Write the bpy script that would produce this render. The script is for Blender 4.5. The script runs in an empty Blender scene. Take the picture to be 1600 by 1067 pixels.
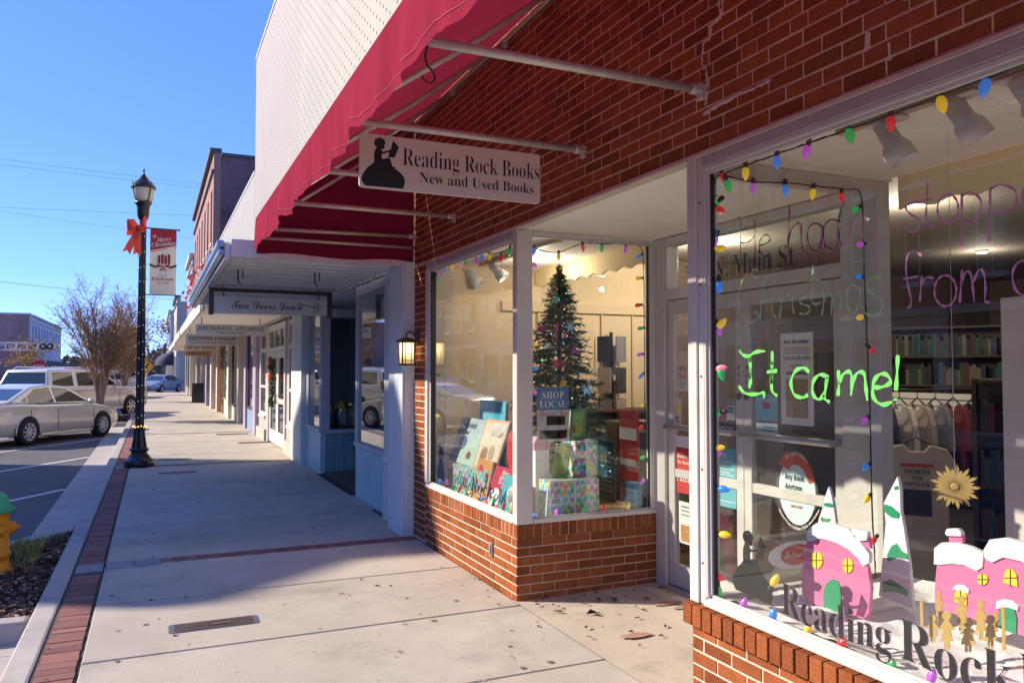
import bpy, bmesh, math, random
from mathutils import Vector, Matrix
R = math.radians
rnd = random.Random(7)
S = bpy.context.scene
C = S.collection
# ------------------------------------------------------------------ camera
EYE = Vector((0, 0, 1.68)); FPX = 1241.0
YAW = math.atan(560 / FPX); PIT = math.atan(45 / FPX)
cam = bpy.data.cameras.new('camera'); camo = bpy.data.objects.new('camera', cam); C.objects.link(camo)
camo.location = EYE; camo.rotation_euler = (R(90) + PIT, 0, -YAW)
cam.sensor_width = 36; cam.sensor_fit = 'HORIZONTAL'; cam.lens = FPX / 1600 * 36
cam.clip_start = 0.05; cam.clip_end = 3000
S.camera = camo
# ------------------------------------------------------------------ light
SUN = Vector((1, -.58, -.64)).normalized()          # the way the sunlight travels
sun = bpy.data.lights.new('sun', 'SUN'); sun.energy = 2.0; sun.angle = R(.55); sun.color = (1, .87, .70)
suno = bpy.data.objects.new('sun', sun); C.objects.link(suno)
suno.rotation_euler = SUN.to_track_quat('-Z', 'Y').to_euler(); suno.location = (-30, 20, 30)
W = bpy.data.worlds.new('World'); S.world = W; W.use_nodes = True
wn = W.node_tree; wn.nodes.clear()
sky = wn.nodes.new('ShaderNodeTexSky'); sky.sky_type = 'NISHITA'; sky.sun_disc = False
sky.sun_elevation = math.asin(-SUN.z); sky.sun_rotation = math.atan2(-SUN.x, -SUN.y)
sky.altitude = 600; sky.air_density = 0.5; sky.dust_density = 0.0; sky.ozone_density = 3.0
hs = wn.nodes.new('ShaderNodeHueSaturation'); hs.inputs['Saturation'].default_value = 1.15
gm = wn.nodes.new('ShaderNodeGamma'); gm.inputs[1].default_value = .62          # softer fall-off from horizon to zenith
tn = wn.nodes.new('ShaderNodeVectorMath'); tn.operation = 'MULTIPLY'; tn.inputs[1].default_value = (.54, .635, 1.04)
bg = wn.nodes.new('ShaderNodeBackground'); bg.inputs[1].default_value = 0.15
wo = wn.nodes.new('ShaderNodeOutputWorld')
wn.links.new(sky.outputs[0], hs.inputs['Color']); wn.links.new(hs.outputs[0], gm.inputs[0]); wn.links.new(gm.outputs[0], tn.inputs[0]); wn.links.new(tn.outputs[0], bg.inputs[0]); wn.links.new(bg.outputs[0], wo.inputs[0])
S.view_settings.view_transform = 'Standard'; S.view_settings.look = 'None'
S.view_settings.exposure = 2.0; S.view_settings.gamma = 1
S.view_settings.use_curve_mapping = False
cy = S.cycles
cy.max_bounces = 8; cy.diffuse_bounces = 5; cy.glossy_bounces = 4; cy.transmission_bounces = 4; cy.transparent_max_bounces = 24
cy.use_denoising = True; cy.caustics_reflective = False; cy.caustics_refractive = False; cy.sample_clamp_indirect = 6

# ------------------------------------------------------------------ pixel -> point on a real plane of the place
cyw, syw, cpt, spt = math.cos(YAW), math.sin(YAW), math.cos(PIT), math.sin(PIT)
FW = Vector((syw * cpt, cyw * cpt, spt)); RT = Vector((cyw, -syw, 0)); UP = RT.cross(FW)
def P(px, py, X=None, Y=None, Z=None):
    d = FW + RT * ((px - 800) / FPX) + UP * ((533.5 - py) / FPX)
    if X is not None: t = X / d.x
    elif Y is not None: t = Y / d.y
    else: t = (Z - EYE.z) / d.z
    return EYE + d * t
def pix(p):
    v = Vector(p) - EYE; z = v.dot(FW)
    return (800 + FPX * v.dot(RT) / z, 533.5 - FPX * v.dot(UP) / z, z)

# ------------------------------------------------------------------ materials
MATS = {}
def nd(nt, t, **k):
    n = nt.nodes.new(t)
    for a, b in k.items(): setattr(n, a, b)
    return n
def M(name, col, rough=.6, metal=0., var=0., vs=6., bump=0., bs=60., rand=0., spec=.5, dirt=0., ds=1.2, emit=0., trans=0., coat=0., stretch=None, dist=.01, speck=0., ss=260.):
    """Principled material; var: broad tone change, bump: fine relief, rand: tone per object/island, dirt: stains."""
    if name in MATS: return MATS[name]
    m = bpy.data.materials.new(name); m.use_nodes = True; nt = m.node_tree; L = nt.links
    b = nt.nodes['Principled BSDF']; out = nt.nodes['Material Output']
    b.inputs['Roughness'].default_value = rough; b.inputs['Metallic'].default_value = metal
    b.inputs['Specular IOR Level'].default_value = spec
    if coat: b.inputs['Coat Weight'].default_value = coat; b.inputs['Coat Roughness'].default_value = .05
    rgb = nd(nt, 'ShaderNodeRGB'); rgb.outputs[0].default_value = (*col, 1); cur = rgb.outputs[0]
    geo = nd(nt, 'ShaderNodeNewGeometry'); pos = geo.outputs['Position']
    if stretch:
        mp = nd(nt, 'ShaderNodeMapping'); mp.inputs['Scale'].default_value = stretch; L.new(pos, mp.inputs[0]); pos = mp.outputs[0]
    def mult(cur, fac_socket, lo, hi):
        mr = nd(nt, 'ShaderNodeMapRange'); mr.inputs[3].default_value = lo; mr.inputs[4].default_value = hi
        L.new(fac_socket, mr.inputs[0])
        mx = nd(nt, 'ShaderNodeVectorMath', operation='SCALE'); L.new(cur, mx.inputs[0]); L.new(mr.outputs[0], mx.inputs['Scale'])
        return mx.outputs[0]
    if var:
        n = nd(nt, 'ShaderNodeTexNoise'); n.inputs['Scale'].default_value = vs; n.inputs['Detail'].default_value = 7; n.inputs['Roughness'].default_value = .62
        L.new(pos, n.inputs['Vector']); cur = mult(cur, n.outputs[0], 1 - var * 1.6, 1 + var * 1.6)
    if rand:
        oi = nd(nt, 'ShaderNodeObjectInfo'); ad = nd(nt, 'ShaderNodeMath', operation='ADD'); fr = nd(nt, 'ShaderNodeMath', operation='FRACT')
        L.new(oi.outputs['Random'], ad.inputs[0]); L.new(geo.outputs['Random Per Island'], ad.inputs[1]); L.new(ad.outputs[0], fr.inputs[0])
        cur = mult(cur, fr.outputs[0], 1 - rand, 1 + rand)
    if speck:
        n = nd(nt, 'ShaderNodeTexNoise'); n.inputs['Scale'].default_value = ss; n.inputs['Detail'].default_value = 2; L.new(pos, n.inputs['Vector'])
        mr = nd(nt, 'ShaderNodeMapRange'); mr.inputs[1].default_value = .3; mr.inputs[2].default_value = .7; mr.inputs[3].default_value = 1 - speck; mr.inputs[4].default_value = 1 + speck; L.new(n.outputs[0], mr.inputs[0])
        v_ = nd(nt, 'ShaderNodeTexVoronoi'); v_.inputs['Scale'].default_value = 5.5; L.new(pos, v_.inputs['Vector'])
        sr = nd(nt, 'ShaderNodeMapRange'); sr.inputs[1].default_value = .05; sr.inputs[2].default_value = .085; sr.inputs[3].default_value = .72; sr.inputs[4].default_value = 1; L.new(v_.outputs['Distance'], sr.inputs[0])
        mm = nd(nt, 'ShaderNodeMath', operation='MULTIPLY'); L.new(mr.outputs[0], mm.inputs[0]); L.new(sr.outputs[0], mm.inputs[1])
        mx = nd(nt, 'ShaderNodeVectorMath', operation='SCALE'); L.new(cur, mx.inputs[0]); L.new(mm.outputs[0], mx.inputs['Scale']); cur = mx.outputs[0]
    if dirt:
        n = nd(nt, 'ShaderNodeTexNoise'); n.inputs['Scale'].default_value = ds; n.inputs['Detail'].default_value = 9; n.inputs['Roughness'].default_value = .7
        L.new(pos, n.inputs['Vector'])
        mr = nd(nt, 'ShaderNodeMapRange'); mr.inputs[1].default_value = .52; mr.inputs[2].default_value = .72
        mr.inputs[3].default_value = 1; mr.inputs[4].default_value = 1 - dirt; L.new(n.outputs[0], mr.inputs[0])
        mx = nd(nt, 'ShaderNodeVectorMath', operation='SCALE'); L.new(cur, mx.inputs[0]); L.new(mr.outputs[0], mx.inputs['Scale']); cur = mx.outputs[0]
    L.new(cur, b.inputs['Base Color'])
    if bump:
        n = nd(nt, 'ShaderNodeTexNoise'); n.inputs['Scale'].default_value = bs; n.inputs['Detail'].default_value = 5
        L.new(pos, n.inputs['Vector'])
        bp = nd(nt, 'ShaderNodeBump'); bp.inputs['Strength'].default_value = bump; bp.inputs['Distance'].default_value = dist
        L.new(n.outputs[0], bp.inputs['Height']); L.new(bp.outputs[0], b.inputs['Normal'])
    if emit:
        L.new(cur, b.inputs['Emission Color']); b.inputs['Emission Strength'].default_value = emit
    if trans:
        tr = nd(nt, 'ShaderNodeBsdfTranslucent'); L.new(cur, tr.inputs[0]); mx = nd(nt, 'ShaderNodeMixShader'); mx.inputs[0].default_value = trans
        L.new(b.outputs[0], mx.inputs[1]); L.new(tr.outputs[0], mx.inputs[2]); L.new(mx.outputs[0], out.inputs[0])
    MATS[name] = m
    return m
def glass_mat(name, tint=(.96, .98, .97), gain=1.3, base=.015, rough=0.0):
    m = bpy.data.materials.new(name); m.use_nodes = True; nt = m.node_tree; nt.nodes.clear(); L = nt.links
    out = nd(nt, 'ShaderNodeOutputMaterial'); tr = nd(nt, 'ShaderNodeBsdfTransparent'); tr.inputs[0].default_value = (*tint, 1)
    gl = nd(nt, 'ShaderNodeBsdfGlossy'); gl.inputs['Roughness'].default_value = rough; gl.inputs[0].default_value = (1, 1, 1, 1)
    lw = nd(nt, 'ShaderNodeLayerWeight'); lw.inputs[0].default_value = .5      # facing: 0 head-on, 1 grazing
    pw = nd(nt, 'ShaderNodeMath', operation='POWER'); pw.inputs[1].default_value = 5
    ma = nd(nt, 'ShaderNodeMath', operation='MULTIPLY_ADD', use_clamp=True); ma.inputs[1].default_value = .96 * gain; ma.inputs[2].default_value = .04 + base
    mx = nd(nt, 'ShaderNodeMixShader')
    L.new(lw.outputs['Facing'], pw.inputs[0]); L.new(pw.outputs[0], ma.inputs[0]); L.new(ma.outputs[0], mx.inputs[0]); L.new(tr.outputs[0], mx.inputs[1]); L.new(gl.outputs[0], mx.inputs[2]); L.new(mx.outputs[0], out.inputs[0])
    MATS[name] = m
    return m
GLASS = glass_mat('shop_glass')
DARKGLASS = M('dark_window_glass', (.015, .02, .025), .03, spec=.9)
CARGLASS = M('car_glass', (.02, .028, .03), .03, spec=.9, coat=.5)

# ------------------------------------------------------------------ mesh building
WL = {}
class MB:
    def __init__(s): s.v = []; s.f = []; s.m = []; s.s = []
    def add(s, vs, fs, m=0, smooth=False):
        o = len(s.v); s.v += [tuple(v) for v in vs]
        for f in fs: s.f.append([i + o for i in f]); s.m.append(m); s.s.append(smooth)
        return s
    def box(s, x0, x1, y0, y1, z0, z1, m=0):
        return s.add([(x0, y0, z0), (x1, y0, z0), (x1, y1, z0), (x0, y1, z0), (x0, y0, z1), (x1, y0, z1), (x1, y1, z1), (x0, y1, z1)],
                     [(0, 3, 2, 1), (4, 5, 6, 7), (0, 1, 5, 4), (1, 2, 6, 5), (2, 3, 7, 6), (3, 0, 4, 7)], m)
    def obox(s, c, a, b, d, m=0):
        """box from centre and three half-axis vectors"""
        c, a, b, d = map(Vector, (c, a, b, d)); vs = []
        for k in (-1, 1):
            for i, j in ((-1, -1), (1, -1), (1, 1), (-1, 1)): vs.append(c + a * i + b * j + d * k)
        return s.add(vs, [(0, 3, 2, 1), (4, 5, 6, 7), (0, 1, 5, 4), (1, 2, 6, 5), (2, 3, 7, 6), (3, 0, 4, 7)], m)
    def tube(s, pts, r, n=8, m=0, smooth=True, cap=True):
        pts = [Vector(p) for p in pts]; rs = r if isinstance(r, (list, tuple)) else [r] * len(pts)
        o = len(s.v); a = None
        for i, p in enumerate(pts):
            t = (pts[min(i + 1, len(pts) - 1)] - pts[max(i - 1, 0)])
            if t.length < 1e-9: t = Vector((0, 0, 1))
            t.normalize()
            if a is None: a = t.orthogonal().normalized()
            else:
                a = a - t * a.dot(t)
                a = a.normalized() if a.length > 1e-6 else t.orthogonal().normalized()
            b = t.cross(a)
            for k in range(n):
                an = 2 * math.pi * k / n
                s.v.append(tuple(p + (a * math.cos(an) + b * math.sin(an)) * rs[i]))
        for i in range(len(pts) - 1):
            for k in range(n):
                s.f.append([o + i * n + k, o + i * n + (k + 1) % n, o + (i + 1) * n + (k + 1) % n, o + (i + 1) * n + k]); s.m.append(m); s.s.append(smooth)
        if cap and n > 2:
            s.f.append([o + k for k in reversed(range(n))]); s.m.append(m); s.s.append(False)
            e = o + (len(pts) - 1) * n
            s.f.append([e + k for k in range(n)]); s.m.append(m); s.s.append(False)
        return s
    def lathe(s, prof, c=(0, 0, 0), n=20, m=0, smooth=True, axis=None, cap=True):
        """profile [(r, h)] turned about +Z (or the axis vector) at c"""
        c = Vector(c); q = Matrix.Identity(3) if axis is None else Vector((0, 0, 1)).rotation_difference(Vector(axis)).to_matrix()
        o = len(s.v)
        for r, h in prof:
            for k in range(n):
                an = 2 * math.pi * k / n; s.v.append(tuple(c + q @ Vector((r * math.cos(an), r * math.sin(an), h))))
        for i in range(len(prof) - 1):
            for k in range(n):
                s.f.append([o + i * n + k, o + i * n + (k + 1) % n, o + (i + 1) * n + (k + 1) % n, o + (i + 1) * n + k]); s.m.append(m); s.s.append(smooth)
        if not cap: return s
        s.f.append([o + k for k in reversed(range(n))]); s.m.append(m); s.s.append(False)
        e = o + (len(prof) - 1) * n; s.f.append([e + k for k in range(n)]); s.m.append(m); s.s.append(False)
        return s
    def ball(s, c, r, n=10, m=0, sq=(1, 1, 1)):
        k = n // 2 + 1
        pr = [(max(1e-4, math.sin(math.pi * i / k)), -math.cos(math.pi * i / k)) for i in range(k + 1)]
        o = len(s.v); s.lathe(pr, (0, 0, 0), n, m)
        for i in range(o, len(s.v)):
            x, y, z = s.v[i]; s.v[i] = (c[0] + x * r * sq[0], c[1] + y * r * sq[1], c[2] + z * r * sq[2])
        return s
    def prism(s, poly, org, u, v, w, m=0, smooth=False):
        """2-D outline laid in the plane (org; u, v), given the thickness vector w"""
        org, u, v, w = map(Vector, (org, u, v, w)); n = len(poly)
        A = [org + u * a + v * b for a, b in poly]
        vs = A + [p + w for p in A]
        fs = [list(range(n)), [n + i for i in reversed(range(n))]] + [[(i + 1) % n, i, n + i, n + (i + 1) % n] for i in range(n)]
        return s.add(vs, fs, m, smooth)
    def quad(s, a, b, c, d, m=0): return s.add([a, b, c, d], [(0, 1, 2, 3)], m)
    def grid(s, rows, m=0, smooth=True):
        n = len(rows[0]); o = len(s.v)
        for r in rows: s.v += [tuple(p) for p in r]
        for i in range(len(rows) - 1):
            for j in range(n - 1):
                s.f.append([o + i * n + j, o + i * n + j + 1, o + (i + 1) * n + j + 1, o + (i + 1) * n + j]); s.m.append(m); s.s.append(smooth)
        return s
    def mesh(s, name, mats, off=Vector((0, 0, 0)), fixn=True):
        me = bpy.data.meshes.new(name)
        me.from_pydata([(v[0] - off.x, v[1] - off.y, v[2] - off.z) for v in s.v], [], s.f)
        for mt in (mats if isinstance(mats, (list, tuple)) else [mats]): me.materials.append(mt)
        me.polygons.foreach_set('material_index', s.m); me.polygons.foreach_set('use_smooth', s.s)
        if fixn:
            bm = bmesh.new(); bm.from_mesh(me); bmesh.ops.recalc_face_normals(bm, faces=bm.faces); bm.to_mesh(me); bm.free()
        me.update()
        return me
    def build(s, name, mats, parent=None, bev=0., label=None, local=False, fixn=True, seg=1):
        off = Vector((0, 0, 0)) if (parent is None or local) else WL[parent]
        o = bpy.data.objects.new(name, s.mesh(name, mats, off, fixn)); C.objects.link(o)
        if parent is not None: o.parent = parent
        WL[o] = WL[parent] if parent is not None else Vector((0, 0, 0))
        if bev:
            b = o.modifiers.new('edge', 'BEVEL'); b.width = bev; b.segments = seg; b.limit_method = 'ANGLE'; b.angle_limit = R(40)
        if label: o['label'] = label
        return o
def tag(o, label=None, cat=None, group=None, kind=None):
    for k, v in (('label', label), ('category', cat), ('group', group), ('kind', kind)):
        if v: o[k] = v
    return o
def thing(name, label, cat, loc=(0, 0, 0), rz=0., group=None):
    o = bpy.data.objects.new(name, None); C.objects.link(o); o.location = loc; o.rotation_euler = (0, 0, rz); o.empty_display_size = .1
    WL[o] = Vector(loc)
    return tag(o, label, cat, group)
def dup(root, loc, rz=None, label=None, name=None):
    r = root.copy(); C.objects.link(r); r.location = loc; WL[r] = Vector(loc)
    if rz is not None: r.rotation_euler = (0, 0, rz)
    if label: r['label'] = label
    for ch in list(root.children):
        c = ch.copy(); C.objects.link(c); c.parent = r
        for g in list(ch.children):
            d = g.copy(); C.objects.link(d); d.parent = c
    return r
def put(name, me, parent, loc, rot=(0, 0, 0), scale=(1, 1, 1)):
    """an object sharing mesh data, world location, under parent"""
    o = bpy.data.objects.new(name, me); C.objects.link(o)
    if parent is not None: o.parent = parent; o.location = Vector(loc) - WL[parent]
    else: o.location = loc
    o.rotation_euler = rot; o.scale = scale; WL[o] = Vector(loc)
    return o
# ------------------------------------------------------------------ lettering
TEXT = {}
STY = {'serif': (0x1D400, 0x1D41A, 0x1D7CE), 'italic': (0x1D468, 0x1D482, 0x1D7CE), 'script': (0x1D4D0, 0x1D4EA, 0), 'sans': None, 'sansb': (0x1D5D4, 0x1D5EE, 0x1D7EC)}
def glyphs(body, style='sans', thin=0.):
    key = (body, style, thin)
    if key in TEXT: return TEXT[key]
    t = STY[style]; s = ''
    for ch in body:
        if t and 'A' <= ch <= 'Z': s += chr(t[0] + ord(ch) - 65)
        elif t and 'a' <= ch <= 'z': s += chr(t[1] + ord(ch) - 97)
        elif t and t[2] and ch.isdigit(): s += chr(t[2] + ord(ch) - 48)
        else: s += ch
    c = bpy.data.curves.new('lettering', 'FONT'); c.body = s; c.size = 1; c.offset = thin; c.resolution_u = 3; c.fill_mode = 'FRONT'
    o = bpy.data.objects.new('lettering', c); C.objects.link(o)
    dg = bpy.context.evaluated_depsgraph_get(); me = bpy.data.meshes.new_from_object(o.evaluated_get(dg))
    vs = [(v.co.x, v.co.y) for v in me.vertices]; fs = [list(p.vertices) for p in me.polygons]
    bpy.data.objects.remove(o); bpy.data.curves.remove(c); bpy.data.meshes.remove(me)
    TEXT[key] = (vs, fs)
    return vs, fs
def letter(mb, body, org, u, v, width, height=None, style='sans', thin=0., m=0, align='L', fn=None, off=(0, 0, 0)):
    """flat print: text fitted to width (and cap height), at org along unit vectors u, v"""
    vs, fs = glyphs(body, style, thin)
    if not vs: return mb
    x0 = min(a for a, b in vs); x1 = max(a for a, b in vs); capv = [b for a, b in vs]
    sx = width / (x1 - x0); cap = .70; sy = sx if height is None else height / cap
    org, u, v = Vector(org) + Vector(off), Vector(u), Vector(v); sh = {'L': 0, 'C': -.5 * width, 'R': -width}[align]
    out = []
    for a, b in vs:
        p = ((a - x0) * sx + sh, b * sy)
        if fn: p = fn(*p)
        out.append(org + u * p[0] + v * p[1])
    return mb.add(out, fs, m)
def smooth_line(pts, k=5):
    pts = [Vector(p) for p in pts]
    if len(pts) < 3: return pts
    q = [pts[0] * 2 - pts[1]] + pts + [pts[-1] * 2 - pts[-2]]; out = []
    for i in range(1, len(q) - 2):
        p0, p1, p2, p3 = q[i - 1:i + 3]
        for j in range(k):
            t = j / k
            out.append(.5 * ((2 * p1) + (p2 - p0) * t + (2 * p0 - 5 * p1 + 4 * p2 - p3) * t * t + (3 * p1 - p0 - 3 * p2 + p3) * t ** 3))
    return out + [pts[-1]]
# =================================================================== materials
CONC = M('sidewalk_concrete', (.50, .45, .385), .9, spec=.12, var=.14, vs=1.5, bump=.4, bs=220, rand=.06, dirt=.34, ds=.9, speck=.28)
CONC2 = M('recess_concrete', (.50, .44, .37), .9, spec=.12, var=.14, vs=2.2, bump=.3, bs=200, dirt=.25, ds=2.5, speck=.2)
KERB = M('kerb_concrete', (.46, .43, .40), .9, spec=.12, var=.12, vs=2.5, bump=.5, bs=160, rand=.06, dirt=.25, ds=2)
ASPH = M('asphalt', (.13, .13, .142), .85, spec=.2, var=.16, vs=1.1, bump=.8, bs=140, dirt=.45, ds=.5, dist=.006, speck=.35, ss=120)
STRIPE = M('white_road_paint', (.68, .68, .70), .7, var=.12, vs=14, dirt=.35, ds=7)
PAVER = M('red_clay_paver', (.25, .105, .092), .85, var=.14, vs=9, bump=.4, bs=150, rand=.26)
PAVERG = M('grey_paver', (.27, .27, .285), .85, var=.14, vs=9, bump=.4, bs=150, rand=.12)
JOINT = M('dark_joint_sand', (.085, .075, .065), .95, bump=.5, bs=200)
SOIL = M('dark_soil', (.035, .025, .02), .95, bump=.9, bs=40)
BRICK = M('red_brick', (.27, .088, .036), .88, spec=.04, var=.2, vs=16, bump=.55, bs=110, rand=.24, dist=.004, speck=.3, ss=150, dirt=.3, ds=2.2)
MORTAR = M('lime_mortar', (.66, .54, .42), .92, var=.14, vs=8, bump=.6, bs=130, dirt=.2, ds=2, dist=.004)
WHITE = M('off_white_paint', (.60, .575, .545), .42, var=.05, vs=3, bump=.05, bs=60, dirt=.14, ds=5)
SOFFIT = M('white_soffit_paint', (.86, .82, .76), .7, var=.03, vs=2, dirt=.10, ds=3)
ALU = M('aluminium_frame', (.55, .54, .53), .35, metal=.55, var=.05, vs=8)
GASKET = M('black_gasket', (.02, .02, .02), .6)
TANWALL = M('tan_plaster', (.66, .52, .33), .8, var=.05, vs=2)
CREAMV = M('cream_valance', (.90, .72, .42), .8, var=.03, vs=2)
OAK = M('wood_floor', (.42, .26, .13), .45, var=.22, vs=5, stretch=(1, 9, 1), bump=.1, bs=20)
DARKFLOOR = M('dark_floor', (.12, .085, .06), .4, var=.15, vs=4)
DARKWOOD = M('dark_shelf_wood', (.075, .04, .025), .5, var=.2, vs=5)
GALV = M('galvanised_pipe', (.58, .54, .50), .48, metal=.35, var=.22, vs=22, bump=.1, bs=80)
IRON = M('black_iron', (.018, .018, .02), .42, metal=.3, var=.2, vs=20)
AWN = M('burgundy_awning_canvas', (.31, .024, .060), .85, var=.14, vs=1.8, bump=.25, bs=300, spec=.03, trans=.22, dist=.003)
THREAD = M('pale_thread', (.45, .12, .17), .8)
BLACK = M('black_paint', (.012, .012, .012), .5)
PAPER = M('white_paper', (.80, .79, .76), .6)

# =================================================================== THE SETTING
def structure(mb, name, mat, **k): return tag(mb.build(name, mat, **k), kind='structure')
structure(MB().quad((-400, -120, -.36), (400, -120, -.36), (400, 900, -.36), (-400, 900, -.36)),
          'ground', M('far_ground', (.16, .14, .11), .95, var=.2, vs=.2))
structure(MB().quad((-14, -60, -.15), (-1.15, -60, -.15), (-1.15, 700, -.15), (-14, 700, -.15)), 'road', ASPH)
structure(MB().quad((-90, 66.4, -.146), (60, 66.4, -.146), (60, 77, -.146), (-90, 77, -.146)), 'cross_street', ASPH)
mk = MB()
for y in (4.1, 9.06, 14.06, 19.03, 24, 29, 34, 39, 44, 49, 54, 59):
    a = Vector((-1.21, y, -.146)); d = Vector((-.53, -.85, 0)); n = Vector((.85, -.53, 0)) * .05
    e = a + d * 5.4
    mk.quad(a - n, a + n, e + n, e - n)
for y in (2, 7, 12, 17, 22, 27, 32, 37, 42, 47, 52):
    a = Vector((-12.6, y, -.146)); d = Vector((.53, .85, 0)); n = Vector((.85, -.53, 0)) * .05; e = a + d * 5.4
    mk.quad(a - n, a + n, e + n, e - n)
structure(mk, 'parking_marking', STRIPE)
# gutter pans, kerbs (cast in lengths), sidewalk base
gut = MB(); kb = MB()
structure(MB().box(-.6, 2.6, -8, 66, -.3, -.012), 'sidewalk', JOINT)
SW = bpy.data.objects['sidewalk']
gp = tag(MB().box(-.75, -.73, -8, 66, -.3, -.2).build('gutter', KERB), kind='structure')
kr = tag(MB().box(-.72, -.62, -8, 66, -.3, -.03).build('kerb', JOINT), kind='structure')
y = -6.0; i = 0
while y < 62:
    ln = 3.0 if y < 40 else 8
    MB().box(-1.2, -.755, y + .004, y + ln - .004, -.3, -.139 + rnd.uniform(0, .002)).build('gutter_slab', KERB, gp)
    MB().box(-.745, -.592, y + .004 + .8, y + ln - .004 + .8, -.3, rnd.uniform(-.001, .002)).build('kerb_stone', KERB, kr, bev=.018, seg=2)
    y += ln
# concrete slabs
ys = [-6, -3.6, -1.2, .45, 1.65, 2.85, 4.05, 5.22, 6.45, 7.66, None, 7.85, 9.56, 11.15, 12.75, 14.1, 15.32, None, 15.52, 17.1, 18.7, 20.3, 21.9, 22.9, None, 23.1, 24.7, 26.3, 27.9, 29.5, 31.1, 32.7, 34.3, 36, 38, 40, 43, 46, 49, 52, 56, 60, 66]
for a, b in zip(ys[:-1], ys[1:]):
    if a is None or b is None: continue
    g = .0075
    MB().box(-.352, 2.425 if 0 < a < 9 else 2.6, a + g, b - g, -.12, rnd.uniform(-.0015, .0015)).build('slab', CONC, SW, bev=.006)
# red paver edging along the kerb and cross rows
pm = MB().box(-.098, .098, -.0455, .0455, -.06, 0).mesh('paver', PAVER)
pg = MB().box(-.1, .1, -.098, .098, -.06, 0).mesh('grey_paver', PAVERG)
ps = MB().box(-.047, .047, -.09, .09, -.06, 0).mesh('paver_soldier', PAVER)
y = 3.4; cnt = 0
band = MB()
GAPS = [(7.45, 7.87), (15.2, 15.62), (22.8, 23.2)]
while y < 60:
    if not any(a < y < b for a, b in GAPS):
        if y < 20.0:
            put('paver', pm, SW, (-.4735 + rnd.uniform(-.003, .003), y, rnd.uniform(-.004, .001)), (rnd.uniform(-.01, .01), rnd.uniform(-.01, .01), rnd.uniform(-.01, .01)))
        else: band.box(-.572, -.376, y - .0455, y + .0455, -.06, rnd.uniform(-.004, .001))
    y += .0975
band.build('paver_edging', PAVER, SW)['kind'] = 'stuff'
for Y0 in (7.755, 15.42, 23):
    for i in range(24):
        x = .135 + i * .0975
        if x > 2.38: break
        put('paver', ps, SW, (x, Y0, rnd.uniform(-.004, 0)), (0, 0, rnd.uniform(-.012, .012)))
    for a in (0, 1):
        for q, xx in enumerate((-.47, -.24, -.02) if Y0 < 8 else (-.47,)):
            put('grey_paver', pg, SW, (xx, Y0 - .1 + .2 * a, rnd.uniform(-.003, .001)), (0, 0, rnd.uniform(-.006, .006)), (1 if xx < -.3 else 1.06, 1, 1))
structure(MB().quad((2.42, 3.0, .002), (3.72, 3.0, .012), (3.72, 5.35, .012), (2.42, 5.35, .002)), 'entrance_floor', CONC2)
EF = bpy.data.objects['entrance_floor']
# worn brick-red patches in the entrance floor
red = M('worn_red_paint', (.40, .23, .18), .9, var=.3, vs=14)
for (px, py, w, h) in ((995, 993, .24, .09), (1045, 943, .26, .10), (1064, 950, .14, .06)):
    c = P(px, py, Z=.01); poly = []
    for k in range(14):
        a = k / 14 * 6.283; rr = rnd.uniform(.75, 1.05); poly.append((math.cos(a) * w * .5 * rr, math.sin(a) * h * .5 * rr))
    MB().add([(c.x + a, c.y + b, .0165 + .0008 * c.x - .0018) for a, b in poly], [list(range(14))]).build('red_patch', red, EF)
# across the street
structure(MB().box(-16.2, -13.1, -40, 66, -.3, 0), 'far_sidewalk', KERB)
structure(MB().box(-16.2, -13.1, 77.4, 320, -.3, 0), 'far_sidewalk', KERB)
structure(MB().box(-.6, 4, 77.4, 320, -.3, -.01), 'far_sidewalk', KERB)

# =================================================================== BOOKSHOP BUILDING
WX = 2.434
shop = thing('bookshop_building', 'red brick bookshop front with wide display windows and a recessed glass double door', 'shop', (3.0, 5.0, 0))
NEAR = -1.6; END = 7.83
# --- masonry
BRK = []     # (wall part, centre, yaw, length, height)
def courses(part, axis, u0, u1, z0, z1, fixed, rot, first=0, header=None):
    """running bond along Y (axis 0) or X (axis 1)"""
    z = z0; k = first
    while z + .05 < z1:
        hd = header is not None and (k % 6 == header)
        L = .0975 if hd and False else .2032
        u = u0 - (L / 2 if k % 2 else 0) - (.03 if hd else 0)
        n = 0
        while u < u1 - .004:
            l = L
            if hd and n % 2: l = .1016
            a, b = max(u, u0), min(u + l, u1)
            if b - a > .03:
                c = (fixed, (a + b) / 2, z + .034) if axis == 0 else ((a + b) / 2, fixed, z + .034)
                BRK.append((part, c, rot, b - a - .0095, .0577))
            u += l; n += 1
        z += .0677; k += 1
def rowlock(part, axis, u0, u1, z0, fixed, rot, proud=0.):
    n = round((u1 - u0) / .074); w = (u1 - u0) / n
    for i in range(n):
        u = u0 + (i + .5) * w; c = (fixed - (proud if axis == 0 else 0), u, z0 + .049) if axis == 0 else (u, fixed - proud, z0 + .049)
        BRK.append((part, c, rot, w - .010, .098))
up = MB().box(WX + .003, 2.70, NEAR, END - .004, 2.745, 6.6).box(WX + .003, 2.7, 7.448, END - .004, 0, 2.745).build('brick_wall', MORTAR, shop)
lb = MB().box(WX + .003, 2.6, 5.312, 7.448, 0, .552).box(2.6, 3.66, 5.312, 5.45, 0, .552).build('left_bulkhead', MORTAR, shop)
lb.name = 'bulkhead'
rb = MB().box(WX + .003, 2.6, .4, 3.232, 0, .548).box(2.6, 3.66, 3.1, 3.232, 0, .548).build('bulkhead', MORTAR, shop)
courses(up, 0, NEAR, END, 2.754, 6.6, WX, 0, header=5)
courses(up, 0, 7.452, END, .02, 2.752, WX, 0)
courses(lb, 0, 5.304, 7.45, -.021, .445, WX, 0, first=1)
rowlock(lb, 0, 5.304, 7.45, .452, WX, 0)
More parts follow.
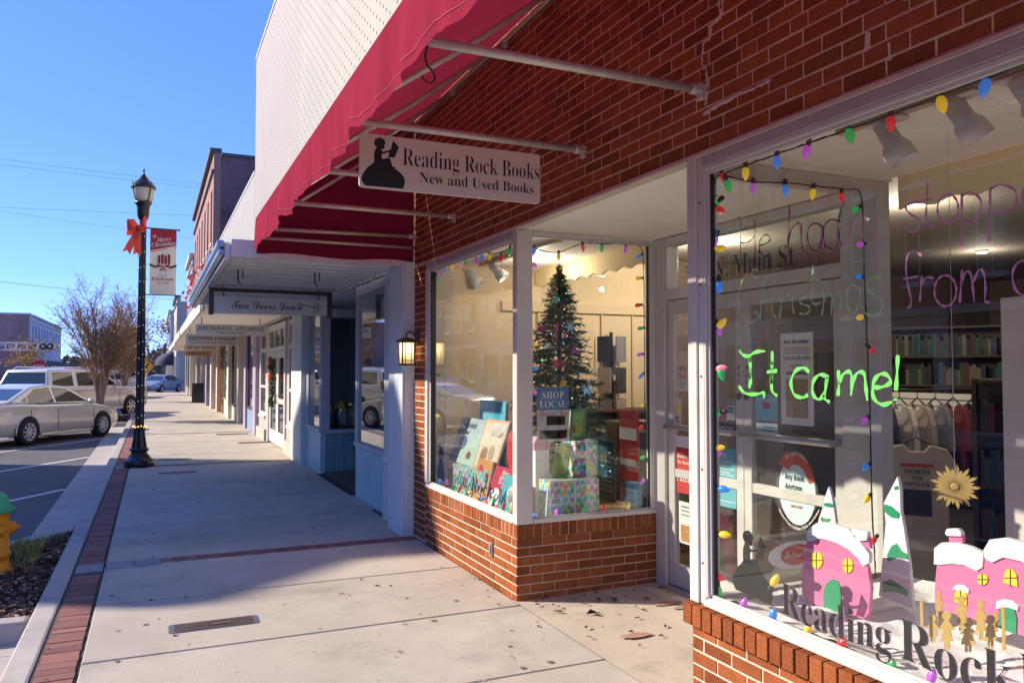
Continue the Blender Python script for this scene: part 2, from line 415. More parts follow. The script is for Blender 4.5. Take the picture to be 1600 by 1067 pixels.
courses(lb, 1, 2.44, 3.66, -.021, .445, 5.304, R(90))
rowlock(lb, 1, 2.5, 3.66, .452, 5.304, R(90))
BRK.append((lb, (2.468, 5.304, .501), R(90), .06, .098))
courses(rb, 0, .41, 3.24, -.021, .445, WX, 0)
rowlock(rb, 0, .41, 3.252, .452, WX, 0, proud=.05)
def brick_vs(l, h, d=.05, c=.0022, p=.0):
    a, b = l / 2, h / 2
    return [(-p, -a + c, -b + c), (-p, a - c, -b + c), (-p, a - c, b - c), (-p, -a + c, b - c),
            (c, -a, -b), (c, a, -b), (c, a, b), (c, -a, b), (d, -a, -b), (d, a, -b), (d, a, b), (d, -a, b)]
BF = [(0, 3, 2, 1)] + [(i, (i + 1) % 4, 4 + (i + 1) % 4, 4 + i) for i in range(4)] + [(4 + i, 4 + (i + 1) % 4, 8 + (i + 1) % 4, 8 + i) for i in range(4)]
def area(b):
    part, c, rot, l, h = b
    if rot == 0: q = [(c[0], c[1] + s * l / 2, c[2] + t * h / 2) for s, t in ((-1, -1), (1, -1), (1, 1), (-1, 1))]
    else: q = [(c[0] + s * l / 2, c[1], c[2] + t * h / 2) for s, t in ((-1, -1), (1, -1), (1, 1), (-1, 1))]
    p = [pix(x) for x in q]
    if min(a[2] for a in p) < .2: return 0
    cx = sum(a[0] for a in p) / 4; cyy = sum(a[1] for a in p) / 4
    if not (-5 < cx < 1605 and -5 < cyy < 1072): return 0
    return abs(sum(p[i][0] * p[(i + 1) % 4][1] - p[(i + 1) % 4][0] * p[i][1] for i in range(4)) / 2)
BRK.sort(key=area, reverse=True)
bcache = {}; restm = {}
for i, (part, c, rot, l, h) in enumerate(BRK):
    jit = rnd.uniform(-.0015, .002)
    if i < 296:
        key = (round(l, 3), round(h, 3))
        if key not in bcache:
            m_ = MB(); m_.add(brick_vs(*key), BF); bcache[key] = m_.mesh('brick', BRICK)
        loc = (c[0] - jit, c[1], c[2]) if rot == 0 else (c[0], c[1] - jit, c[2])
        put('brick', bcache[key], part, loc, (rnd.uniform(-.006, .006), 0, rot))
    else:
        m_ = restm.setdefault(part, MB()); vs = brick_vs(l, h, p=jit)
        if rot: vs = [(-y_, x_, z_) for x_, y_, z_ in vs]
        m_.add([(c[0] + a, c[1] + b, c[2] + d) for a, b, d in vs], BF)
for part, m_ in restm.items():
    m_.build('brickwork', BRICK, part)['kind'] = 'stuff'
# pale mortar smears on the upper wall
sm = M('smeared_mortar', (.66, .58, .50), .95, var=.15, vs=30, bump=.8, bs=90)
for pts in ([(1122, 0), (1124, 25), (1110, 40), (1108, 62), (1100, 65), (1096, 100), (1103, 112), (1102, 165)], [(1098, 178), (1150, 150), (1205, 126)], [(1355, 52), (1352, 82)], [(1388, 68), (1390, 95)]):
    L_ = [P(v.x, v.y, X=WX - .003) for v in smooth_line([(p[0], p[1], 0) for p in pts], 9)]; b_ = MB(); rws = [[], [], []]
    for i_, p_ in enumerate(L_):
        t_ = L_[min(i_ + 1, len(L_) - 1)] - L_[max(i_ - 1, 0)]; n_ = Vector((0, -t_.z, t_.y)).normalized()
        w1, w2 = rnd.uniform(.005, .022), rnd.uniform(.005, .022)
        rws[0].append(p_ + n_ * w1 + Vector((.006, 0, 0))); rws[1].append(p_ + n_ * rnd.uniform(-.003, .003) + Vector((-rnd.uniform(.001, .004), 0, 0))); rws[2].append(p_ - n_ * w2 + Vector((.006, 0, 0)))
    b_.grid(rws)
    b_.build('mortar_smear', sm, shop)
# --- lintel, soffit, frames
MB().box(WX - .012, 2.66, NEAR, 3.245, 2.7235, 2.747).box(WX - .012, 2.66, 5.30, 7.455, 2.7235, 2.747).box(WX - .012, 2.5, 3.245, 5.3, 2.7235, 2.747).build('lintel', M('cream_lintel_paint', (.55, .47, .40), .6, var=.15, vs=10, dirt=.3, ds=9), shop, bev=.003)
MB().box(2.50, 3.72, 3.12, 5.42, 2.724, 2.78).build('soffit', SOFFIT, shop)
HEADG = M('grey_metal_trim', (.40, .37, .38), .45, var=.06, vs=4, dirt=.15, ds=6)
def frame_front(y0, y1):
    f = MB()
    f.box(WX - .006, WX + .05, y0, y1, 2.674, 2.7225, 1)          # metal head trim
    f.box(WX + .004, WX + .034, y0, y1, 2.652, 2.673); f.box(WX + .018, WX + .033, y0, y1, 2.636, 2.652); f.box(WX + .035, WX + .07, y0, y1, 2.668, 2.6735)
    f.add([(WX - .012, y0, .553), (WX + .07, y0, .553), (WX + .07, y0, .592), (WX + .02, y0, .592), (WX - .012, y0, .566),
           (WX - .012, y1, .553), (WX + .07, y1, .553), (WX + .07, y1, .592), (WX + .02, y1, .592), (WX - .012, y1, .566)],
          [(0, 1, 2, 3, 4), (9, 8, 7, 6, 5), (0, 5, 6, 1), (1, 6, 7, 2), (2, 7, 8, 3), (3, 8, 9, 4), (4, 9, 5, 0)])
    f.box(WX + .022, WX + .031, y0, y1, .593, .606)
    return f
f = frame_front(5.37, 7.44)
f.box(WX - .010, WX + .07, 7.375, 7.446, .594, 2.651); f.box(WX + .012, WX + .031, 7.335, 7.375, .607, 2.635); f.box(WX + .012, WX + .06, 7.318, 7.335, .607, 2.635, 2)
wf = f.build('window_frame', [WHITE, HEADG, GASKET], shop, bev=.003)
MB().box(WX + .036, WX + .042, 5.37, 7.33, .585, 2.667).build('pane', GLASS, wf)
f = MB().box(WX - .006, WX + .125, 5.296, 5.372, .553, 2.7225)
f.build('corner_post', [WHITE], shop, bev=.004)
# return window of the left bay (faces the viewer)
f = MB().box(2.565, 3.64, 5.312, 5.36, 2.685, 2.7225).box(2.565, 3.64, 5.32, 5.335, 2.672, 2.685).box(2.565, 3.66, 5.296, 5.365, .553, .585).box(2.59, 3.6, 5.32, 5.333, .585, .597).box(3.60, 3.655, 5.31, 5.37, .585, 2.685).box(3.588, 3.60, 5.32, 5.335, .597, 2.672, 2)
wf = f.build('window_frame', [WHITE, HEADG, GASKET], shop, bev=.003)
MB().box(2.56, 3.60, 5.337, 5.343, .575, 2.69).build('pane', GLASS, wf)
# right bay front
f = frame_front(.3, 3.13)
f.box(WX + .002, WX + .06, 3.118, 3.13, .593, 2.651); f.box(WX + .016, WX + .031, 3.106, 3.118, .607, 2.635); f.box(WX + .026, WX + .05, 3.098, 3.106, .607, 2.635, 2)
wf = f.build('window_frame', [WHITE, HEADG, GASKET], shop, bev=.002)
MB().box(WX + .036, WX + .042, .3, 3.106, .585, 2.667).build('pane', GLASS, wf)
MB().box(WX - .01, WX + .028, 3.175, 3.243, .553, 2.7225).box(WX + .002, WX + .09, 3.132, 3.174, .553, 2.7225).build('corner_post', [WHITE], shop, bev=.003)
sc = MB()
for z in (.75, 1.2, 1.65, 2.1, 2.5): sc.lathe([(.006, 0), (.005, .003)], (WX + .0005, 3.153, z), 8, axis=(-1, 0, 0))
sc.build('screws', M('rusty_screw', (.12, .06, .03), .6, metal=.4), shop)['kind'] = 'stuff'
# return of the right bay
f = MB().box(2.53, 3.70, 3.13, 3.18, 2.635, 2.7225).box(2.53, 3.68, 3.13, 3.18, .553, .59).box(3.61, 3.70, 3.12, 3.2, .548, 2.7225)
wf = f.build('window_frame', [WHITE, HEADG, GASKET], shop, bev=.003)
MB().box(2.53, 3.615, 3.152, 3.158, .58, 2.645).build('pane', GLASS, wf)
# --- double door with transom
DX = 3.665
f = MB().box(DX - .02, DX + .12, 5.18, 5.40, 0, 2.715).box(DX - .02, DX + .12, 3.20, 3.42, 0, 2.715).box(DX - .02, DX + .1, 3.42, 5.18, 2.655, 2.715).box(DX - .02, DX + .1, 3.42, 5.18, 2.23, 2.31).box(DX - .01, DX + .06, 5.155, 5.18, 2.31, 2.655).box(DX - .05, DX + .1, 3.42, 5.18, 0, .028, 1)
df = f.build('door_frame', [WHITE, ALU], shop, bev=.004)
MB().box(DX + .03, DX + .036, 3.42, 5.16, 2.31, 2.655).build('pane', GLASS, df)
for (y0, y1) in ((4.302, 5.165), (3.43, 4.298)):
    d = MB(); x0, x1 = DX + .005, DX + .05
    d.box(x0, x1, y0, y0 + .075, .035, 2.22).box(x0, x1, y1 - .075, y1, .035, 2.22)
    d.box(x0, x1, y0 + .075, y1 - .075, 2.12, 2.22).box(x0, x1, y0 + .075, y1 - .075, .035, .20)
    d.box(x0 + .004, x1, y0 + .075, y1 - .075, .86, .925)
    dr = d.build('door', WHITE, shop, bev=.003)
    MB().box(DX + .026, DX + .03, y0 + .07, y1 - .07, .18, 2.13).build('door_glass', GLASS, dr)
    MB().tube([(DX - .05, y0 + .04, 1.25), (DX - .05, y1 - .03, 1.25)], .021, 10).box(DX - .045, DX + .01, y0 + .03, y0 + .07, 1.235, 1.265).box(DX - .045, DX + .01, y1 - .07, y1 - .03, 1.235, 1.265).build('push_bar', ALU, dr)
    lk = y0 + .037 if y0 > 4 else y1 - .037
    MB().lathe([(.024, 0), (.024, .008), (.014, .01), (.014, .014)], (x0, lk, 1.50), 14, axis=(-1, 0, 0)).build('lock', M('dark_lock', (.15, .14, .13), .3, metal=.8), dr)
    t = MB()
    for k, ch in enumerate('PULL'): letter(t, ch, (x0 - .002, lk + .01, 1.68 - k * .045), (0, -1, 0), (0, 0, 1), .02 if ch != 'L' else .016, .03, 'sansb')
    t.build('lettering', BLACK, dr)['kind'] = 'stuff'
# street number on the transom glass
t = MB(); letter(t, '122 N. Main St.', (DX + .026, 4.95, 2.345), (0, -1, 0), (0, 0, 1), 1.15, .145, 'serif', -.012)
t.build('street_number', BLACK, shop)
# --- inside: floor, walls, ceiling, platforms, valances
MB().box(3.75, 11, NEAR, 7.6, -.2, .02).build('shop_floor', DARKFLOOR, shop)
MB().box(2.705, 5.2, 7.6, 7.82, 0, 6.55).build('party_wall', TANWALL, shop)
DIMW = M('shade_darkened_wall', (.16, .11, .075), .8, var=.1, vs=2)  # gloom deep in the shop painted as a darker wall colour
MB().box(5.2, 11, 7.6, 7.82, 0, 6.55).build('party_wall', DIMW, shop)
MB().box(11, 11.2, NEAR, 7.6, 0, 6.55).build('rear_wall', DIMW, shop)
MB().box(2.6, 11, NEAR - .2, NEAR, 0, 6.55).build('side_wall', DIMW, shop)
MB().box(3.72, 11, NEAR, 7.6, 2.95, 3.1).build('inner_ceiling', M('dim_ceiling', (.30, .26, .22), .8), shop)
MB().box(2.52, 3.72, 5.42, 7.6, 2.745, 3.1).box(2.52, 3.72, NEAR, 3.12, 2.745, 3.1).build('ceiling', SOFFIT, shop)
MB().box(2.705, 11, NEAR, 7.6, 6.5, 6.6).build('roof', M('roof_felt', (.08, .08, .08), .9), shop)
MB().box(2.52, 3.70, 5.46, 7.6, .48, .55).build('display_platform', OAK, shop)
MB().box(2.52, 3.70, NEAR, 3.09, .46, .53).build('display_platform', OAK, shop)
tr = MB()     # panel battens on the tan party wall
for x in (3.72, 4.1, 4.5, 4.9): tr.box(x, x + .025, 7.575, 7.598, .05, 2.3)
tr.box(3.3, 5.19, 7.56, 7.598, 2.3, 2.4); tr.build('wall_panelling', M('tan_trim', (.60, .46, .28), .6), shop, bev=.003)
def valance(y0, y1, x, zt, zb):
    n = int((y1 - y0) / .03); rows = [[], []]
    for i in range(n + 1):
        yy = y0 + (y1 - y0) * i / n; rows[0].append((x, yy, zt)); rows[1].append((x, yy, zb + .028 * abs(math.sin(yy * math.pi / .24)) - .012))
    m_ = MB(); m_.grid(rows); r2 = [[(a + .02, b, c) for a, b, c in r] for r in rows]; m_.grid(r2); m_.grid([rows[1], r2[1]])
    return m_
valance(5.45, 7.59, 3.70, 2.745, 2.56).build('valance', CREAMV, shop)
valance(NEAR, 3.08, 3.72, 2.745, 2.56).build('valance', CREAMV, shop)
# white back panel at the right edge of the picture
MB().box(3.64, 3.68, 1.0, 2.46, .535, 2.02).build('display_back_panel', M('white_panel', (.62, .56, .53), .7, var=.05, vs=3), shop)
# =================================================================== AWNING
aw = thing('awning', 'burgundy canvas awning with a scalloped valance on a grey pipe frame above the bookshop', 'awning', (1.7, 4.0, 2.8))
AX, AZ, AT = .875, 3.12, 4.25          # outer edge, valance top, wall fixing height
AY0, AY1 = -1.2, END
n = 150; r0 = []; r1 = []; r2 = []; r3 = []
BAY = 1.17
def sag(y): return .035 * math.sin(math.pi * (((AY1 - y) / BAY) % 1.0)) ** 2
for i in range(n + 1):
    y = AY0 + (AY1 - AY0) * i / n
    r0.append((WX - .01, y, AT)); r1.append((AX + .75, y, (AZ + AT) / 2 - sag(y) * .8)); r2.append((AX, y, AZ))
aw_rows = [r0, [tuple(Vector(a).lerp(Vector(b), .5) - Vector((0, 0, sag(a[1]) * .5))) for a, b in zip(r0, r1)], r1, [tuple(Vector(a).lerp(Vector(b), .5) - Vector((0, 0, sag(a[1]) * .5))) for a, b in zip(r1, r2)], r2]
MB().grid(aw_rows).build('canopy_cloth', AWN, aw, fixn=False)
def scal(y):
    t = ((AY1 - y) / (BAY / 2)) % 1.0
    return 2.80 + .034 * (1 - abs(math.sin(math.pi * t))) ** 1.5 * 1.2
rows = []
for k in range(7):
    rr = []
    for i in range(n * 2 + 1):
        y = AY0 + (AY1 - AY0) * i / (n * 2); zb = scal(y); z = AZ + (zb - AZ) * k / 6
        x = AX - .012 - .018 * math.sin(y * 5.3 + 1.3 * math.sin(y * 2.1)) * k / 6 - .008 * math.sin(y * 13.7) * k / 6 - .006 * math.sin(y * 29) * k / 6
        rr.append((x, y, z))
    rows.append(rr)
val = MB().grid(rows).build('valance', AWN, aw, fixn=False)
MB().tube([(p[0] - .004, p[1], p[2] + .045) for p in rows[-1]], .0012, 4).build('stitching', THREAD, val)
seams = MB()
for k in range(8):
    y = AY1 - BAY * (k + .06); seams.box(AX - .045, AX - .008, y, y + .004, 2.85, AZ)
# end panel with its own drop, in darker and less translucent cloth
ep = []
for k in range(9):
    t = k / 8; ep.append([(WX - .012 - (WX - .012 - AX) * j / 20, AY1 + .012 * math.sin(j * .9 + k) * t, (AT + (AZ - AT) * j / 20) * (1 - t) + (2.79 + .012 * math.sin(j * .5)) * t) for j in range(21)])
MB().grid(ep).build('end_panel', M('dark_burgundy_canvas', (.16, .012, .04), .9, spec=.03, var=.08, vs=3, bump=.25, bs=300, trans=.05), aw, fixn=False)
fr = MB()
for k in range(8):
    y = AY1 - .03 - BAY * k
    if k == 0: fr.tube([(AX + .03, y, 3.02), (WX, y, 3.05)], .019, 10).tube([(AX + .03, y - .02, 2.93), (WX - .02, y - .02, 2.93)], .016, 10)
    else: fr.tube([(AX + .0, y, 3.05), (WX - .03, y, 3.05)], .021, 12)
    fr.build('frame_pipe', GALV, aw); fr = MB()
    MB().tube([(AX + .03, y + .03, 3.06), (AX + .80, y + .03, 3.60), (WX - .02, y + .03, AT - .07)], .019, 10).build('rafter', GALV, aw)
    c = MB()
    c.tube([(WX - .075, y, 3.05), (WX - .03, y, 3.05)], .029, 10).box(WX - .04, WX + .004, y - .03, y + .03, 3.03, 3.072).obox((WX - .012, y, 3.02), (.012, 0, 0), (0, .022, 0), (0, 0, .022))
    c_ = MB(); c_.tube([(AX + .07, y, 3.05), (AX + .13, y, 3.05)], .028, 10).box(AX + .08, AX + .12, y - .012, y + .012, 3.06, 3.12)
    c_.build('pipe_clamp', GALV, aw, bev=.003)
    MB().box(WX - .05, WX + .004, y + .01, y + .05, AT - .10, AT - .05).build('rail_clip', GALV, aw)
    c.build('wall_bracket', GALV, aw, bev=.004)
MB().tube([(AX + .02, AY0, 3.05), (AX + .02, AY1 - .02, 3.05)], .02, 10).build('frame_pipe', GALV, aw)
MB().tube([(WX - .03, AY0, AT - .06), (WX - .03, AY1 - .02, AT - .06)], .017, 8).build('wall_rail', GALV, aw)
# loose S hook on the nearer pipe
hp = [(1.02, AY1 - .03 - BAY * 4, 3.03), (1.012, AY1 - .03 - BAY * 4, 2.985), (1.02, AY1 - .03 - BAY * 4, 2.95), (1.045, AY1 - .03 - BAY * 4, 2.925), (1.055, AY1 - .03 - BAY * 4, 2.895), (1.035, AY1 - .03 - BAY * 4, 2.875), (1.005, AY1 - .03 - BAY * 4, 2.885), (1.0, AY1 - .03 - BAY * 4, 2.90)]
tag(MB().tube(smooth_line(hp, 4), .0045, 6).build('hook', M('rusty_iron', (.10, .06, .045), .7, metal=.4)), 'empty rusty wire hook hanging from the nearest awning pipe in view', 'hook')

# =================================================================== HANGING SIGN
BOY = [(222, 226), (196, 236), (187, 258), (192, 280), (206, 293), (200, 303), (190, 325), (188, 370), (190, 396), (170, 420), (145, 440), (122, 478), (108, 512), (112, 540), (132, 568), (376, 579), (388, 535), (384, 505), (366, 476), (338, 452), (316, 440), (331, 438), (318, 430), (306, 425), (298, 398), (291, 374), (282, 366), (270, 369), (238, 378), (234, 356), (240, 338), (262, 333), (280, 326), (287, 330), (276, 360), (319, 363), (347, 290), (309, 241), (294, 308), (272, 316), (248, 324), (233, 314), (233, 305), (249, 304), (253, 293), (251, 287), (256, 284), (250, 274), (260, 268), (255, 246), (242, 231)]
SIGNF = M('cream_sign_board', (.70, .62, .55), .55, var=.03, vs=3, dirt=.05)
INK = M('black_ink', (.012, .010, .012), .55)
SY = AY1 - .03 - BAY * 3         # hangs below this pipe
def board(mb, x0, x1, z0, z1, y, t, r=.02, m=0):
    pl = []
    for cx, cz, a0 in ((x1 - r, z1 - r, 0), (x0 + r, z1 - r, 90), (x0 + r, z0 + r, 180), (x1 - r, z0 + r, 270)):
        for k in range(5):
            a = R(a0 + k * 22.5); pl.append((cx + r * math.cos(a), cz + r * math.sin(a)))
    return mb.prism(pl, (0, y, 0), (1, 0, 0), (0, 0, 1), (0, t, 0), m)
sg = thing('hanging_sign', 'cream board lettered Reading Rock Books with a reading boy silhouette under the awning', 'sign', (1.62, SY, 2.68))
x0, x1 = P(561, 250, Y=SY).x, P(843, 290, Y=SY).x
z1, z0 = 2.985, 2.685
bd = board(MB(), x0, x1, z0, z1, SY - .008, .016).build('board', SIGNF, sg)
def from_sign(px, py):    # 1512 wide detail view of the board -> board coordinates
    a = (px - 95) / (1345 - 95); top = 195 + a * (303 - 195); bot = 578 + a * (645 - 578)
    return x0 + a * (x1 - x0), z1 - (py - top) / (bot - top) * (z1 - z0)
MB().prism([from_sign(*p) for p in BOY], (0, SY - .0095, 0), (1, 0, 0), (0, 0, 1), (0, .0012, 0)).build('emblem', INK, sg)
t = MB(); wd = x1 - x0
letter(t, 'Reading Rock Books', (x0 + wd * .222, SY - .0095, z1 - .155), (1, 0, 0), (0, 0, 1), wd * .772, .100, 'serif', -.014)
letter(t, 'New and Used Books', (x0 + wd * .312, SY - .0095, z1 - .243), (1, 0, 0), (0, 0, 1), wd * .648, .060, 'serif', -.008)
t.build('lettering', INK, sg)
for fx in (.045, .962):
    hx = x0 + wd * fx
    h = MB().tube([(hx, SY, z1 - .012), (hx, SY, z1 + .012)], .003, 6)
    h.tube([(hx + .012 * math.cos(a), SY, z1 + .024 + .012 * math.sin(a)) for a in [k * .698 for k in range(10)]], .003, 6)
    h.tube([(hx, SY, z1 + .034), (hx + .004, SY, z1 + .05), (hx, SY, z1 + .066)], .003, 6)
    h.build('hook', GALV, sg)

# =================================================================== WALL LANTERN
LY, LX = 7.70, 2.315
wl = thing('wall_lantern', 'bronze wall lantern with seeded glass lit on the brick pier beside the shop window', 'lantern', (LX, LY, 1.72))
BRZ = M('aged_bronze', (.13, .085, .06), .45, metal=.6, var=.2, vs=30)
m_ = MB().box(WX - .02, WX + .004, LY - .055, LY + .055, 1.93, 2.09)
m_.build('wall_plate', BRZ, wl, bev=.006)
MB().tube(smooth_line([(WX - .02, LY, 2.0), (WX - .06, LY, 2.06), (LX, LY, 2.055), (LX, LY, 2.0)], 5), .009, 8).build('arm', BRZ, wl)
MB().lathe([(.115, 1.965), (.12, 1.972), (.045, 2.005), (.012, 2.012)], (LX, LY, 0), 4, smooth=False).build('cap', BRZ, wl).rotation_euler = (0, 0, 0)
c = MB(); q = .062
for sx in (-1, 1):
    for sy in (-1, 1): c.box(LX + sx * q - .006, LX + sx * q + .006, LY + sy * q - .006, LY + sy * q + .006, 1.735, 1.966)
for z in (1.735, 1.955):
    for s in (-1, 1): c.box(LX - q, LX + q, LY + s * q - .005, LY + s * q + .005, z, z + .012).box(LX + s * q - .005, LX + s * q + .005, LY - q, LY + q, z, z + .012)
for o in (-.03, .03):
    for s in (-1, 1): c.box(LX + o - .003, LX + o + .003, LY + s * q - .004, LY + s * q + .004, 1.74, 1.96)
c.box(LX - q, LX + q, LY - q - .003, LY - q + .003, 1.775, 1.781)
c.box(LX - q - .002, LX + q + .002, LY - q - .002, LY + q + .002, 1.728, 1.738)
c.build('cage', BRZ, wl)
SEED = M('seeded_glass', (.85, .78, .62), .35, var=.1, vs=60, trans=.55)
MB().box(LX - q + .004, LX + q - .004, LY - q + .004, LY + q - .004, 1.745, 1.955).build('lantern_glass', SEED, wl)
MB().ball((LX, LY, 1.84), .022, 10).build('light_bulb', M('warm_bulb', (1, .72, .38), .5, emit=2), wl)
pl = bpy.data.lights.new('lantern_light', 'POINT'); pl.energy = .3; pl.color = (1, .75, .42); pl.shadow_soft_size = .03
po = bpy.data.objects.new('lantern_light', pl); C.objects.link(po); po.location = (LX, LY, 1.9)

# =================================================================== NEIGHBOURING BUILDINGS (same side)
def brick_tex(name, c1, c2, mort, scale=1.0, rough=.88, dirt=.3, ds=.35, msize=.012):
    if name in MATS: return MATS[name]
    m = bpy.data.materials.new(name); m.use_nodes = True; nt = m.node_tree; L = nt.links; b = nt.nodes['Principled BSDF']; b.inputs['Roughness'].default_value = rough
    g = nd(nt, 'ShaderNodeNewGeometry'); sp = nd(nt, 'ShaderNodeSeparateXYZ'); L.new(g.outputs['Position'], sp.inputs[0])
    ad = nd(nt, 'ShaderNodeMath', operation='ADD'); L.new(sp.outputs[0], ad.inputs[0]); L.new(sp.outputs[1], ad.inputs[1])
    cb = nd(nt, 'ShaderNodeCombineXYZ'); L.new(ad.outputs[0], cb.inputs[0]); L.new(sp.outputs[2], cb.inputs[1])
    br = nd(nt, 'ShaderNodeTexBrick'); br.inputs['Color1'].default_value = (*c1, 1); br.inputs['Color2'].default_value = (*c2, 1); br.inputs['Mortar'].default_value = (*mort, 1)
    br.inputs['Scale'].default_value = scale; br.inputs['Brick Width'].default_value = .21; br.inputs['Row Height'].default_value = .068; br.inputs['Mortar Size'].default_value = msize
    br.inputs['Bias'].default_value = -.2; L.new(cb.outputs[0], br.inputs['Vector'])
    n = nd(nt, 'ShaderNodeTexNoise'); n.inputs['Scale'].default_value = ds; n.inputs['Detail'].default_value = 9; n.inputs['Roughness'].default_value = .7; L.new(g.outputs['Position'], n.inputs['Vector'])
    mr = nd(nt, 'ShaderNodeMapRange'); mr.inputs[1].default_value = .4; mr.inputs[2].default_value = .7; mr.inputs[3].default_value = 1.15; mr.inputs[4].default_value = 1 - dirt; L.new(n.outputs[0], mr.inputs[0])
    sc_ = nd(nt, 'ShaderNodeVectorMath', operation='SCALE'); L.new(br.outputs['Color'], sc_.inputs[0]); L.new(mr.outputs[0], sc_.inputs['Scale']); L.new(sc_.outputs[0], b.inputs['Base Color'])
    bp = nd(nt, 'ShaderNodeBump'); bp.inputs['Strength'].default_value = .5; bp.inputs['Distance'].default_value = .01; bp.invert = True; L.new(br.outputs['Fac'], bp.inputs['Height']); L.new(bp.outputs[0], b.inputs['Normal'])
    MATS[name] = m; return m
def perforated(name, col):
    """cream metal with punched holes, holes staggered, ribs shaded in by colour"""
    m = bpy.data.materials.new(name); m.use_nodes = True; nt = m.node_tree; L = nt.links; b = nt.nodes['Principled BSDF']; b.inputs['Roughness'].default_value = .5
    g = nd(nt, 'ShaderNodeNewGeometry'); sp = nd(nt, 'ShaderNodeSeparateXYZ'); L.new(g.outputs['Position'], sp.inputs[0])
    def mt(op, a, v=None, w=None):
        q = nd(nt, 'ShaderNodeMath', operation=op)
        if isinstance(a, (int, float)): q.inputs[0].default_value = a
        else: L.new(a, q.inputs[0])
        for i, t in ((1, v), (2, w)):
            if t is None: continue
            if isinstance(t, (int, float)): q.inputs[i].default_value = t
            else: L.new(t, q.inputs[i])
        return q.outputs[0]
    u = mt('DIVIDE', sp.outputs[1], .15); col_i = mt('FLOOR', u); half = mt('MULTIPLY', mt('MODULO', col_i, 2.0), .5)
    v = mt('ADD', mt('DIVIDE', sp.outputs[2], .203), half)
    du = mt('ABSOLUTE', mt('SUBTRACT', mt('FRACT', u), .5)); dv = mt('ABSOLUTE', mt('SUBTRACT', mt('FRACT', v), .5))
    hole = mt('MULTIPLY', mt('LESS_THAN', du, .155), mt('LESS_THAN', dv, .095))
    n = nd(nt, 'ShaderNodeTexNoise'); n.inputs['Scale'].default_value = .9; n.inputs['Detail'].default_value = 5; L.new(g.outputs['Position'], n.inputs['Vector'])
    mr = nd(nt, 'ShaderNodeMapRange'); mr.inputs[3].default_value = .88; mr.inputs[4].default_value = 1.1; L.new(n.outputs[0], mr.inputs[0])
    mx = nd(nt, 'ShaderNodeMix', data_type='RGBA'); L.new(hole, mx.inputs[0]); mx.inputs[7].default_value = (.03, .028, .025, 1)
    rib_shade = mt('MULTIPLY', mt('LESS_THAN', mt('FRACT', mt('MULTIPLY', u, 2.0)), .16), .20); rc = nd(nt, 'ShaderNodeVectorMath', operation='SCALE'); rc.inputs[0].default_value = col; L.new(mt('SUBTRACT', 1.0, rib_shade), rc.inputs['Scale']); L.new(rc.outputs[0], mx.inputs[6])  # shading of the ribs painted as darker upright stripes
    sc_ = nd(nt, 'ShaderNodeVectorMath', operation='SCALE'); L.new(mx.outputs[2], sc_.inputs[0]); L.new(mr.outputs[0], sc_.inputs['Scale']); L.new(sc_.outputs[0], b.inputs['Base Color'])
    MATS[name] = m; return m
def punched(mb, x0, x1, y0, y1, z0, z1, ops, m=0):
    """a wall slab (thickness along X) with rectangular openings (ya, yb, za, zb)"""
    zs = sorted({z0, z1} | {z for o in ops for z in (o[2], o[3]) if z0 < z < z1})
    for za, zb in zip(zs[:-1], zs[1:]):
        cut = sorted((o[0], o[1]) for o in ops if o[2] <= za + 1e-6 and o[3] >= zb - 1e-6); y = y0
        for a, b in cut:
            if a > y: mb.box(x0, x1, y, a, za, zb, m)
            y = max(y, b)
        if y < y1: mb.box(x0, x1, y, y1, za, zb, m)
    return mb
PERF1 = perforated('perforated_cream_metal', (.42, .385, .29)); PERF2 = perforated('perforated_pinkish_metal', (.42, .36, .28))
PBLUE = M('pale_blue_paint', (.70, .77, .78), .5, var=.06, vs=2, dirt=.12, ds=4)
TEAL = M('teal_panel_paint', (.46, .66, .69), .5, var=.08, vs=3, dirt=.12, ds=4)
SAGE = M('pale_sage_paint', (.66, .70, .66), .5, var=.05, vs=2)
GREYST = M('grey_stucco', (.42, .38, .36), .8, var=.07, vs=3)
CANW = M('white_corrugated_metal', (.74, .74, .75), .5, var=.08, vs=2, dirt=.2, ds=3)
FASC = M('white_fascia_metal', (.62, .60, .63), .45, var=.06, vs=2)
GUTB = M('sky_tinted_gutter', (.25, .36, .52), .3, metal=.3)  # blue of the reflected sky painted into the metal
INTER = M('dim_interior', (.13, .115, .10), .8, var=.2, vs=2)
DGREY = M('dark_grey_frame', (.05, .047, .05), .5)
TRIMV = M('lavender_grey_trim', (.55, .53, .55), .5, var=.05, vs=3)

nb = thing('cladded_building', 'building faced in perforated cream metal above a white canopy beside the bookshop', 'building', (3, 12, 0))
MB().box(2.42, 2.52, 7.86, 15.0, 2.9, 9.0).build('cladding', PERF1, nb)
MB().box(2.42, 2.52, 15.0, 22.2, 2.9, 10.06).build('cladding', PERF2, nb, label='pinkish perforated cladding panels')
for o in nb.children: pass
MB().box(2.40, 2.54, 15.0, 22.2, 10.06, 10.14).build('coping', TRIMV, nb)
bpy.data.objects['cladding'].data.transform(Matrix.Identity(4))
MB().box(2.53, 12, 7.86, 22.2, 2.95, 9.9).build('upper_storey', M('dark_block', (.12, .11, .1), .9), nb)
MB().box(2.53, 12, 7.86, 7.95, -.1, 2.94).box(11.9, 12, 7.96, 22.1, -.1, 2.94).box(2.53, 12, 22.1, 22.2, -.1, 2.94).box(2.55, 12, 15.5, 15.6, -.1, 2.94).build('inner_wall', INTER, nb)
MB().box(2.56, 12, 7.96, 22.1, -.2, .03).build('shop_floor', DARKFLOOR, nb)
cn = MB().box(.66, 2.41, 8.0, 14.6, 2.80, 2.86)
for i in range(22): cn.box(.70, 2.40, 8.06 + i * .29, 8.11 + i * .29, 2.775, 2.799)
can = cn.build('canopy', CANW, nb)
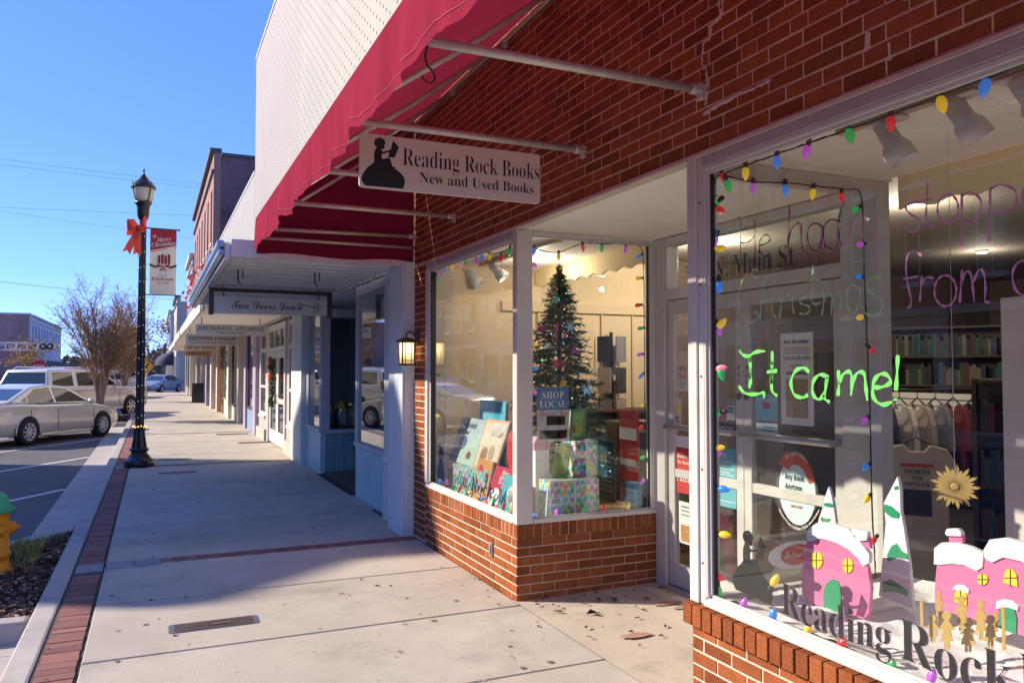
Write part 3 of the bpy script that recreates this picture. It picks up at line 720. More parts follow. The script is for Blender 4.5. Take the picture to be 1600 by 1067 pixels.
MB().box(.60, .655, 7.98, 14.62, 2.74, 2.90).box(.655, 2.42, 7.95, 7.998, 2.76, 2.93).build('fascia', FASC, can, bev=.006)
MB().box(.545, .598, 7.97, 14.7, 2.78, 2.83).box(.53, .598, 7.97, 14.7, 2.85, 2.915).build('gutter', GUTB, can, bev=.008)
MB().box(1.2, 1.9, 7.9, 7.90, 0, 0.0) if False else None
for (px, py) in ((372, 428), (492, 432)):
    c = P(px, py, Z=2.74); MB().tube([(c.x, c.y, 2.78), (c.x, c.y, 2.66), (c.x + .03, c.y, 2.63)], .009, 5).tube([(c.x + .05, c.y, 2.78), (c.x + .05, c.y, 2.69)], .007, 5).build('conduit_stub', IRON, can)
# front of the first shop: boarded pilasters, two bays with a recess between
def boards(mb, x0, x1, y0, y1, z0, z1, w=.12, axis='y'):
    a0, a1 = (y0, y1) if axis == 'y' else (x0, x1); k = max(1, round((a1 - a0) / w)); w = (a1 - a0) / k
    for i in range(k):
        a = a0 + i * w + .004; b = a0 + (i + 1) * w - .004
        if axis == 'y': mb.box(x0, x1, a, b, z0, z1)
        else: mb.box(a, b, y0, y1, z0, z1)
    return mb
def plank_parts(name, parent, mat, x0, x1, y0, y1, z0, z1, w=.12, axis='y'):
    a0, a1 = (y0, y1) if axis == 'y' else (x0, x1); k = max(1, round((a1 - a0) / w)); w = (a1 - a0) / k
    for i in range(k):
        a = a0 + i * w + .004; b = a0 + (i + 1) * w - .004; j = rnd.uniform(0, .003)
        (MB().box(x0 - j, x1, a, b, z0, z1) if axis == 'y' else MB().box(a, b, y0 - j, y1, z0, z1)).build(name, mat, parent, bev=.003)
pil = MB().box(2.34, 2.52, 7.855, 8.385, -.05, 2.79).build('pilaster', PBLUE, nb)
plank_parts('plank', pil, PBLUE, 2.32, 2.338, 7.86, 8.38, -.02, 2.785, .18)
plank_parts('plank', pil, PBLUE, 2.345, 2.43, 7.835, 7.853, -.02, 2.74, .09, 'x') if False else None
pil = MB().box(2.43, 2.52, 8.40, 8.98, -.05, 2.79).box(2.40, 2.43, 8.42, 8.9, -.05, .62).build('pilaster', SAGE, nb, bev=.004)
MB().box(2.385, 2.43, 8.42, 8.95, .62, .70).build('corbel', SAGE, pil, bev=.02)
def bay(parent, y0, y1, sill=.70, head=2.68, x=2.50, base=TEAL, frame=TRIMV, depth=.06, board_w=.14, ret=None, glass=True):
    bk = MB().box(x + .022, x + .08, y0, y1, -.05, sill - .03).build('kick_panel', base, parent)
    plank_parts('plank', bk, base, x, x + .02, y0 + .004, y1 - .004, -.02, sill - .035, board_w)
    f = MB().box(x - .03, x + .07, y0 - .01, y1 + .01, sill - .03, sill + .03).box(x - .01, x + .06, y0, y1, head, head + .12).box(x - .012, x + .055, y0, y0 + .09, sill + .03, head).box(x - .012, x + .055, y1 - .09, y1, sill + .03, head)
    f.box(x + .0, x + .05, y0 + .09, y0 + .13, sill + .03, head).box(x + .0, x + .05, y1 - .13, y1 - .09, sill + .03, head)
    wfr = f.build('window_frame', frame, parent, bev=.004)
    if glass: MB().box(x + .02, x + .026, y0 + .12, y1 - .12, sill + .02, head + .01).build('pane', GLASS, wfr)
    return wfr
bay(nb, 9.0, 10.66); bay(nb, 13.12, 14.42)
# far return of the recess (faces the viewer) with its window display
bk = MB().box(2.58, 3.5, 13.152, 13.2, -.05, .64).build('kick_panel', TEAL, nb)
plank_parts('plank', bk, M('deep_teal_paint', (.20, .36, .40), .5, var=.1, vs=3), 2.58, 3.5, 13.13, 13.15, -.02, .635, .15, 'x')
f = MB().box(2.50, 3.5, 13.10, 13.2, .645, .71).box(2.50, 2.64, 13.09, 13.2, .71, 2.69).box(2.64, 3.5, 13.1, 13.2, 2.55, 2.69)
wfr = f.build('window_frame', TRIMV, nb, bev=.004); MB().box(2.64, 3.5, 13.15, 13.156, .71, 2.55).build('pane', GLASS, wfr)
MB().box(3.52, 3.58, 10.7, 13.1, 0, 2.74).build('recess_wall', M('blue_grey_wall', (.16, .21, .24), .7, var=.06, vs=2), nb)
MB().box(2.6, 5.0, 14.9, 14.96, .0, 2.9).build('display_back', M('blue_grey_wall', (.16, .21, .24)), nb)
MB().box(2.55, 3.5, 13.21, 14.85, .60, .68).build('display_platform', INTER, nb)
MB().box(2.45, 12, 8.0, 22.1, 2.83, 2.94).build('shop_ceiling', SOFFIT, nb)
MB().box(2.46, 2.54, 8.4, 15.0, 2.815, 2.96).build('header', SAGE, nb)
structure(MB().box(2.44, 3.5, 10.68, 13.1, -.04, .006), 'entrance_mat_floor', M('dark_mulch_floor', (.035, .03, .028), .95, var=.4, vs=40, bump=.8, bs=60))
MB().box(2.40, 2.53, 14.45, 15.58, -.05, 2.79).build('pilaster', SAGE, nb, bev=.005)
# attorney's front
plw = M('white_joinery_paint', (.66, .64, .62), .45, var=.04, vs=3)
def door_unit(parent, y0, y1, x=2.52, leaf=plw, frame=GREYST, leaves=2, transom=3):
    w = (y1 - y0) / leaves
    f = MB().box(x - .05, x + .08, y0 - .14, y0, 0, 2.72).box(x - .05, x + .08, y1, y1 + .14, 0, 2.72).box(x - .03, x + .06, y0, y1, 2.12, 2.20).box(x - .03, x + .06, y0, y1, 2.58, 2.72)
    for k in range(1, transom): yy = y0 + (y1 - y0) * k / transom; f.box(x - .02, x + .05, yy - .03, yy + .03, 2.20, 2.58)
    fo = f.build('door_frame', leaf, parent, bev=.004); MB().box(x + .01, x + .02, y0, y1, 2.2, 2.58).build('pane', DARKGLASS, fo)
    for k in range(leaves):
        a = y0 + k * w + .01; b = a + w - .02; d = MB()
        d.box(x - .01, x + .04, a, a + .16, .03, 2.11).box(x - .01, x + .04, b - .16, b, .03, 2.11).box(x - .01, x + .04, a + .16, b - .16, .03, .32).box(x - .01, x + .04, a + .16, b - .16, 1.95, 2.11).box(x - .01, x + .04, a + .16, b - .16, .95, 1.06)
        do = d.build('door', leaf, parent, bev=.004); MB().box(x + .012, x + .018, a + .15, b - .15, .31, 1.96).build('door_glass', DARKGLASS, do)
        hy = b - .08 if k == 0 and leaves == 2 else a + .08
        MB().tube([(x - .05, hy, .95), (x - .05, hy, 1.15)], .012, 6).box(x - .05, x, hy - .01, hy + .01, .96, .98).box(x - .05, x, hy - .01, hy + .01, 1.12, 1.14).build('handle', BRZ, do)
def sash_bay(parent, y0, y1, x=2.5, wall=GREYST, frame=plw, dark=DARKGLASS):
    MB().box(x + .0, x + .1, y0 - .22, y0, -.02, 2.76).box(x, x + .1, y1, y1 + .22, -.02, 2.76).box(x + .0, x + .1, y0, y1, -.02, .52).build('stucco_pier', wall, parent, bev=.004)
    MB().box(x - .07, x + .1, y0 - .25, y1 + .25, -.02, .26).build('stone_base', M('stone_base', (.45, .42, .38), .85, var=.1, vs=6), parent, bev=.012)
    f = MB().box(x - .05, x + .06, y0 - .02, y1 + .02, .52, .58)
    for a, b, zz0, zz1 in ((y0, y0 + .07, .58, 2.7), (y1 - .07, y1, .58, 2.7), (y0 + .07, y1 - .07, 2.60, 2.7), (y0 + .07, y1 - .07, 2.12, 2.22), (y0 + .07, y1 - .07, 1.25, 1.31), (y0 + .07, y1 - .07, .58, .66)): f.box(x + .0, x + .05, a, b, zz0, zz1)
    fo = f.build('window_frame', frame, parent, bev=.004); MB().box(x + .02, x + .026, y0 + .06, y1 - .06, .6, 2.66).build('pane', dark, fo)
sash_bay(nb, 15.85, 16.55); door_unit(nb, 17.0, 19.5); sash_bay(nb, 20.1, 21.2)
MB().box(2.47, 2.6, 15.6, 22.15, 2.765, 2.95).build('header', GREYST, nb)
MB().box(2.41, 2.56, 21.5, 22.15, -.05, 2.76).build('pilaster', M('dusty_purple_paint', (.36, .31, .44), .6), nb, bev=.005)
cn = MB().box(.80, 2.41, 14.72, 22.1, 2.80, 2.88).build('canopy', SOFFIT, nb)
MB().box(.74, .796, 14.70, 22.12, 2.72, 2.99).box(.80, 2.41, 14.66, 14.71, 2.76, 2.98).build('fascia', M('cream_fascia', (.62, .58, .52), .6), cn, bev=.01)
# --- the lower building with metal facing: clothing shop and toy shop
lb2 = thing('low_cladded_building', 'lower metal faced building with dark framed shop windows and purple trim under a cream canopy', 'building', (3, 29, 0))
MB().box(2.42, 2.52, 22.23, 37.0, 2.95, 7.0).build('cladding', PERF1, lb2)
MB().box(2.40, 2.54, 22.23, 37.0, 7.0, 7.07).build('coping', TRIMV, lb2)
MB().box(2.53, 12, 22.23, 37, 2.95, 6.9).build('upper_storey', MATS['dark_block'], lb2)
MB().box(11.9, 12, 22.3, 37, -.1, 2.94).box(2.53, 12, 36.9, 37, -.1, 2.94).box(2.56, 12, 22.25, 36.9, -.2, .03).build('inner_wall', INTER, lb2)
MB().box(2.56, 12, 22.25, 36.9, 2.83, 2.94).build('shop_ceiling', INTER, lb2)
PUR = MATS['dusty_purple_paint']; CRM = M('cream_stone', (.62, .56, .47), .8, var=.06, vs=3); BLK = M('blue_kick_paint', (.22, .33, .48), .5)
bay(lb2, 22.3, 24.2, sill=.62, base=BLK, frame=DGREY, board_w=.3)
MB().box(2.44, 2.6, 24.25, 24.75, -.05, 2.8).build('pilaster', PUR, lb2, bev=.005)
door_unit(lb2, 25.0, 26.2, leaf=DGREY, leaves=1, transom=1, x=2.7)
MB().box(2.44, 2.6, 26.4, 26.9, -.05, 2.8).build('pilaster', CRM, lb2, bev=.005)
bay(lb2, 27.0, 29.2, sill=.5, base=CRM, frame=DGREY, board_w=.5)
MB().box(2.38, 2.6, 29.3, 30.0, -.05, 2.8).build('pilaster', CRM, lb2, bev=.005)
bay(lb2, 30.1, 32.6, sill=.6, base=CRM, frame=M('green_frame', (.22, .36, .25), .5), board_w=.5)
door_unit(lb2, 33.0, 34.1, leaf=M('varnished_oak_door', (.28, .13, .05), .4, var=.15, vs=6), leaves=1, transom=1)
MB().box(2.36, 2.6, 34.4, 35.0, -.05, 2.8).build('pilaster', M('pink_plaster', (.60, .46, .43), .8), lb2, bev=.005)
bay(lb2, 35.1, 36.8, sill=.6, base=CRM, frame=PUR, board_w=.5)
cn = MB().box(.85, 2.41, 22.35, 36.9, 2.86, 2.93).build('canopy', SOFFIT, lb2)
MB().box(.78, .846, 22.3, 36.95, 2.80, 3.05).box(.85, 2.41, 22.3, 22.345, 2.84, 3.02).build('fascia', MATS['cream_fascia'], cn, bev=.01)
# --- two storey brick building with a dark weathered side wall
bb = thing('tall_brick_building', 'tall red brick building with arched upper windows and a dark weathered blank side wall', 'building', (6, 47, 0))
BT = brick_tex('weathered_brick', (.20, .075, .075), (.13, .055, .06), (.20, .16, .16), dirt=.55, ds=.5)
BT2 = brick_tex('red_front_brick', (.33, .13, .10), (.26, .10, .08), (.34, .25, .22), dirt=.2)
STONE = M('pale_stone_trim', (.55, .48, .44), .8, var=.08, vs=3)
def tall_front(parent, x, y0, y1, z0, zt, rows, mat, wmat=DARKGLASS, n=6, ww=1.0, thick=.3, frame=plw, mirror=1, arched=False, mull=True):
    """front wall with recessed sash windows; mirror=1: faces -X, -1: faces +X"""
    step = (y1 - y0) / n; ops = []
    for (za, zb) in rows:
        for k in range(n): c = y0 + (k + .5) * step; ops.append((c - ww / 2, c + ww / 2, za, zb))
    xa, xb = (x, x + thick) if mirror == 1 else (x - thick, x)
    MBw = punched(MB(), xa, xb, y0, y1, z0, zt, ops)
    MBw.build('front_wall', mat, parent)
    cache = {}
    for (a, b, za, zb) in ops:
        h = round(zb - za, 3)
        if h not in cache:
            f = MB(); w2 = ww / 2; s = mirror
            def bx(u0, u1, ya, yb, z_0, z_1, f=f, s=s): f.box(min(u0 * s, u1 * s), max(u0 * s, u1 * s), ya, yb, z_0, z_1)
            bx(.10, .18, -w2, -w2 + .07, 0, h); bx(.10, .18, w2 - .07, w2, 0, h); bx(.10, .18, -w2 + .07, w2 - .07, h - .07, h); bx(.10, .18, -w2 + .07, w2 - .07, 0, .07); bx(.11, .17, -w2 + .07, w2 - .07, h * .5 - .03, h * .5 + .03)
            bx(-.05, .2, -w2 - .08, w2 + .08, -.12, -.002)
            if mull: bx(.12, .16, -.02, .02, .07, h * .5 - .03); bx(.12, .16, -.02, .02, h * .5 + .03, h - .07)
            if arched:
                hw = w2 + .12; ring = [(hw * math.cos(t), h - .02 + .42 * math.sin(t)) for t in [math.pi * k / 10 for k in range(11)]] + [((hw - .18) * math.cos(t), h - .02 + .24 * math.sin(t)) for t in [math.pi * k / 10 for k in range(10, -1, -1)]]
                f.prism(ring, (-.04 * s, 0, 0), (0, 1, 0), (0, 0, 1), (.14 * s, 0, 0))
            g = MB(); g.box(min(.14 * s, .15 * s), max(.14 * s, .15 * s), -w2 + .05, w2 - .05, .05, h - .05)
            cache[h] = (f.mesh('window', frame), g.mesh('pane', wmat))
        o = put('window', cache[h][0], parent, (x, (a + b) / 2, za))
        gl = put('pane', cache[h][1], o, (x, (a + b) / 2, za))
MB().box(2.61, 14, 37.05, 55, 3.0, 11.15).build('side_wall', BT, bb)
tall_front(bb, 2.3, 37.05, 55, 3.05, 11.3, [(4.2, 6.3), (7.4, 9.8)], BT2, n=7, ww=1.0)
MB().box(2.13, 2.62, 37.0, 55, 11.31, 11.47).box(2.2, 2.299, 37.0, 55, 10.4, 10.52).box(2.63, 14, 37.0, 37.3, 11.16, 11.3).box(2.17, 2.299, 37.05, 55, 6.75, 6.92).build('cornice', M('dark_cornice', (.10, .09, .10), .7), bb)
for (y, m__) in ((37.05, CRM), (40.5, PUR), (45, CRM), (50, STONE)):
    MB().box(2.3, 2.6, y, y + .7, -.05, 3.0).build('pilaster', m__, bb)
for (a, b, m__) in ((37.9, 40.4, DGREY), (41.3, 44.8, plw), (45.8, 49.9, DGREY), (50.8, 54.8, plw)):
    bay(bb, a, b, sill=.6, base=PUR if a < 41 else CRM, frame=m__, board_w=.8, glass=False)
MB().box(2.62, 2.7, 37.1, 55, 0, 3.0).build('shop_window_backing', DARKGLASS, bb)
cn = MB().box(.95, 2.14, 37.2, 54.8, 2.92, 3.0).build('canopy', SOFFIT, bb)
MB().box(.88, .946, 37.1, 54.9, 2.86, 3.12).box(.95, 2.14, 37.1, 37.18, 2.86, 3.08).build('fascia', MATS['cream_fascia'], cn)
# --- further fronts
def simple_block(name, label, y0, y1, H, mat, base, x=2.2, n=3, rows=((4.0, 6.2),), cor=None, frame=plw, arched=False):
    t = thing(name, label, 'building', (x + 4, (y0 + y1) / 2, 0))
    MB().box(x + .31, x + 12, y0 + .01, y1 - .01, 0, H - .3).build('wall', mat, t)
    tall_front(t, x, y0, y1, 3.0, H, list(rows), mat, n=n, ww=1.0, frame=frame, arched=arched)
    MB().box(x - .2, x + .35, y0, y1, H, H + .25).box(x - .1, x, y0, y1, H - .6, H - .45).build('cornice', cor or STONE, t)
    k = max(2, int((y1 - y0) / 3)); st = (y1 - y0) / k
    for i in range(k + 1): MB().box(x - .06, x + .3, min(y0 + i * st, y1 - .4), min(y0 + i * st, y1 - .4) + .4, 0, 2.995).build('pilaster', base, t)
    for i in range(k): MB().box(x + .1, x + .3, y0 + i * st + .4, y0 + (i + 1) * st, .5, 2.995).build('shop_window', DARKGLASS, t); MB().box(x + .02, x + .3, y0 + i * st + .4, y0 + (i + 1) * st, 0, .495).build('kick_panel', base, t)
    return t
simple_block('lavender_building', 'lavender painted building with plain parapet just beyond the tall brick one', 55.1, 63, 9.0, M('lavender_wall', (.33, .30, .45), .8, var=.05, vs=1), CRM)
simple_block('corniced_building', 'cream building with a heavy dark cornice across the side street', 77.5, 88, 8.2, M('cream_wall', (.50, .44, .36), .8, var=.05, vs=1), CRM, cor=M('green_cornice', (.10, .14, .13), .6), x=1.85)
simple_block('blue_corner_building', 'pale blue building farthest along the shop row', 88.1, 110, 7.6, M('pale_blue_wall', (.30, .38, .55), .8, var=.05, vs=1), M('white_base', (.6, .6, .62), .7), n=5, x=1.5)
da = thing('dome_awning', 'small dark round awning over the far corner doorway', 'awning', (1.0, 86, 2.5))
m_ = MB()
rows = []
for i in range(9):
    t_ = math.pi * i / 8; rows.append([(1.78 - 1.7 * math.sin(t_) * math.cos(u * .392 / 2 * 1), 86 + 1.6 * math.cos(t_), 2.2 + 1.3 * math.sin(u * .392 / 2 * 1) * 1) for u in range(9)])
m_.grid(rows); m_.build('canopy_cloth', M('navy_canvas', (.02, .03, .07), .8), da)
MB().tube([(1.78 - 1.7 * math.sin(math.pi * i / 16), 86 + 1.6 * math.cos(math.pi * i / 16), 2.2) for i in range(17)], .03, 5).build('frame_rim', IRON, da)

# =================================================================== ACROSS THE STREET
FXX = -16.0
def across(name, label, y0, y1, H, mat, rows, n, ww=1.0, arched=False, shop=None, para=None, frame=plw, cor=STONE, depth=14, awning=None, wgl=None, thick=.35):
    t = thing(name, label, 'building', (FXX - 5, (y0 + y1) / 2, 0))
    MB().box(FXX - depth, FXX - thick - .01, y0 + .02, y1 - .02, -.2, H - .35).build('wall', mat, t)
    tall_front(t, FXX, y0, y1, 3.3, H, list(rows), mat, n=n, ww=ww, mirror=-1, arched=arched, frame=frame, wmat=wgl or DARKGLASS, thick=thick)
    MB().box(FXX - .4, FXX + .22, y0, y1, H + .002, H + .28).box(FXX + .002, FXX + .12, y0, y1, H - .7, H - .52).box(FXX + .002, FXX + .1, y0, y1, 3.3, 3.55).build('cornice', cor, t)
    if para:
        MB().prism(para, (FXX - .02, 0, H + .281), (0, 1, 0), (0, 0, 1), (-.35, 0, 0)).build('parapet', mat, t)
    k = max(2, int((y1 - y0) / 3.2)); st = (y1 - y0) / k; sm_ = shop or STONE
    for i in range(k + 1):
        a = min(y0 + i * st, y1 - .5); MB().box(FXX - .3, FXX + .06, a, a + .5, 0, 3.295).build('pilaster', sm_, t)
    for i in range(k):
        a, b = y0 + i * st + .5, y0 + (i + 1) * st
        if i == k - 1: b = y1 - .5
        MB().box(FXX - .3, FXX - .02, a, b, 0, .6).box(FXX - .3, FXX - .02, a, b, 2.7, 3.29).build('shopfront_panel', sm_, t)
        MB().box(FXX - .2, FXX - .15, a, b, .602, 2.698).build('shop_window', DARKGLASS, t)
    if awning:
        MB().prism([(0, 3.2), (1.3, 2.45), (1.3, 2.2), (1.27, 2.2), (1.27, 2.42), (0, 3.15)], (FXX + .07, y0 + .3, 0), (1, 0, 0), (0, 0, 1), (0, y1 - y0 - .6, 0)).build('awning', awning, t)
    return t
DB = brick_tex('dark_painted_brick', (.12, .062, .05), (.085, .047, .04), (.16, .115, .095), dirt=.35, ds=.6)
TB = brick_tex('tan_brick', (.42, .27, .17), (.36, .23, .15), (.45, .36, .28), dirt=.2)
RB = brick_tex('brown_brick', (.26, .11, .075), (.20, .085, .06), (.3, .22, .18), dirt=.25)
PEEL = M('peeling_white_paint', (.20, .12, .10), .9, var=.6, vs=3)
SKYGL = M('bright_window_glass', (.05, .07, .09), .02, spec=1.0)
across('brown_shop_building', 'brown brick shop building behind the camera across the street', -14, 1.5, 7.6, RB, [(4.5, 6.3)], 5)
across('dark_brick_building', 'dark painted brick building facing the bookshop across the street', 1.6, 15.6, 8.0, DB, [(4.35, 6.5)], 6, ww=.95, shop=PEEL)
across('tall_stepped_building', 'three storey brick building with a raised pediment across the street', 15.7, 26, 10.2, RB, [(4.3, 6.2), (7.3, 9.2)], 5, para=[(15.75, 0), (26, 0), (26, 2.0), (24.6, 2.9), (18.8, 2.9), (17.4, .9), (15.75, .1)], cor=STONE)
across('low_cream_building', 'low cream brick building across the street', 26.1, 40, 6.4, TB, [(4.2, 5.4)], 6, shop=CRM)
across('arched_window_building', 'tan brick building with pairs of arched windows across the street', 40.1, 52, 9.0, TB, [(4.6, 7.0)], 5, arched=True, shop=STONE, ww=1.0)
across('plain_brick_building', 'plain brick building with white sash windows across the street', 52.1, 65.8, 8.4, RB, [(4.6, 6.8)], 5, shop=GREYST, ww=1.1, awning=M('black_canvas', (.02, .02, .022), .8))
fb = across('white_fronted_brick_building', 'red brick building with a white front and tall dark windows beyond the side street', 132, 172, 9.4, M('white_painted_brick', (.55, .52, .60), .8, var=.05, vs=.5), [(5.2, 8.2)], 12, ww=1.3, frame=DGREY, shop=M('grey_shopfront', (.4, .42, .48), .7), awning=M('black_canvas', (.02, .02, .022), .8), depth=40)
MB().box(FXX - 40, FXX - .36, 131.8, 132.0, -.2, 9.6).build('brick_side_wall', brick_tex('pink_far_brick', (.36, .17, .17), (.31, .14, .15), (.4, .27, .26), scale=.5), fb)
MB().box(FXX - 40, FXX - .1, 131.7, 132.2, 9.6, 9.85).build('coping', STONE, fb)
MB().prism([(0, 4.6), (0, 2.8), (1.6, 2.6), (1.6, 3.0)], (FXX - 7, 131.79, 0), (0, -1, 0), (0, 0, 1), (-5, 0, 0)).build('side_awning', MATS['black_canvas'], fb)
# =================================================================== PLANTED ISLANDS
def island(poly, name, seedn, chips, mulch=True):
    """raised kerb ring round a mulch bed"""
    n = len(poly); c = sum((Vector(p) for p in poly), Vector((0, 0))) / n
    inner = []; onk = lambda p, q: abs(p.x + .75) < .02 and abs(q.x + .75) < .02
    for i in range(n):
        p0, p1, p2 = (Vector(poly[(i + k) % n]) for k in (-1, 0, 1))
        e1 = (p1 - p0).normalized(); e2 = (p2 - p1).normalized(); n1 = Vector((-e1.y, e1.x)); n2 = Vector((-e2.y, e2.x))
        b = (n1 + n2).normalized()
        if onk(p0, p1): inner.append(Vector((p1.x, p1.y - .17 / max(.25, abs(e2.x)))))
        elif onk(p1, p2): inner.append(Vector((p1.x, p1.y + .15 / max(.25, abs(e1.x)))))
        else: inner.append(p1 + b * (.15 / max(.3, b.dot(n1))))
    root = tag(MB().add([(p.x, p.y, -.05) for p in inner] + [(p.x, p.y, -.3) for p in inner], [list(range(n))]).build(name, SOIL), kind='structure')
    for i in range(n):
        j = (i + 1) % n; a, b, d, e = Vector(poly[i]), Vector(poly[j]), inner[j], inner[i]
        if abs(a.x + .75) < .02 and abs(b.x + .75) < .02: continue
        MB().add([(q.x, q.y, z) for z in (-.3, .0) for q in (a, b, d, e)], [(0, 1, 2, 3), (7, 6, 5, 4), (0, 4, 5, 1), (1, 5, 6, 2), (2, 6, 7, 3), (3, 7, 4, 0)]).build('kerb_stone', KERB, root, bev=.02, seg=2)
    r = random.Random(seedn); m_ = MB(); k = 0
    def inside(x, y):
        s = True
        for i in range(n):
            p, q = inner[i], inner[(i + 1) % n]
            if (q.x - p.x) * (y - p.y) - (q.y - p.y) * (x - p.x) < -.005: return False
        return True
    xs = [p.x for p in inner]; ys_ = [p.y for p in inner]
    while k < chips:
        x, y = r.uniform(min(xs), max(xs)), r.uniform(min(ys_), max(ys_))
        if not inside(x, y): continue
        a = r.uniform(0, 6.28); l = r.uniform(.008, .035); w = r.uniform(.004, .011); t = r.uniform(-.6, .6)
        u = Vector((math.cos(a), math.sin(a), t * .6)).normalized(); v = u.orthogonal().normalized(); v.rotate(Matrix.Rotation(r.uniform(0, 6.28), 3, u)); ww = u.cross(v)
        m_.obox((x, y, -.045 + r.uniform(0, .03)), u * l, v * w, ww * .004, r.choice((0, 0, 0, 0, 1, 1, 2))); k += 1
    tag(m_.build('bark_mulch', [M('dark_bark', (.06, .032, .024), .95, rand=.5), M('brown_bark', (.20, .12, .08), .95, rand=.4), M('pale_bark', (.42, .31, .24), .95, rand=.3)], fixn=False), kind='stuff')
    return root, inside
isl, ins1 = island([(-.75, 6.26), (-.75, 9.94), (-2.9, 7.05), (-2.9, 6.38)], 'planting_bed', 3, 5200)
isl2, _ = island([(-.75, 28.6), (-.75, 34.2), (-3.6, 29.4), (-3.6, 28.9)], 'planting_bed', 4, 900)
isl3, _ = island([(-.75, 45.6), (-.75, 51.2), (-3.6, 46.4), (-3.6, 45.9)], 'planting_bed', 5, 500)
# grass
gr = MB(); r_ = random.Random(11)
for (cx, cy, k, sp, h) in ((-.98, 8.55, 260, .16, .17), (-1.12, 8.95, 120, .12, .14), (-1.05, 8.15, 110, .14, .09), (-.95, 9.15, 60, .10, .10), (-1.35, 8.75, 90, .16, .12), (-.86, 9.4, 30, .05, .08), (-1.9, 7.4, 90, .2, .12)):
    for i in range(k):
        x, y = r_.gauss(cx, sp * .6), r_.gauss(cy, sp * .7)
        if x > -.92 and y < 9.2: x = -.93 - r_.uniform(0, .1)
        a = r_.uniform(0, 6.28); l = h * r_.uniform(.5, 1.25); b = r_.uniform(.1, .75); d = Vector((math.cos(a), math.sin(a), 0)); s_ = Vector((-d.y, d.x, 0)) * .0035
        p0 = Vector((x, y, -.05)); p1 = p0 + d * l * b * .35 + Vector((0, 0, l * .65)); p2 = p0 + d * l * b + Vector((0, 0, l * (1.0 - .3 * b)))
        gr.add([p0 - s_, p0 + s_, p1 + s_ * .8, p1 - s_ * .8, p2], [(0, 1, 2, 3), (3, 2, 4)], r_.choice((0, 0, 1)))
tag(gr.build('grass', [M('winter_grass', (.22, .28, .06), .7, rand=.35), M('dry_grass', (.42, .38, .15), .8, rand=.3)], fixn=False), kind='stuff')
# dead leaves and crumbs on the pavement
lf = MB()
def leaf(x, y, s, z0=.003):
    a = r_.uniform(0, 6.28); u = Vector((math.cos(a), math.sin(a), 0)); v = Vector((-u.y, u.x, 0)); c = Vector((x, y, z0))
    lf.add([c - u * s, c + v * s * .45 + Vector((0, 0, s * .5)), c + u * s, c - v * s * .45 + Vector((0, 0, s * .35))], [(0, 1, 2), (0, 2, 3)], r_.choice((0, 0, 1, 2)))
for i in range(45): leaf(r_.uniform(2.5, 3.6), r_.uniform(3.3, 5.2), r_.uniform(.006, .03), .016)
for i in range(24): leaf(r_.uniform(2.5, 3.6), r_.uniform(5.0, 5.28), r_.uniform(.01, .03), .018)
for (px, py, s) in ((1095, 965, .045), (925, 958, .05), (870, 955, .035), (1000, 950, .03), (1040, 978, .03), (590, 915, .03), (610, 915, .02), (565, 905, .02), (960, 937, .04), (1010, 936, .04)):
    c = P(px, py, Z=.015 if px > 830 else .003); leaf(c.x, c.y, s, c.z)
for i in range(110): leaf(r_.uniform(-.3, 2.4), r_.uniform(3.6, 16), r_.choice((.004, .006, .012, .02)))
for i in range(60): leaf(r_.uniform(2.1, 2.42), r_.uniform(5.4, 15), r_.uniform(.006, .02))
for i in range(60): leaf(r_.uniform(2.5, 3.4), r_.uniform(10.7, 13), r_.uniform(.008, .025), .012)
for i in range(40): leaf(r_.uniform(-.6, -.36), r_.uniform(4, 12), r_.uniform(.004, .014))
tag(lf.build('fallen_leaves', [M('brown_leaf', (.22, .12, .06), .85, rand=.4), M('tan_leaf', (.42, .30, .19), .85, rand=.3), M('dark_crumb', (.04, .03, .025), .9)], fixn=False), kind='stuff')
# old gum spots and small stains trodden into the concrete
gs = MB()
for i in range(150):
    x, y = r_.uniform(-.3, 2.35), 3.2 + 13 * r_.random() ** 1.3; s_ = r_.choice((.006, .008, .011, .016, .022)); k0 = r_.uniform(0, 6)
    gs.add([(x + s_ * r_.uniform(.7, 1.15) * math.cos(k0 + k * .7854), y + s_ * r_.uniform(.7, 1.15) * math.sin(k0 + k * .7854), .0032) for k in range(8)], [list(range(8))], r_.choice((0, 0, 1)))
for (ax, ay, n_) in ((.35, 4.3, 16), (1.5, 6.0, 12), (1.9, 8.6, 14), (.5, 10.2, 16)):
    q = Vector((ax, ay, .0034)); a = r_.uniform(-.5, .5)
    for k in range(n_):
        a += r_.gauss(0, .35); e = q + Vector((math.cos(a) * .06, math.sin(a) * .06, 0)); n2 = Vector((-math.sin(a), math.cos(a), 0)) * r_.uniform(.0008, .0018); gs.add([q - n2, q + n2, e + n2, e - n2], [(0, 1, 2, 3)], 0); q = e
tag(gs.build('pavement_stains', [M('old_gum', (.16, .145, .13), .9), M('pale_gum', (.30, .27, .24), .9)], fixn=False), kind='stuff')
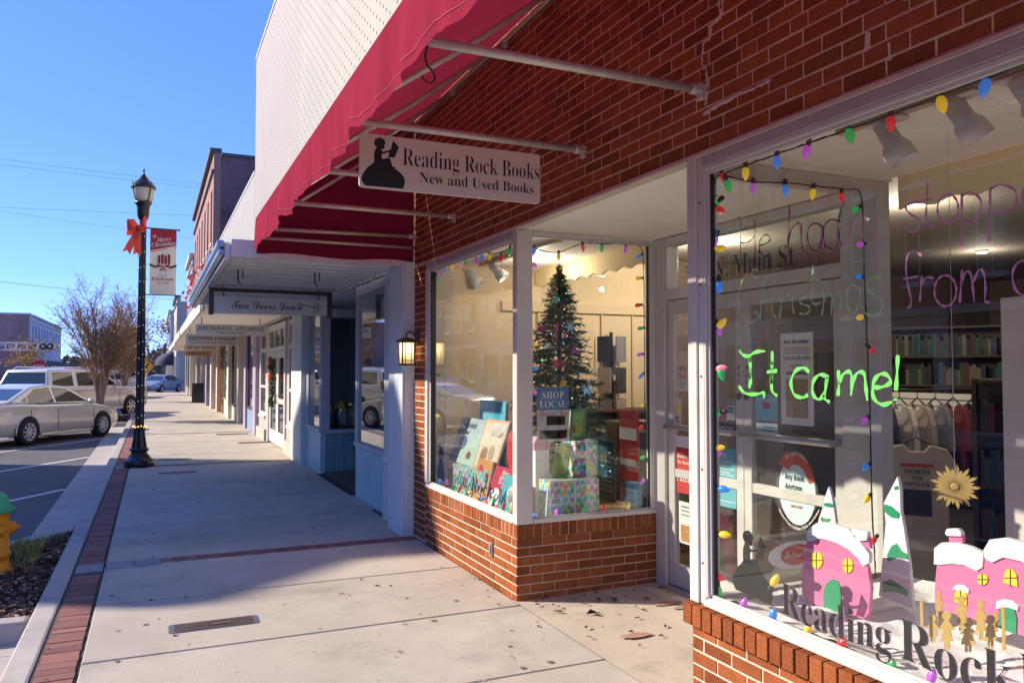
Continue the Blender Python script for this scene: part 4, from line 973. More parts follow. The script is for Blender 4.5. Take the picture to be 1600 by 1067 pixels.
# meter covers let into the pavement
def cover(label, c, L=.44, Wd=.115, yaw=0., detail=True):
    t = thing('meter_cover', label, 'meter cover', (c[0], c[1], 0), yaw, 'meter covers in the sidewalk')
    def rr(l, w, r, k=5):
        return [(sx * (l - r) + r * math.cos(R(a0 + q * 90 / k)), sy * (w - r) + r * math.sin(R(a0 + q * 90 / k))) for sx, sy, a0 in ((1, 1, 0), (-1, 1, 90), (-1, -1, 180), (1, -1, 270)) for q in range(k + 1)]
    MB().prism(rr(L / 2, Wd / 2, .03), (0, 0, -.02), (1, 0, 0), (0, 1, 0), (0, 0, .0235)).build('frame', M('blue_grey_casting', (.13, .15, .18), .6, metal=.3, var=.2, vs=30), t, local=True)
    lid = MB().prism(rr(L / 2 - .035, Wd / 2 - .012, .02), (0, 0, .0), (1, 0, 0), (0, 1, 0), (0, 0, .0055)).build('lid', M('rusty_casting', (.085, .055, .05), .65, metal=.2, var=.3, vs=25, bump=.3, bs=120), t, local=True)
    if detail:
        d = MB()
        for x in (-.13, -.085, -.04, .135, .15): d.box(x, x + .004, -.032, .032, .0055, .0085)
        d.box(-.03, .12, .030, .033, .0055, .0085).box(-.03, .12, -.033, -.030, .0055, .0085)
        for x in (-.16, -.105, -.06): d.lathe([(.011, .0055), (.009, .009)], (x, 0, 0), 8)
        d.build('cast_rib', MATS['rusty_casting'], lid, local=True)
        q = MB(); letter(q, 'WATER', (-.02, -.017, .0085), (1, 0, 0), (0, 1, 0), .125, .034, 'sansb'); q.build('lettering', M('worn_casting', (.32, .24, .22), .6, metal=.3), lid, local=True)
    return t
c = P(335, 975, Z=0); cover('rust coloured meter cover in the sunny sidewalk nearest the viewer', c, .56, .19)
for (px, py, lb_, s) in ((278, 738, 'meter cover beside the foot of the street lamp, on its near side', .6), (272, 718, 'meter cover just beyond the foot of the street lamp', .6), (400, 691, 'meter cover close to the shop fronts in the sunny stretch', .8), (363, 678, 'meter cover beside the purple pilaster in the far sidewalk', .8)):
    c = P(px, py, Z=0); cover(lb_, c, s, .16 if s < .7 else .3, 0, False)

# =================================================================== STREET LAMP
LPX, LPY = -.205, 15.42
lp = thing('street_lamp', 'black fluted street lamp with an acorn lantern at the kerb', 'street lamp', (LPX, LPY, 0))
BLKM = M('glossy_black_casting', (.012, .014, .015), .35, var=.2, vs=18, spec=.6)
cc = (LPX, LPY, 0)
MB().lathe([(.24, 0), (.24, .105), (.225, .115), (.215, .13), (.20, .135), (.13, .235), (.125, .25), (.155, .285), (.16, .30), (.15, .315), (.128, .325)], cc, 24).build('base', BLKM, lp)
fl = MB(); NF = 16; rows = []
for r, z in ((.128, .325), (.098, .52), (.088, .60), (.082, .66)):
    rows.append([(LPX + rr_ * math.cos(a), LPY + rr_ * math.sin(a), z) for a, rr_ in [(2 * math.pi * k / (NF * 2), r * (1 if k % 2 else .9)) for k in range(NF * 2 + 1)]])
fl.grid(rows, smooth=False); fl.build('fluted_foot', BLKM, lp)
MB().lathe([(.09, .64), (.10, .655), (.10, .68), (.085, .69)], cc, 20).build('collar', BLKM, lp)
rows = []
for r, z in ((.074, .69), (.064, 2.5), (.056, 4.36)):
    rows.append([(LPX + rr_ * math.cos(a), LPY + rr_ * math.sin(a), z) for a, rr_ in [(2 * math.pi * k / (NF * 2), r * (1 if k % 2 else .88)) for k in range(NF * 2 + 1)]])
MB().grid(rows, smooth=False).build('column', BLKM, lp)
MB().lathe([(.072, 4.34), (.078, 4.36), (.095, 4.40), (.105, 4.55), (.115, 4.60), (.14, 4.62), (.145, 4.65), (.12, 4.66)], cc, 20).build('neck', BLKM, lp)
MB().lathe([(.112, 4.66), (.15, 4.74), (.178, 4.86), (.18, 4.90), (.15, 4.91)], cc, 16).build('lantern_glass', M('frosted_lamp_glass', (.80, .76, .62), .3, trans=.45, coat=.5), lp)
MB().lathe([(.205, 4.895), (.21, 4.915), (.19, 4.94), (.15, 5.0), (.10, 5.04), (.085, 5.06), (.06, 5.10), (.03, 5.14), (.016, 5.16), (.012, 5.20), (.024, 5.215), (.012, 5.235), (.004, 5.27)], cc, 20).build('cap', BLKM, lp)
for k in range(4):
    a = k * math.pi / 2 + .6; d = Vector((math.cos(a), math.sin(a), 0))
    MB().tube([Vector(cc) + d * r + Vector((0, 0, z)) for r, z in ((.125, 4.64), (.165, 4.72), (.195, 4.84), (.205, 4.92), (.215, 4.99))], .010, 6).build('cage_rib', BLKM, lp)
# string lights round the post
st = thing('post_string_lights', 'warm white mini lights wound round the black lamp post', 'string lights', (LPX, LPY, .7))
path = [(LPX + .084 * math.cos(a), LPY + .084 * math.sin(a), .68 + 3.4 * a / (2 * math.pi * 13)) for a in [2 * math.pi * 13 * k / 260 for k in range(261)]]
MB().tube(path, .0035, 4).build('cord', M('dark_green_cord', (.01, .03, .015), .6), st)
ml = MB()
for k in range(2, 258, 2): p = path[k]; a = math.atan2(p[1] - LPY, p[0] - LPX); ml.ball((p[0] + .012 * math.cos(a), p[1] + .012 * math.sin(a), p[2] + rnd.uniform(-.03, .03)), .0055, 5)
for k in range(14): a = k * .45; ml.ball((LPX + .11 * math.cos(a), LPY + .11 * math.sin(a), .69 + .01 * (k % 3)), .013, 6, 1)
ml.build('mini_bulbs', [M('mini_bulb', (1, .86, .62), .4, emit=.35), M('amber_bulb', (1, .6, .18), .4, emit=.5)], st)['kind'] = 'stuff'
# banner
bn = thing('street_banner', 'red and cream Merry Christmas banner hanging from the lamp post', 'banner', (.13, LPY, 3.6))
bx0, bx1, bz0, bz1 = -.085, .345, 3.03, 4.185
CRB = M('cream_banner_cloth', (.66, .60, .52), .75, var=.04, vs=2, trans=.15); REDB = M('red_banner_cloth', (.48, .035, .035), .75, trans=.15)
def bnx(u, v): return (bx0 + u * (bx1 - bx0), LPY + .012 * math.sin(v * 5) + .006 * math.sin(u * 6), bz0 + v * (bz1 - bz0))
g_ = MB().grid([[bnx(u / 10, v / 24) for u in range(11)] for v in range(25)]); g_.build('cloth', CRB, bn)
def flat(poly, name, mat, lift=.003):
    m_ = MB(); m_.add([(bnx(u, v)[0], bnx(u, v)[1] - lift, bnx(u, v)[2]) for u, v in poly], [list(range(len(poly)))]); return m_.build(name, mat, bn)
MB().grid([[tuple(Vector(bnx(u / 10, v0 + (1 - v0) * k / 6)) - Vector((0, .003, 0))) for u in range(11) for v0 in [.67 + .09 * u / 10]] for k in range(7)]).build('red_field', REDB, bn)
flat([(0, .645), (1, .735), (1, .742), (0, .655)], 'red_stripe', REDB)
WT = M('white_print', (.82, .80, .77), .7); DRED = M('dark_red_print', (.30, .02, .03), .7)
t = MB(); bw = bx1 - bx0
def bfn(x, y): return (x, y + x * .16)
letter(t, 'Merry', (bx0 + bw * .24, LPY - .02, bz0 + .80 * 1.155), (1, 0, 0), (0, 0, 1), bw * .56, .085, 'italic', -.006, fn=bfn)
letter(t, 'Christmas', (bx0 + bw * .05, LPY - .02, bz0 + .715 * 1.155), (1, 0, 0), (0, 0, 1), bw * .92, .085, 'italic', -.006, fn=bfn)
for a in range(8):
    l = .055 if a % 2 == 0 else .03; an = a * math.pi / 4; u = Vector((math.cos(an), 0, math.sin(an))); v = Vector((-u.z, 0, u.x)) * .006; c = Vector((bx0 + bw * .16, LPY - .02, bz0 + .885 * 1.155)); t.add([c - v, c + v, c + u * l], [(0, 1, 2)])
t.build('white_lettering', WT, bn)
t = MB()
letter(t, 'City of', (bx0 + bw * .34, LPY - .02, bz0 + .275 * 1.155), (1, 0, 0), (0, 0, 1), bw * .30, .032, 'italic', -.006)
letter(t, 'Dickson', (bx0 + bw * .07, LPY - .02, bz0 + .215 * 1.155), (1, 0, 0), (0, 0, 1), bw * .84, .056, 'serif')
letter(t, 'Est. 1899', (bx0 + bw * .28, LPY - .02, bz0 + .165 * 1.155), (1, 0, 0), (0, 0, 1), bw * .44, .026, 'serif')
for k in range(4):
    x = bx0 + bw * (.30 + .125 * k); t.add([(x, LPY - .02, bz0 + .47 * 1.155), (x + .04, LPY - .02, bz0 + .47 * 1.155), (x + .04, LPY - .02, bz0 + (.60 + .02 * (k % 2)) * 1.155), (x, LPY - .02, bz0 + (.60 + .02 * (k % 2)) * 1.155)], [(0, 1, 2, 3)])
c = Vector((bx0 + bw * .5, LPY - .023, bz0 + .435 * 1.155))
for pl_ in ([(0, 0), (-.10, .035), (-.11, -.03)], [(0, 0), (.10, .035), (.11, -.03)], [(-.01, 0), (-.06, -.10), (-.02, -.075), (0, -.02)], [(.01, 0), (.06, -.10), (.02, -.075), (0, -.02)]): t.add([c + Vector((a, 0, b)) for a, b in pl_], [list(range(len(pl_)))])
t.build('red_print', DRED, bn)['kind'] = 'stuff'
t = MB()
for s in (-1, 1):
    for k in range(5): a = c + Vector((s * (.09 + .02 * k), .002, -.02 + .008 * k)); t.add([a, a + Vector((s * .05, 0, .025)), a + Vector((s * .06, 0, .0)), a + Vector((s * .04, 0, -.02))], [(0, 1, 2, 3)])
t.build('green_print', M('green_print', (.05, .16, .06), .7), bn)
MB().tube([(LPX, LPY, 4.20), (bx1 + .03, LPY, 4.195)], .012, 8).ball((bx1 + .04, LPY, 4.195), .022, 8).build('top_arm', BLKM, bn)
MB().tube([(LPX, LPY, 3.015), (bx1 + .02, LPY, 3.02)], .010, 8).build('bottom_arm', BLKM, bn)
# bow
bow = thing('red_bow', 'orange red ribbon bow tied round the top of the lamp post', 'bow', (LPX - .08, LPY - .09, 4.15))
RIB = M('red_ribbon', (.62, .07, .03), .5, var=.12, vs=20, trans=.25)
def ribbon(pts, w, name):
    rows = [[], []]
    for p, ww in zip(pts, w if isinstance(w, list) else [w] * len(pts)): rows[0].append((p[0], p[1], p[2] - ww)); rows[1].append((p[0], p[1] + .01, p[2] + ww))
    return MB().grid(rows).build(name, RIB, bow)
bx, by, bz = LPX - .06, LPY - .10, 4.17
ribbon([(bx, by, bz), (bx - .08, by - .05, bz + .06), (bx - .19, by - .04, bz + .03), (bx - .20, by, bz - .03), (bx - .10, by + .02, bz - .04), (bx, by, bz)], [.04, .09, .11, .11, .09, .04], 'loop')
ribbon([(bx, by, bz), (bx + .06, by - .05, bz + .10), (bx + .11, by - .04, bz + .13), (bx + .12, by, bz + .06), (bx + .06, by + .01, bz), (bx, by, bz)], [.04, .08, .10, .10, .07, .04], 'loop')
MB().ball((bx, by - .02, bz), .055, 10).build('knot', RIB, bow)
for dx, dz in ((-.20, -.46), (-.03, -.50)):
    q = MB(); u = Vector((dx, -.02, dz)); s_ = Vector((.055, 0, -.02))
    o_ = Vector((bx, by - .01, bz)); q.add([o_ - s_ * .5, o_ + s_ * .5, o_ + u * .6 + s_ + Vector((0, -.03, 0)), o_ + u + s_ * 1.1, o_ + u * .88, o_ + u - s_ * 1.1, o_ + u * .6 - s_ + Vector((0, -.03, 0))], [(0, 1, 2, 6), (6, 2, 3, 4), (6, 4, 5)]); q.build('tail', RIB, bow)

# =================================================================== FIRE HYDRANT
HX, HY = -1.225, 8.02
hy = thing('fire_hydrant', 'yellow fire hydrant with a green bonnet standing in the mulch bed', 'hydrant', (HX, HY, -.05))
YEL = M('yellow_hydrant_paint', (.72, .30, .018), .5, var=.09, vs=9, dirt=.3, ds=14, bump=.15, bs=40); GRN = M('green_hydrant_paint', (.04, .42, .21), .5, var=.1, vs=9, dirt=.25, ds=14, bump=.15, bs=40)
hc = (HX, HY, 0)
MB().lathe([(.165, -.06), (.165, -.02), (.128, -.015), (.125, .10), (.135, .108), (.138, .125), (.125, .135), (.122, .44), (.128, .455), (.14, .46), (.14, .475)], hc, 24).build('barrel', YEL, hy)
MB().lathe([(.165, .476), (.168, .50), (.135, .505), (.128, .54), (.105, .60), (.07, .635), (.04, .645), (.035, .65), (.032, .69), (.0, .692)], hc, 24).build('bonnet', GRN, hy)
bl = MB()
for k in range(8): a = k * .785; bl.lathe([(.012, .50), (.012, .515)], (HX + .152 * math.cos(a), HY + .152 * math.sin(a), 0), 6)
bl.build('bolts', GRN, hy)['kind'] = 'stuff'
for ax, r, l in (((.45, -.9, 0), .055, .16), ((-1, -.3, 0), .05, .17), ((1, .35, 0), .05, .17)):
    d = Vector(ax).normalized()
    MB().lathe([(r + .012, .08), (r + .012, .125), (r, .13), (r, l - .01), (r * .75, l), (r * .3, l + .005), (r * .3, l + .03), (r * .0, l + .031)], (HX, HY, .33), 14, axis=d).build('nozzle_cap', YEL, hy)

# =================================================================== CARS
RUB = M('tyre_rubber', (.014, .014, .015), .75); RIMM = M('alloy_rim', (.66, .66, .67), .35, metal=.25); CHR = M('chrome', (.7, .7, .72), .12, metal=1)
TAIL = M('red_tail_lamp', (.42, .012, .012), .2, coat=.6); HEAD = M('clear_head_lamp', (.6, .62, .62), .15, coat=.8)
def car(name, label, loc, rz, sp, paint, group=None):
    t = thing(name, label, 'car', loc, rz, group)
    b = MB(); rows = []
    for (x, zb, zt, hw) in sp['low']:
        tum = .05
        half = [(hw * .86, zb), (hw * .97, zb + .10), (hw, zb + (zt - zb) * .42), (hw, zb + (zt - zb) * .62), (hw - .012, zt - .10), (hw - tum, zt - .02), (hw - .14, zt), (0, zt + .03)]
        rows.append([(x, -y, z) for y, z in half] + [(x, y, z) for y, z in reversed(half[:-1])])
    b.grid(rows)
    for rr, rev in ((rows[0], False), (rows[-1], True)): b.add(rr, [list(range(len(rr)))], 0, True)
    bo = b.build('body', paint, t, local=True)
    (xf, zf), (x1, z1_), (x2, z2_), (x3, z3_), (xr, zr) = sp['cab']; wb, wt_ = sp['cw']
    zb0 = zf; k = (wb - wt_) / (max(z2_, z1_) - zf)
    def yy(z): return wb - (z - zb0) * k
    pr = [(xf, zf), (x1, z1_), (x2, z2_), (x3, z3_), (xr, zr)]
    c = MB(); L_ = [(x, -yy(z), z) for x, z in pr]; R_ = [(x, yy(z), z) for x, z in pr]; n = 5
    c.add(L_ + R_, [(0, 1, 2, 3, 4)] + [tuple(5 + i for i in (4, 3, 2, 1, 0))] + [(i, 5 + i, 5 + (i + 1), i + 1) for i in range(4)])
    cb = c.build('cabin', paint, t, local=True, bev=.045, seg=3)
    for p in cb.data.polygons: p.use_smooth = True
    for w in sp['win']:
        for s in (-1, 1): 
            q = MB(); A = [(x, s * (yy(z) + .004), z) for x, z in w]; B = [(x, s * (yy(z) - .02), z) for x, z in w]; m_ = len(w)
            q.add(A + B, [list(range(m_))] + [[i, (i + 1) % m_, m_ + (i + 1) % m_, m_ + i] for i in range(m_)]); q.build('side_window', CARGLASS, t, local=True)
    def screen(p, q, nm, ins=.10, e=.10):
        (xa, za), (xb, zb_) = p, q; nrm = Vector((zb_ - za, 0, -(xb - xa))).normalized()
        if nrm.x * (1 if nm == 'windscreen' else -1) < 0: nrm = -nrm
        A = []
        for f, s in ((e, -1), (e, 1), (1 - e, 1), (1 - e, -1)):
            x, z = xa + (xb - xa) * f, za + (zb_ - za) * f; A.append(Vector((x, s * (yy(z) - ins), z)) + nrm * .006)
        q_ = MB(); B_ = [v - nrm * .03 for v in A]; q_.add(A + B_, [(0, 1, 2, 3), (0, 4, 5, 1), (1, 5, 6, 2), (2, 6, 7, 3), (3, 7, 4, 0)]); q_.build(nm, CARGLASS, t, local=True)
    screen(pr[0], pr[1], 'windscreen'); screen(pr[4], pr[3], 'rear_window', e=sp.get('re', .12))
    Rw = sp['R']; hwm = max(a[3] for a in sp['low'])
    ty = MB().lathe([(Rw * .66, -.10), (Rw * .95, -.105), (Rw, -.08), (Rw, .08), (Rw * .95, .105), (Rw * .66, .10)], (0, 0, 0), 28, axis=(0, 1, 0), cap=False).mesh('tyre', RUB)
    rm = MB().lathe([(Rw * .67, .02), (Rw * .67, .09), (Rw * .60, .09), (Rw * .58, .06), (Rw * .2, .06)], (0, 0, 0), 24, 0, axis=(0, 1, 0), cap=False)
    rm.lathe([(Rw * .16, .03), (Rw * .16, .085), (Rw * .08, .095)], (0, 0, 0), 12, 0, axis=(0, 1, 0))
    for i in range(sp['sp']):
        a = 2 * math.pi * i / sp['sp']; u = Vector((math.cos(a), 0, math.sin(a))); v = Vector((-u.z, 0, u.x)); rm.obox(u * Rw * .38 + Vector((0, .082, 0)), u * Rw * .24, v * Rw * (.30 / sp['sp'] + .015), (0, .014, 0))
    rm.lathe([(Rw * .585, .064), (Rw * .02, .065)], (0, 0, 0), 24, 1, axis=(0, 1, 0), cap=False)
    rm = rm.mesh('rim', [RIMM, GASKET])
    for x in sp['ax']:
        for s in (-1, 1):
            ar = MB(); pts_ = [(x + Rw * 1.17 * math.cos(a), Rw + Rw * 1.17 * math.sin(a)) for a in [math.pi * (-.06 + 1.12 * i / 16) for i in range(17)]]
            hl = hwm
            for i_ in range(len(sp['low']) - 1):
                a_, b_ = sp['low'][i_], sp['low'][i_ + 1]
                if min(a_[0], b_[0]) <= x <= max(a_[0], b_[0]): f_ = (x - a_[0]) / (b_[0] - a_[0]); hl = a_[3] + (b_[3] - a_[3]) * f_
            ar.prism(pts_, (0, s * (hl + .004), 0), (1, 0, 0), (0, 0, 1), (0, -s * .03, 0)); ar.build('wheel_arch', GASKET, t, local=True)
            fl_ = MB().tube([(px_, s * (hl + .002), pz_) for px_, pz_ in pts_], .016, 6); fl_.build('arch_lip', paint, t, local=True)
            w = put('wheel', ty, None, (0, 0, 0)); w.parent = t; w.location = (x, s * (hl - .052), Rw)
            r2 = put('rim', rm, None, (0, 0, 0)); r2.parent = w; r2.rotation_euler = (0, 0, 0 if s > 0 else math.pi)
    hw = hwm
    for x in sp['seams']:
        for s in (-1, 1): MB().box(x - .004, x + .004, s * (hw + .001) - .004, s * (hw + .001) + .004, sp['low'][4][1] + .12, sp['low'][5][2] - .12).build('door_seam', GASKET, t, local=True)
    for x in sp['hand']:
        for s in (-1, 1): MB().tube([(x - .09, s * (hw + .005), sp['hz']), (x - .05, s * (hw + .03), sp['hz']), (x + .05, s * (hw + .03), sp['hz']), (x + .09, s * (hw + .005), sp['hz'])], .013, 6).build('door_handle', paint, t, local=True)
    for s in (-1, 1):
        mx_, mz = sp['mir']; MB().ball((mx_, s * (hw + .06), mz), .11, 10, sq=(.8, 1.0, .75)).build('mirror', paint, t, local=True)
        xt, zt_, hh, dd = sp['tail']; MB().box(xt, xt + dd, s * (sp['thw'] - .16) - .12, s * (sp['thw'] - .16) + .18, zt_, zt_ + hh).build('tail_light', TAIL, t, local=True, bev=.02)
        xh, zh, hh2, dd2 = sp['head']; MB().box(xh - dd2, xh, s * (sp['hhw'] - .14) - .12, s * (sp['hhw'] - .14) + .17, zh, zh + hh2).build('headlight', HEAD, t, local=True, bev=.02)
        MB().box(sp['ax'][1] + Rw * 1.25, sp['ax'][0] - Rw * 1.25, s * hw - .02, s * hw + .012, sp['low'][4][1] + .01, sp['low'][4][1] + .075).build('sill_trim', sp.get('trim', paint), t, local=True, bev=.012)
    MB().box(sp['low'][-1][0] - .02, sp['low'][-1][0] + .05, -.26, .26, sp['pz'], sp['pz'] + .15).build('licence_plate', PAPER, t, local=True)
    return t
SEDAN = dict(low=[(2.40, .32, .56, .58), (2.33, .24, .68, .76), (2.05, .20, .79, .87), (1.42, .19, .90, .905), (1.0, .19, .96, .91), (0, .19, .98, .915), (-.9, .19, 1.0, .915), (-1.6, .20, 1.05, .905), (-2.1, .25, 1.06, .85), (-2.33, .30, 1.02, .76), (-2.41, .38, .92, .62)],
             cab=[(1.18, .95), (.28, 1.41), (-.35, 1.475), (-1.0, 1.41), (-1.92, 1.06)], cw=(.85, .60), re=.14,
             win=[[(.88, 1.0), (.22, 1.36), (-.28, 1.40), (-.30, 1.02)], [(-.38, 1.02), (-.36, 1.40), (-.9, 1.365), (-1.22, 1.20), (-1.25, 1.05)], [(-1.30, 1.06), (-1.27, 1.18), (-1.52, 1.08)]],
             R=.335, sp=9, ax=(1.42, -1.36), seams=(1.06, -.33, -1.28), hand=(-.13, -1.08), hz=.88, mir=(.86, 1.0), tail=(-2.36, .80, .17, .22), thw=.80, head=(2.30, .60, .13, .3), hhw=.78, pz=.70)
SUV = dict(low=[(2.83, .50, .98, .80), (2.75, .40, 1.10, .93), (2.4, .36, 1.17, 1.0), (1.75, .36, 1.20, 1.02), (1.2, .36, 1.23, 1.025), (0, .36, 1.24, 1.03), (-1.0, .36, 1.24, 1.03), (-1.6, .36, 1.24, 1.03), (-2.4, .38, 1.24, 1.01), (-2.72, .42, 1.22, .97), (-2.82, .50, 1.12, .90)],
           cab=[(1.32, 1.2), (.42, 1.80), (-1.0, 1.90), (-2.5, 1.85), (-2.76, 1.2)], cw=(.97, .76), re=.14,
           win=[[(1.0, 1.26), (.40, 1.72), (-.22, 1.76), (-.22, 1.28)], [(-.32, 1.28), (-.32, 1.76), (-1.15, 1.78), (-1.20, 1.28)], [(-1.42, 1.28), (-1.36, 1.78), (-2.35, 1.76), (-2.48, 1.28)]],
           R=.41, sp=6, ax=(1.78, -1.52), seams=(1.1, -.27, -1.30), hand=(-.05, -1.0), hz=1.12, mir=(.95, 1.30), tail=(-2.80, .95, .42, .16), thw=.98, head=(2.74, .82, .22, .3), hhw=.95, pz=.80)
CHAMP = M('champagne_car_paint', (.74, .68, .58), .25, metal=.2, coat=.7); IVORY = M('ivory_car_paint', (.82, .79, .73), .25, metal=.05, coat=.7)
RZ = math.atan2(.848, .53)
car('parked_sedan', 'champagne four door sedan parked at an angle beside the kerb', (-2.80, 24.17, -.15), RZ, SEDAN, CHAMP, 'cars parked along the street')
s_ = car('parked_suv', 'large ivory sport utility vehicle parked behind the sedan', (-2.62, 33.88, -.15), RZ, SUV, IVORY, 'cars parked along the street')
rk = MB()
for s in (-1, 1): rk.tube([(.2, s * .66, 1.90), (-2.3, s * .66, 1.92)], .022, 6)
for i, s in enumerate((-1, 1)): MB().tube([(.25, s * .66, 1.86), (.1, s * .66, 1.93), (-2.2, s * .66, 1.95), (-2.35, s * .66, 1.88)], .02, 6).build('roof_rail', CHR, s_, local=True)
car('parked_sedan', 'pale blue sedan in the side street far beyond the sidewalk', (.5, 71.5, -.146), R(242), SEDAN, M('pale_blue_car_paint', (.30, .38, .46), .3, metal=.3, coat=.6), 'cars parked along the street')
car('parked_suv', 'dark grey sport utility vehicle parked across the street near the tall building', (-10.4, 27, -.15), math.pi - RZ, SUV, M('graphite_car_paint', (.05, .055, .06), .3, metal=.3, coat=.7), 'cars parked along the street')
car('parked_sedan', 'dark red sedan parked across the street near the arched windows', (-10.4, 42, -.15), math.pi - RZ, SEDAN, M('maroon_car_paint', (.12, .02, .02), .3, metal=.3, coat=.7), 'cars parked along the street')
car('parked_suv', 'white sport utility vehicle beyond the bare tree by the kerb', (-2.75, 54.5, -.15), RZ, SUV, M('white_car_paint', (.6, .6, .6), .3, coat=.7), 'cars parked along the street')

# =================================================================== BARE TREES
BARK = M('pale_smooth_bark', (.30, .20, .15), .85, var=.25, vs=9); TWIG = M('brown_twig', (.31, .20, .125), .9, spec=.1, rand=.35)
def bare_tree(seed, H=5.3, stems=13, RX=1.45, nb=15, nt=9):
    """vase shaped many stemmed tree: stems fan out of a short trunk, fine upright twigs fill a rounded crown"""
    r = random.Random(seed); tr = MB(); tw = MB(); g3 = lambda s: Vector((r.gauss(0, s), r.gauss(0, s), r.gauss(0, s)))
    tr.tube([(0, 0, -.2), (0, 0, 0), (.01, 0, .35), (0, .01, .62)], [.13, .095, .085, .09], 9)
    for k in range(stems):
        a = 2 * math.pi * k / stems + r.uniform(-.35, .35); rr = RX * math.sqrt(r.uniform(.02, .75)); out = Vector((math.cos(a), math.sin(a), 0)); end = out * rr + Vector((0, 0, H * r.uniform(.62, .80) - rr * .35))
        p0 = Vector((math.cos(a) * .05, math.sin(a) * .05, r.uniform(.35, .62))); pts = []
        for i in range(8):
            t = i / 7; pts.append(p0.lerp(end, t) + out * (.16 * rr * math.sin(math.pi * t) * -1) + g3(.035) * t)
        tr.tube(pts, [.042 * (1 - .78 * i / 7) for i in range(8)], 5, cap=False)
        for j in range(nb):
            t = r.uniform(.28, 1.0); i = min(6, int(t * 7)); q = pts[i].lerp(pts[i + 1], t * 7 - i) if t < 1 else pts[7]
            d = (out * r.uniform(.0, .75) + Vector((0, 0, .95)) + g3(.38)).normalized(); L_ = r.uniform(.55, 1.15) * (1.15 - .35 * t); m1 = q + d * L_ * .5 + g3(.03); e1 = q + d * L_ + g3(.05) + Vector((0, 0, .05))
            tw.tube([q, m1, e1], [.013, .009, .005], 4, cap=False)
            for n_ in range(nt):
                t2 = r.uniform(.2, 1); q2 = q.lerp(m1, t2 * 2) if t2 < .5 else m1.lerp(e1, t2 * 2 - 1); d2 = (d * .6 + g3(.5) + Vector((0, 0, .25))).normalized(); l2 = r.uniform(.2, .55); e2 = q2 + d2 * l2
                tw.tube([q2, e2], [.0065, .0035], 3, cap=False)
                for _ in range(2):
                    q3 = q2.lerp(e2, r.uniform(.3, .9)); d3 = (d2 + g3(.55)).normalized(); tw.tube([q3, q3 + d3 * r.uniform(.12, .3)], [.005, .003], 3, cap=False)
    return tr.mesh('trunk', BARK, fixn=False), tw.mesh('crown', TWIG, fixn=False)
TA = bare_tree(3, 5.2); TB_ = bare_tree(8, 6.0, 11, 1.6)
def tree(ms, loc, rz, sc, label, name='bare_tree', mats=None, grp='bare trees along the street'):
    t = thing(name, label, 'tree', loc, rz, grp); t.scale = (sc, sc, sc)
    for nm, me in zip(('trunk', 'crown'), ms):
        o = bpy.data.objects.new(nm, me); C.objects.link(o); o.parent = t; WL[o] = WL[t]
        if mats and nm == 'crown':
            o.data = me.copy(); o.data.materials.clear(); o.data.materials.append(mats)
    return t
tree(TA, (-1.60, 29.6, -.05), .4, 1.02, 'bushy bare multi stemmed tree rising behind the sedan')
tree(TB_, (-1.40, 47.2, -.05), 1.7, .95, 'bare tree with a fuller crown behind the street lamp post')
tree(TB_, (-1.6, 60, -.05), 3.1, 1.0, 'slimmer bare tree far along the kerb', )
RUST = M('rusty_leaf', (.33, .15, .09), .9, rand=.4); GOLD = M('golden_leaf', (.42, .27, .09), .9, rand=.4)
def leafy(seed, H, W_, n, mat, loc, label, name='autumn_tree', grp='autumn trees at the street end'):
    r = random.Random(seed); t = thing(name, label, 'tree', loc, 0, grp)
    tr = MB().tube([(0, 0, -.3), (0, 0, H * .3), (.1, .1, H * .6)], [.16, .12, .05], 6)
    for k in range(7):
        a = k * .9; tr.tube([(0, 0, H * .28), (math.cos(a) * W_ * .3, math.sin(a) * W_ * .3, H * .55), (math.cos(a) * W_ * .5, math.sin(a) * W_ * .5, H * .8)], [.07, .04, .015], 4)
    tr.build('trunk', BARK, t, local=True); cr = MB(); cl = [Vector((r.gauss(0, W_ * .3), r.gauss(0, W_ * .3), H * r.uniform(.4, .95))) for _ in range(26)]
    for k in range(n):
        c = r.choice(cl) + Vector((r.gauss(0, W_ * .1), r.gauss(0, W_ * .1), r.gauss(0, H * .05))); s = r.uniform(.05, .14); u = Vector((r.gauss(0, 1), r.gauss(0, 1), r.gauss(0, 1))).normalized(); v = u.orthogonal()
        cr.add([c - u * s, c + v * s * .6, c + u * s, c - v * s * .6], [(0, 1, 2, 3)])
    cr.build('crown', mat, t, local=True, fixn=False); return t
leafy(2, 7.5, 5, 2600, RUST, (-.6, 92, -.15), 'rusty orange tree beyond the side street')
leafy(5, 6.5, 5, 2000, RUST, (-4.5, 118, -.15), 'smaller rusty tree behind the far cars')
leafy(6, 5.0, 3.6, 1800, GOLD, (-11.2, 95, -.15), 'golden leaved tree below the railway signal arm')
# a wooded hill that closes the street
wd_ = MB(); r2_ = random.Random(77)
for k in range(9000):
    x = r2_.uniform(-150, 60); y = r2_.uniform(240, 290); h = 7 + 4 * math.sin(x * .07) + 2 * math.sin(x * .23); c = Vector((x, y, r2_.uniform(-.5, h))); s = r2_.uniform(.5, 1.3); u = Vector((r2_.gauss(0, 1), r2_.gauss(0, .4), r2_.gauss(0, 1))).normalized(); v = u.orthogonal()
    wd_.add([c - u * s, c + v * s * .6, c + u * s, c - v * s * .6], [(0, 1, 2, 3)], r2_.choice((0, 0, 1)))
tag(wd_.build('far_woods', [M('far_bare_wood', (.19, .13, .11), .95, rand=.3), M('far_evergreen', (.07, .08, .05), .95, rand=.3)], fixn=False), kind='stuff')

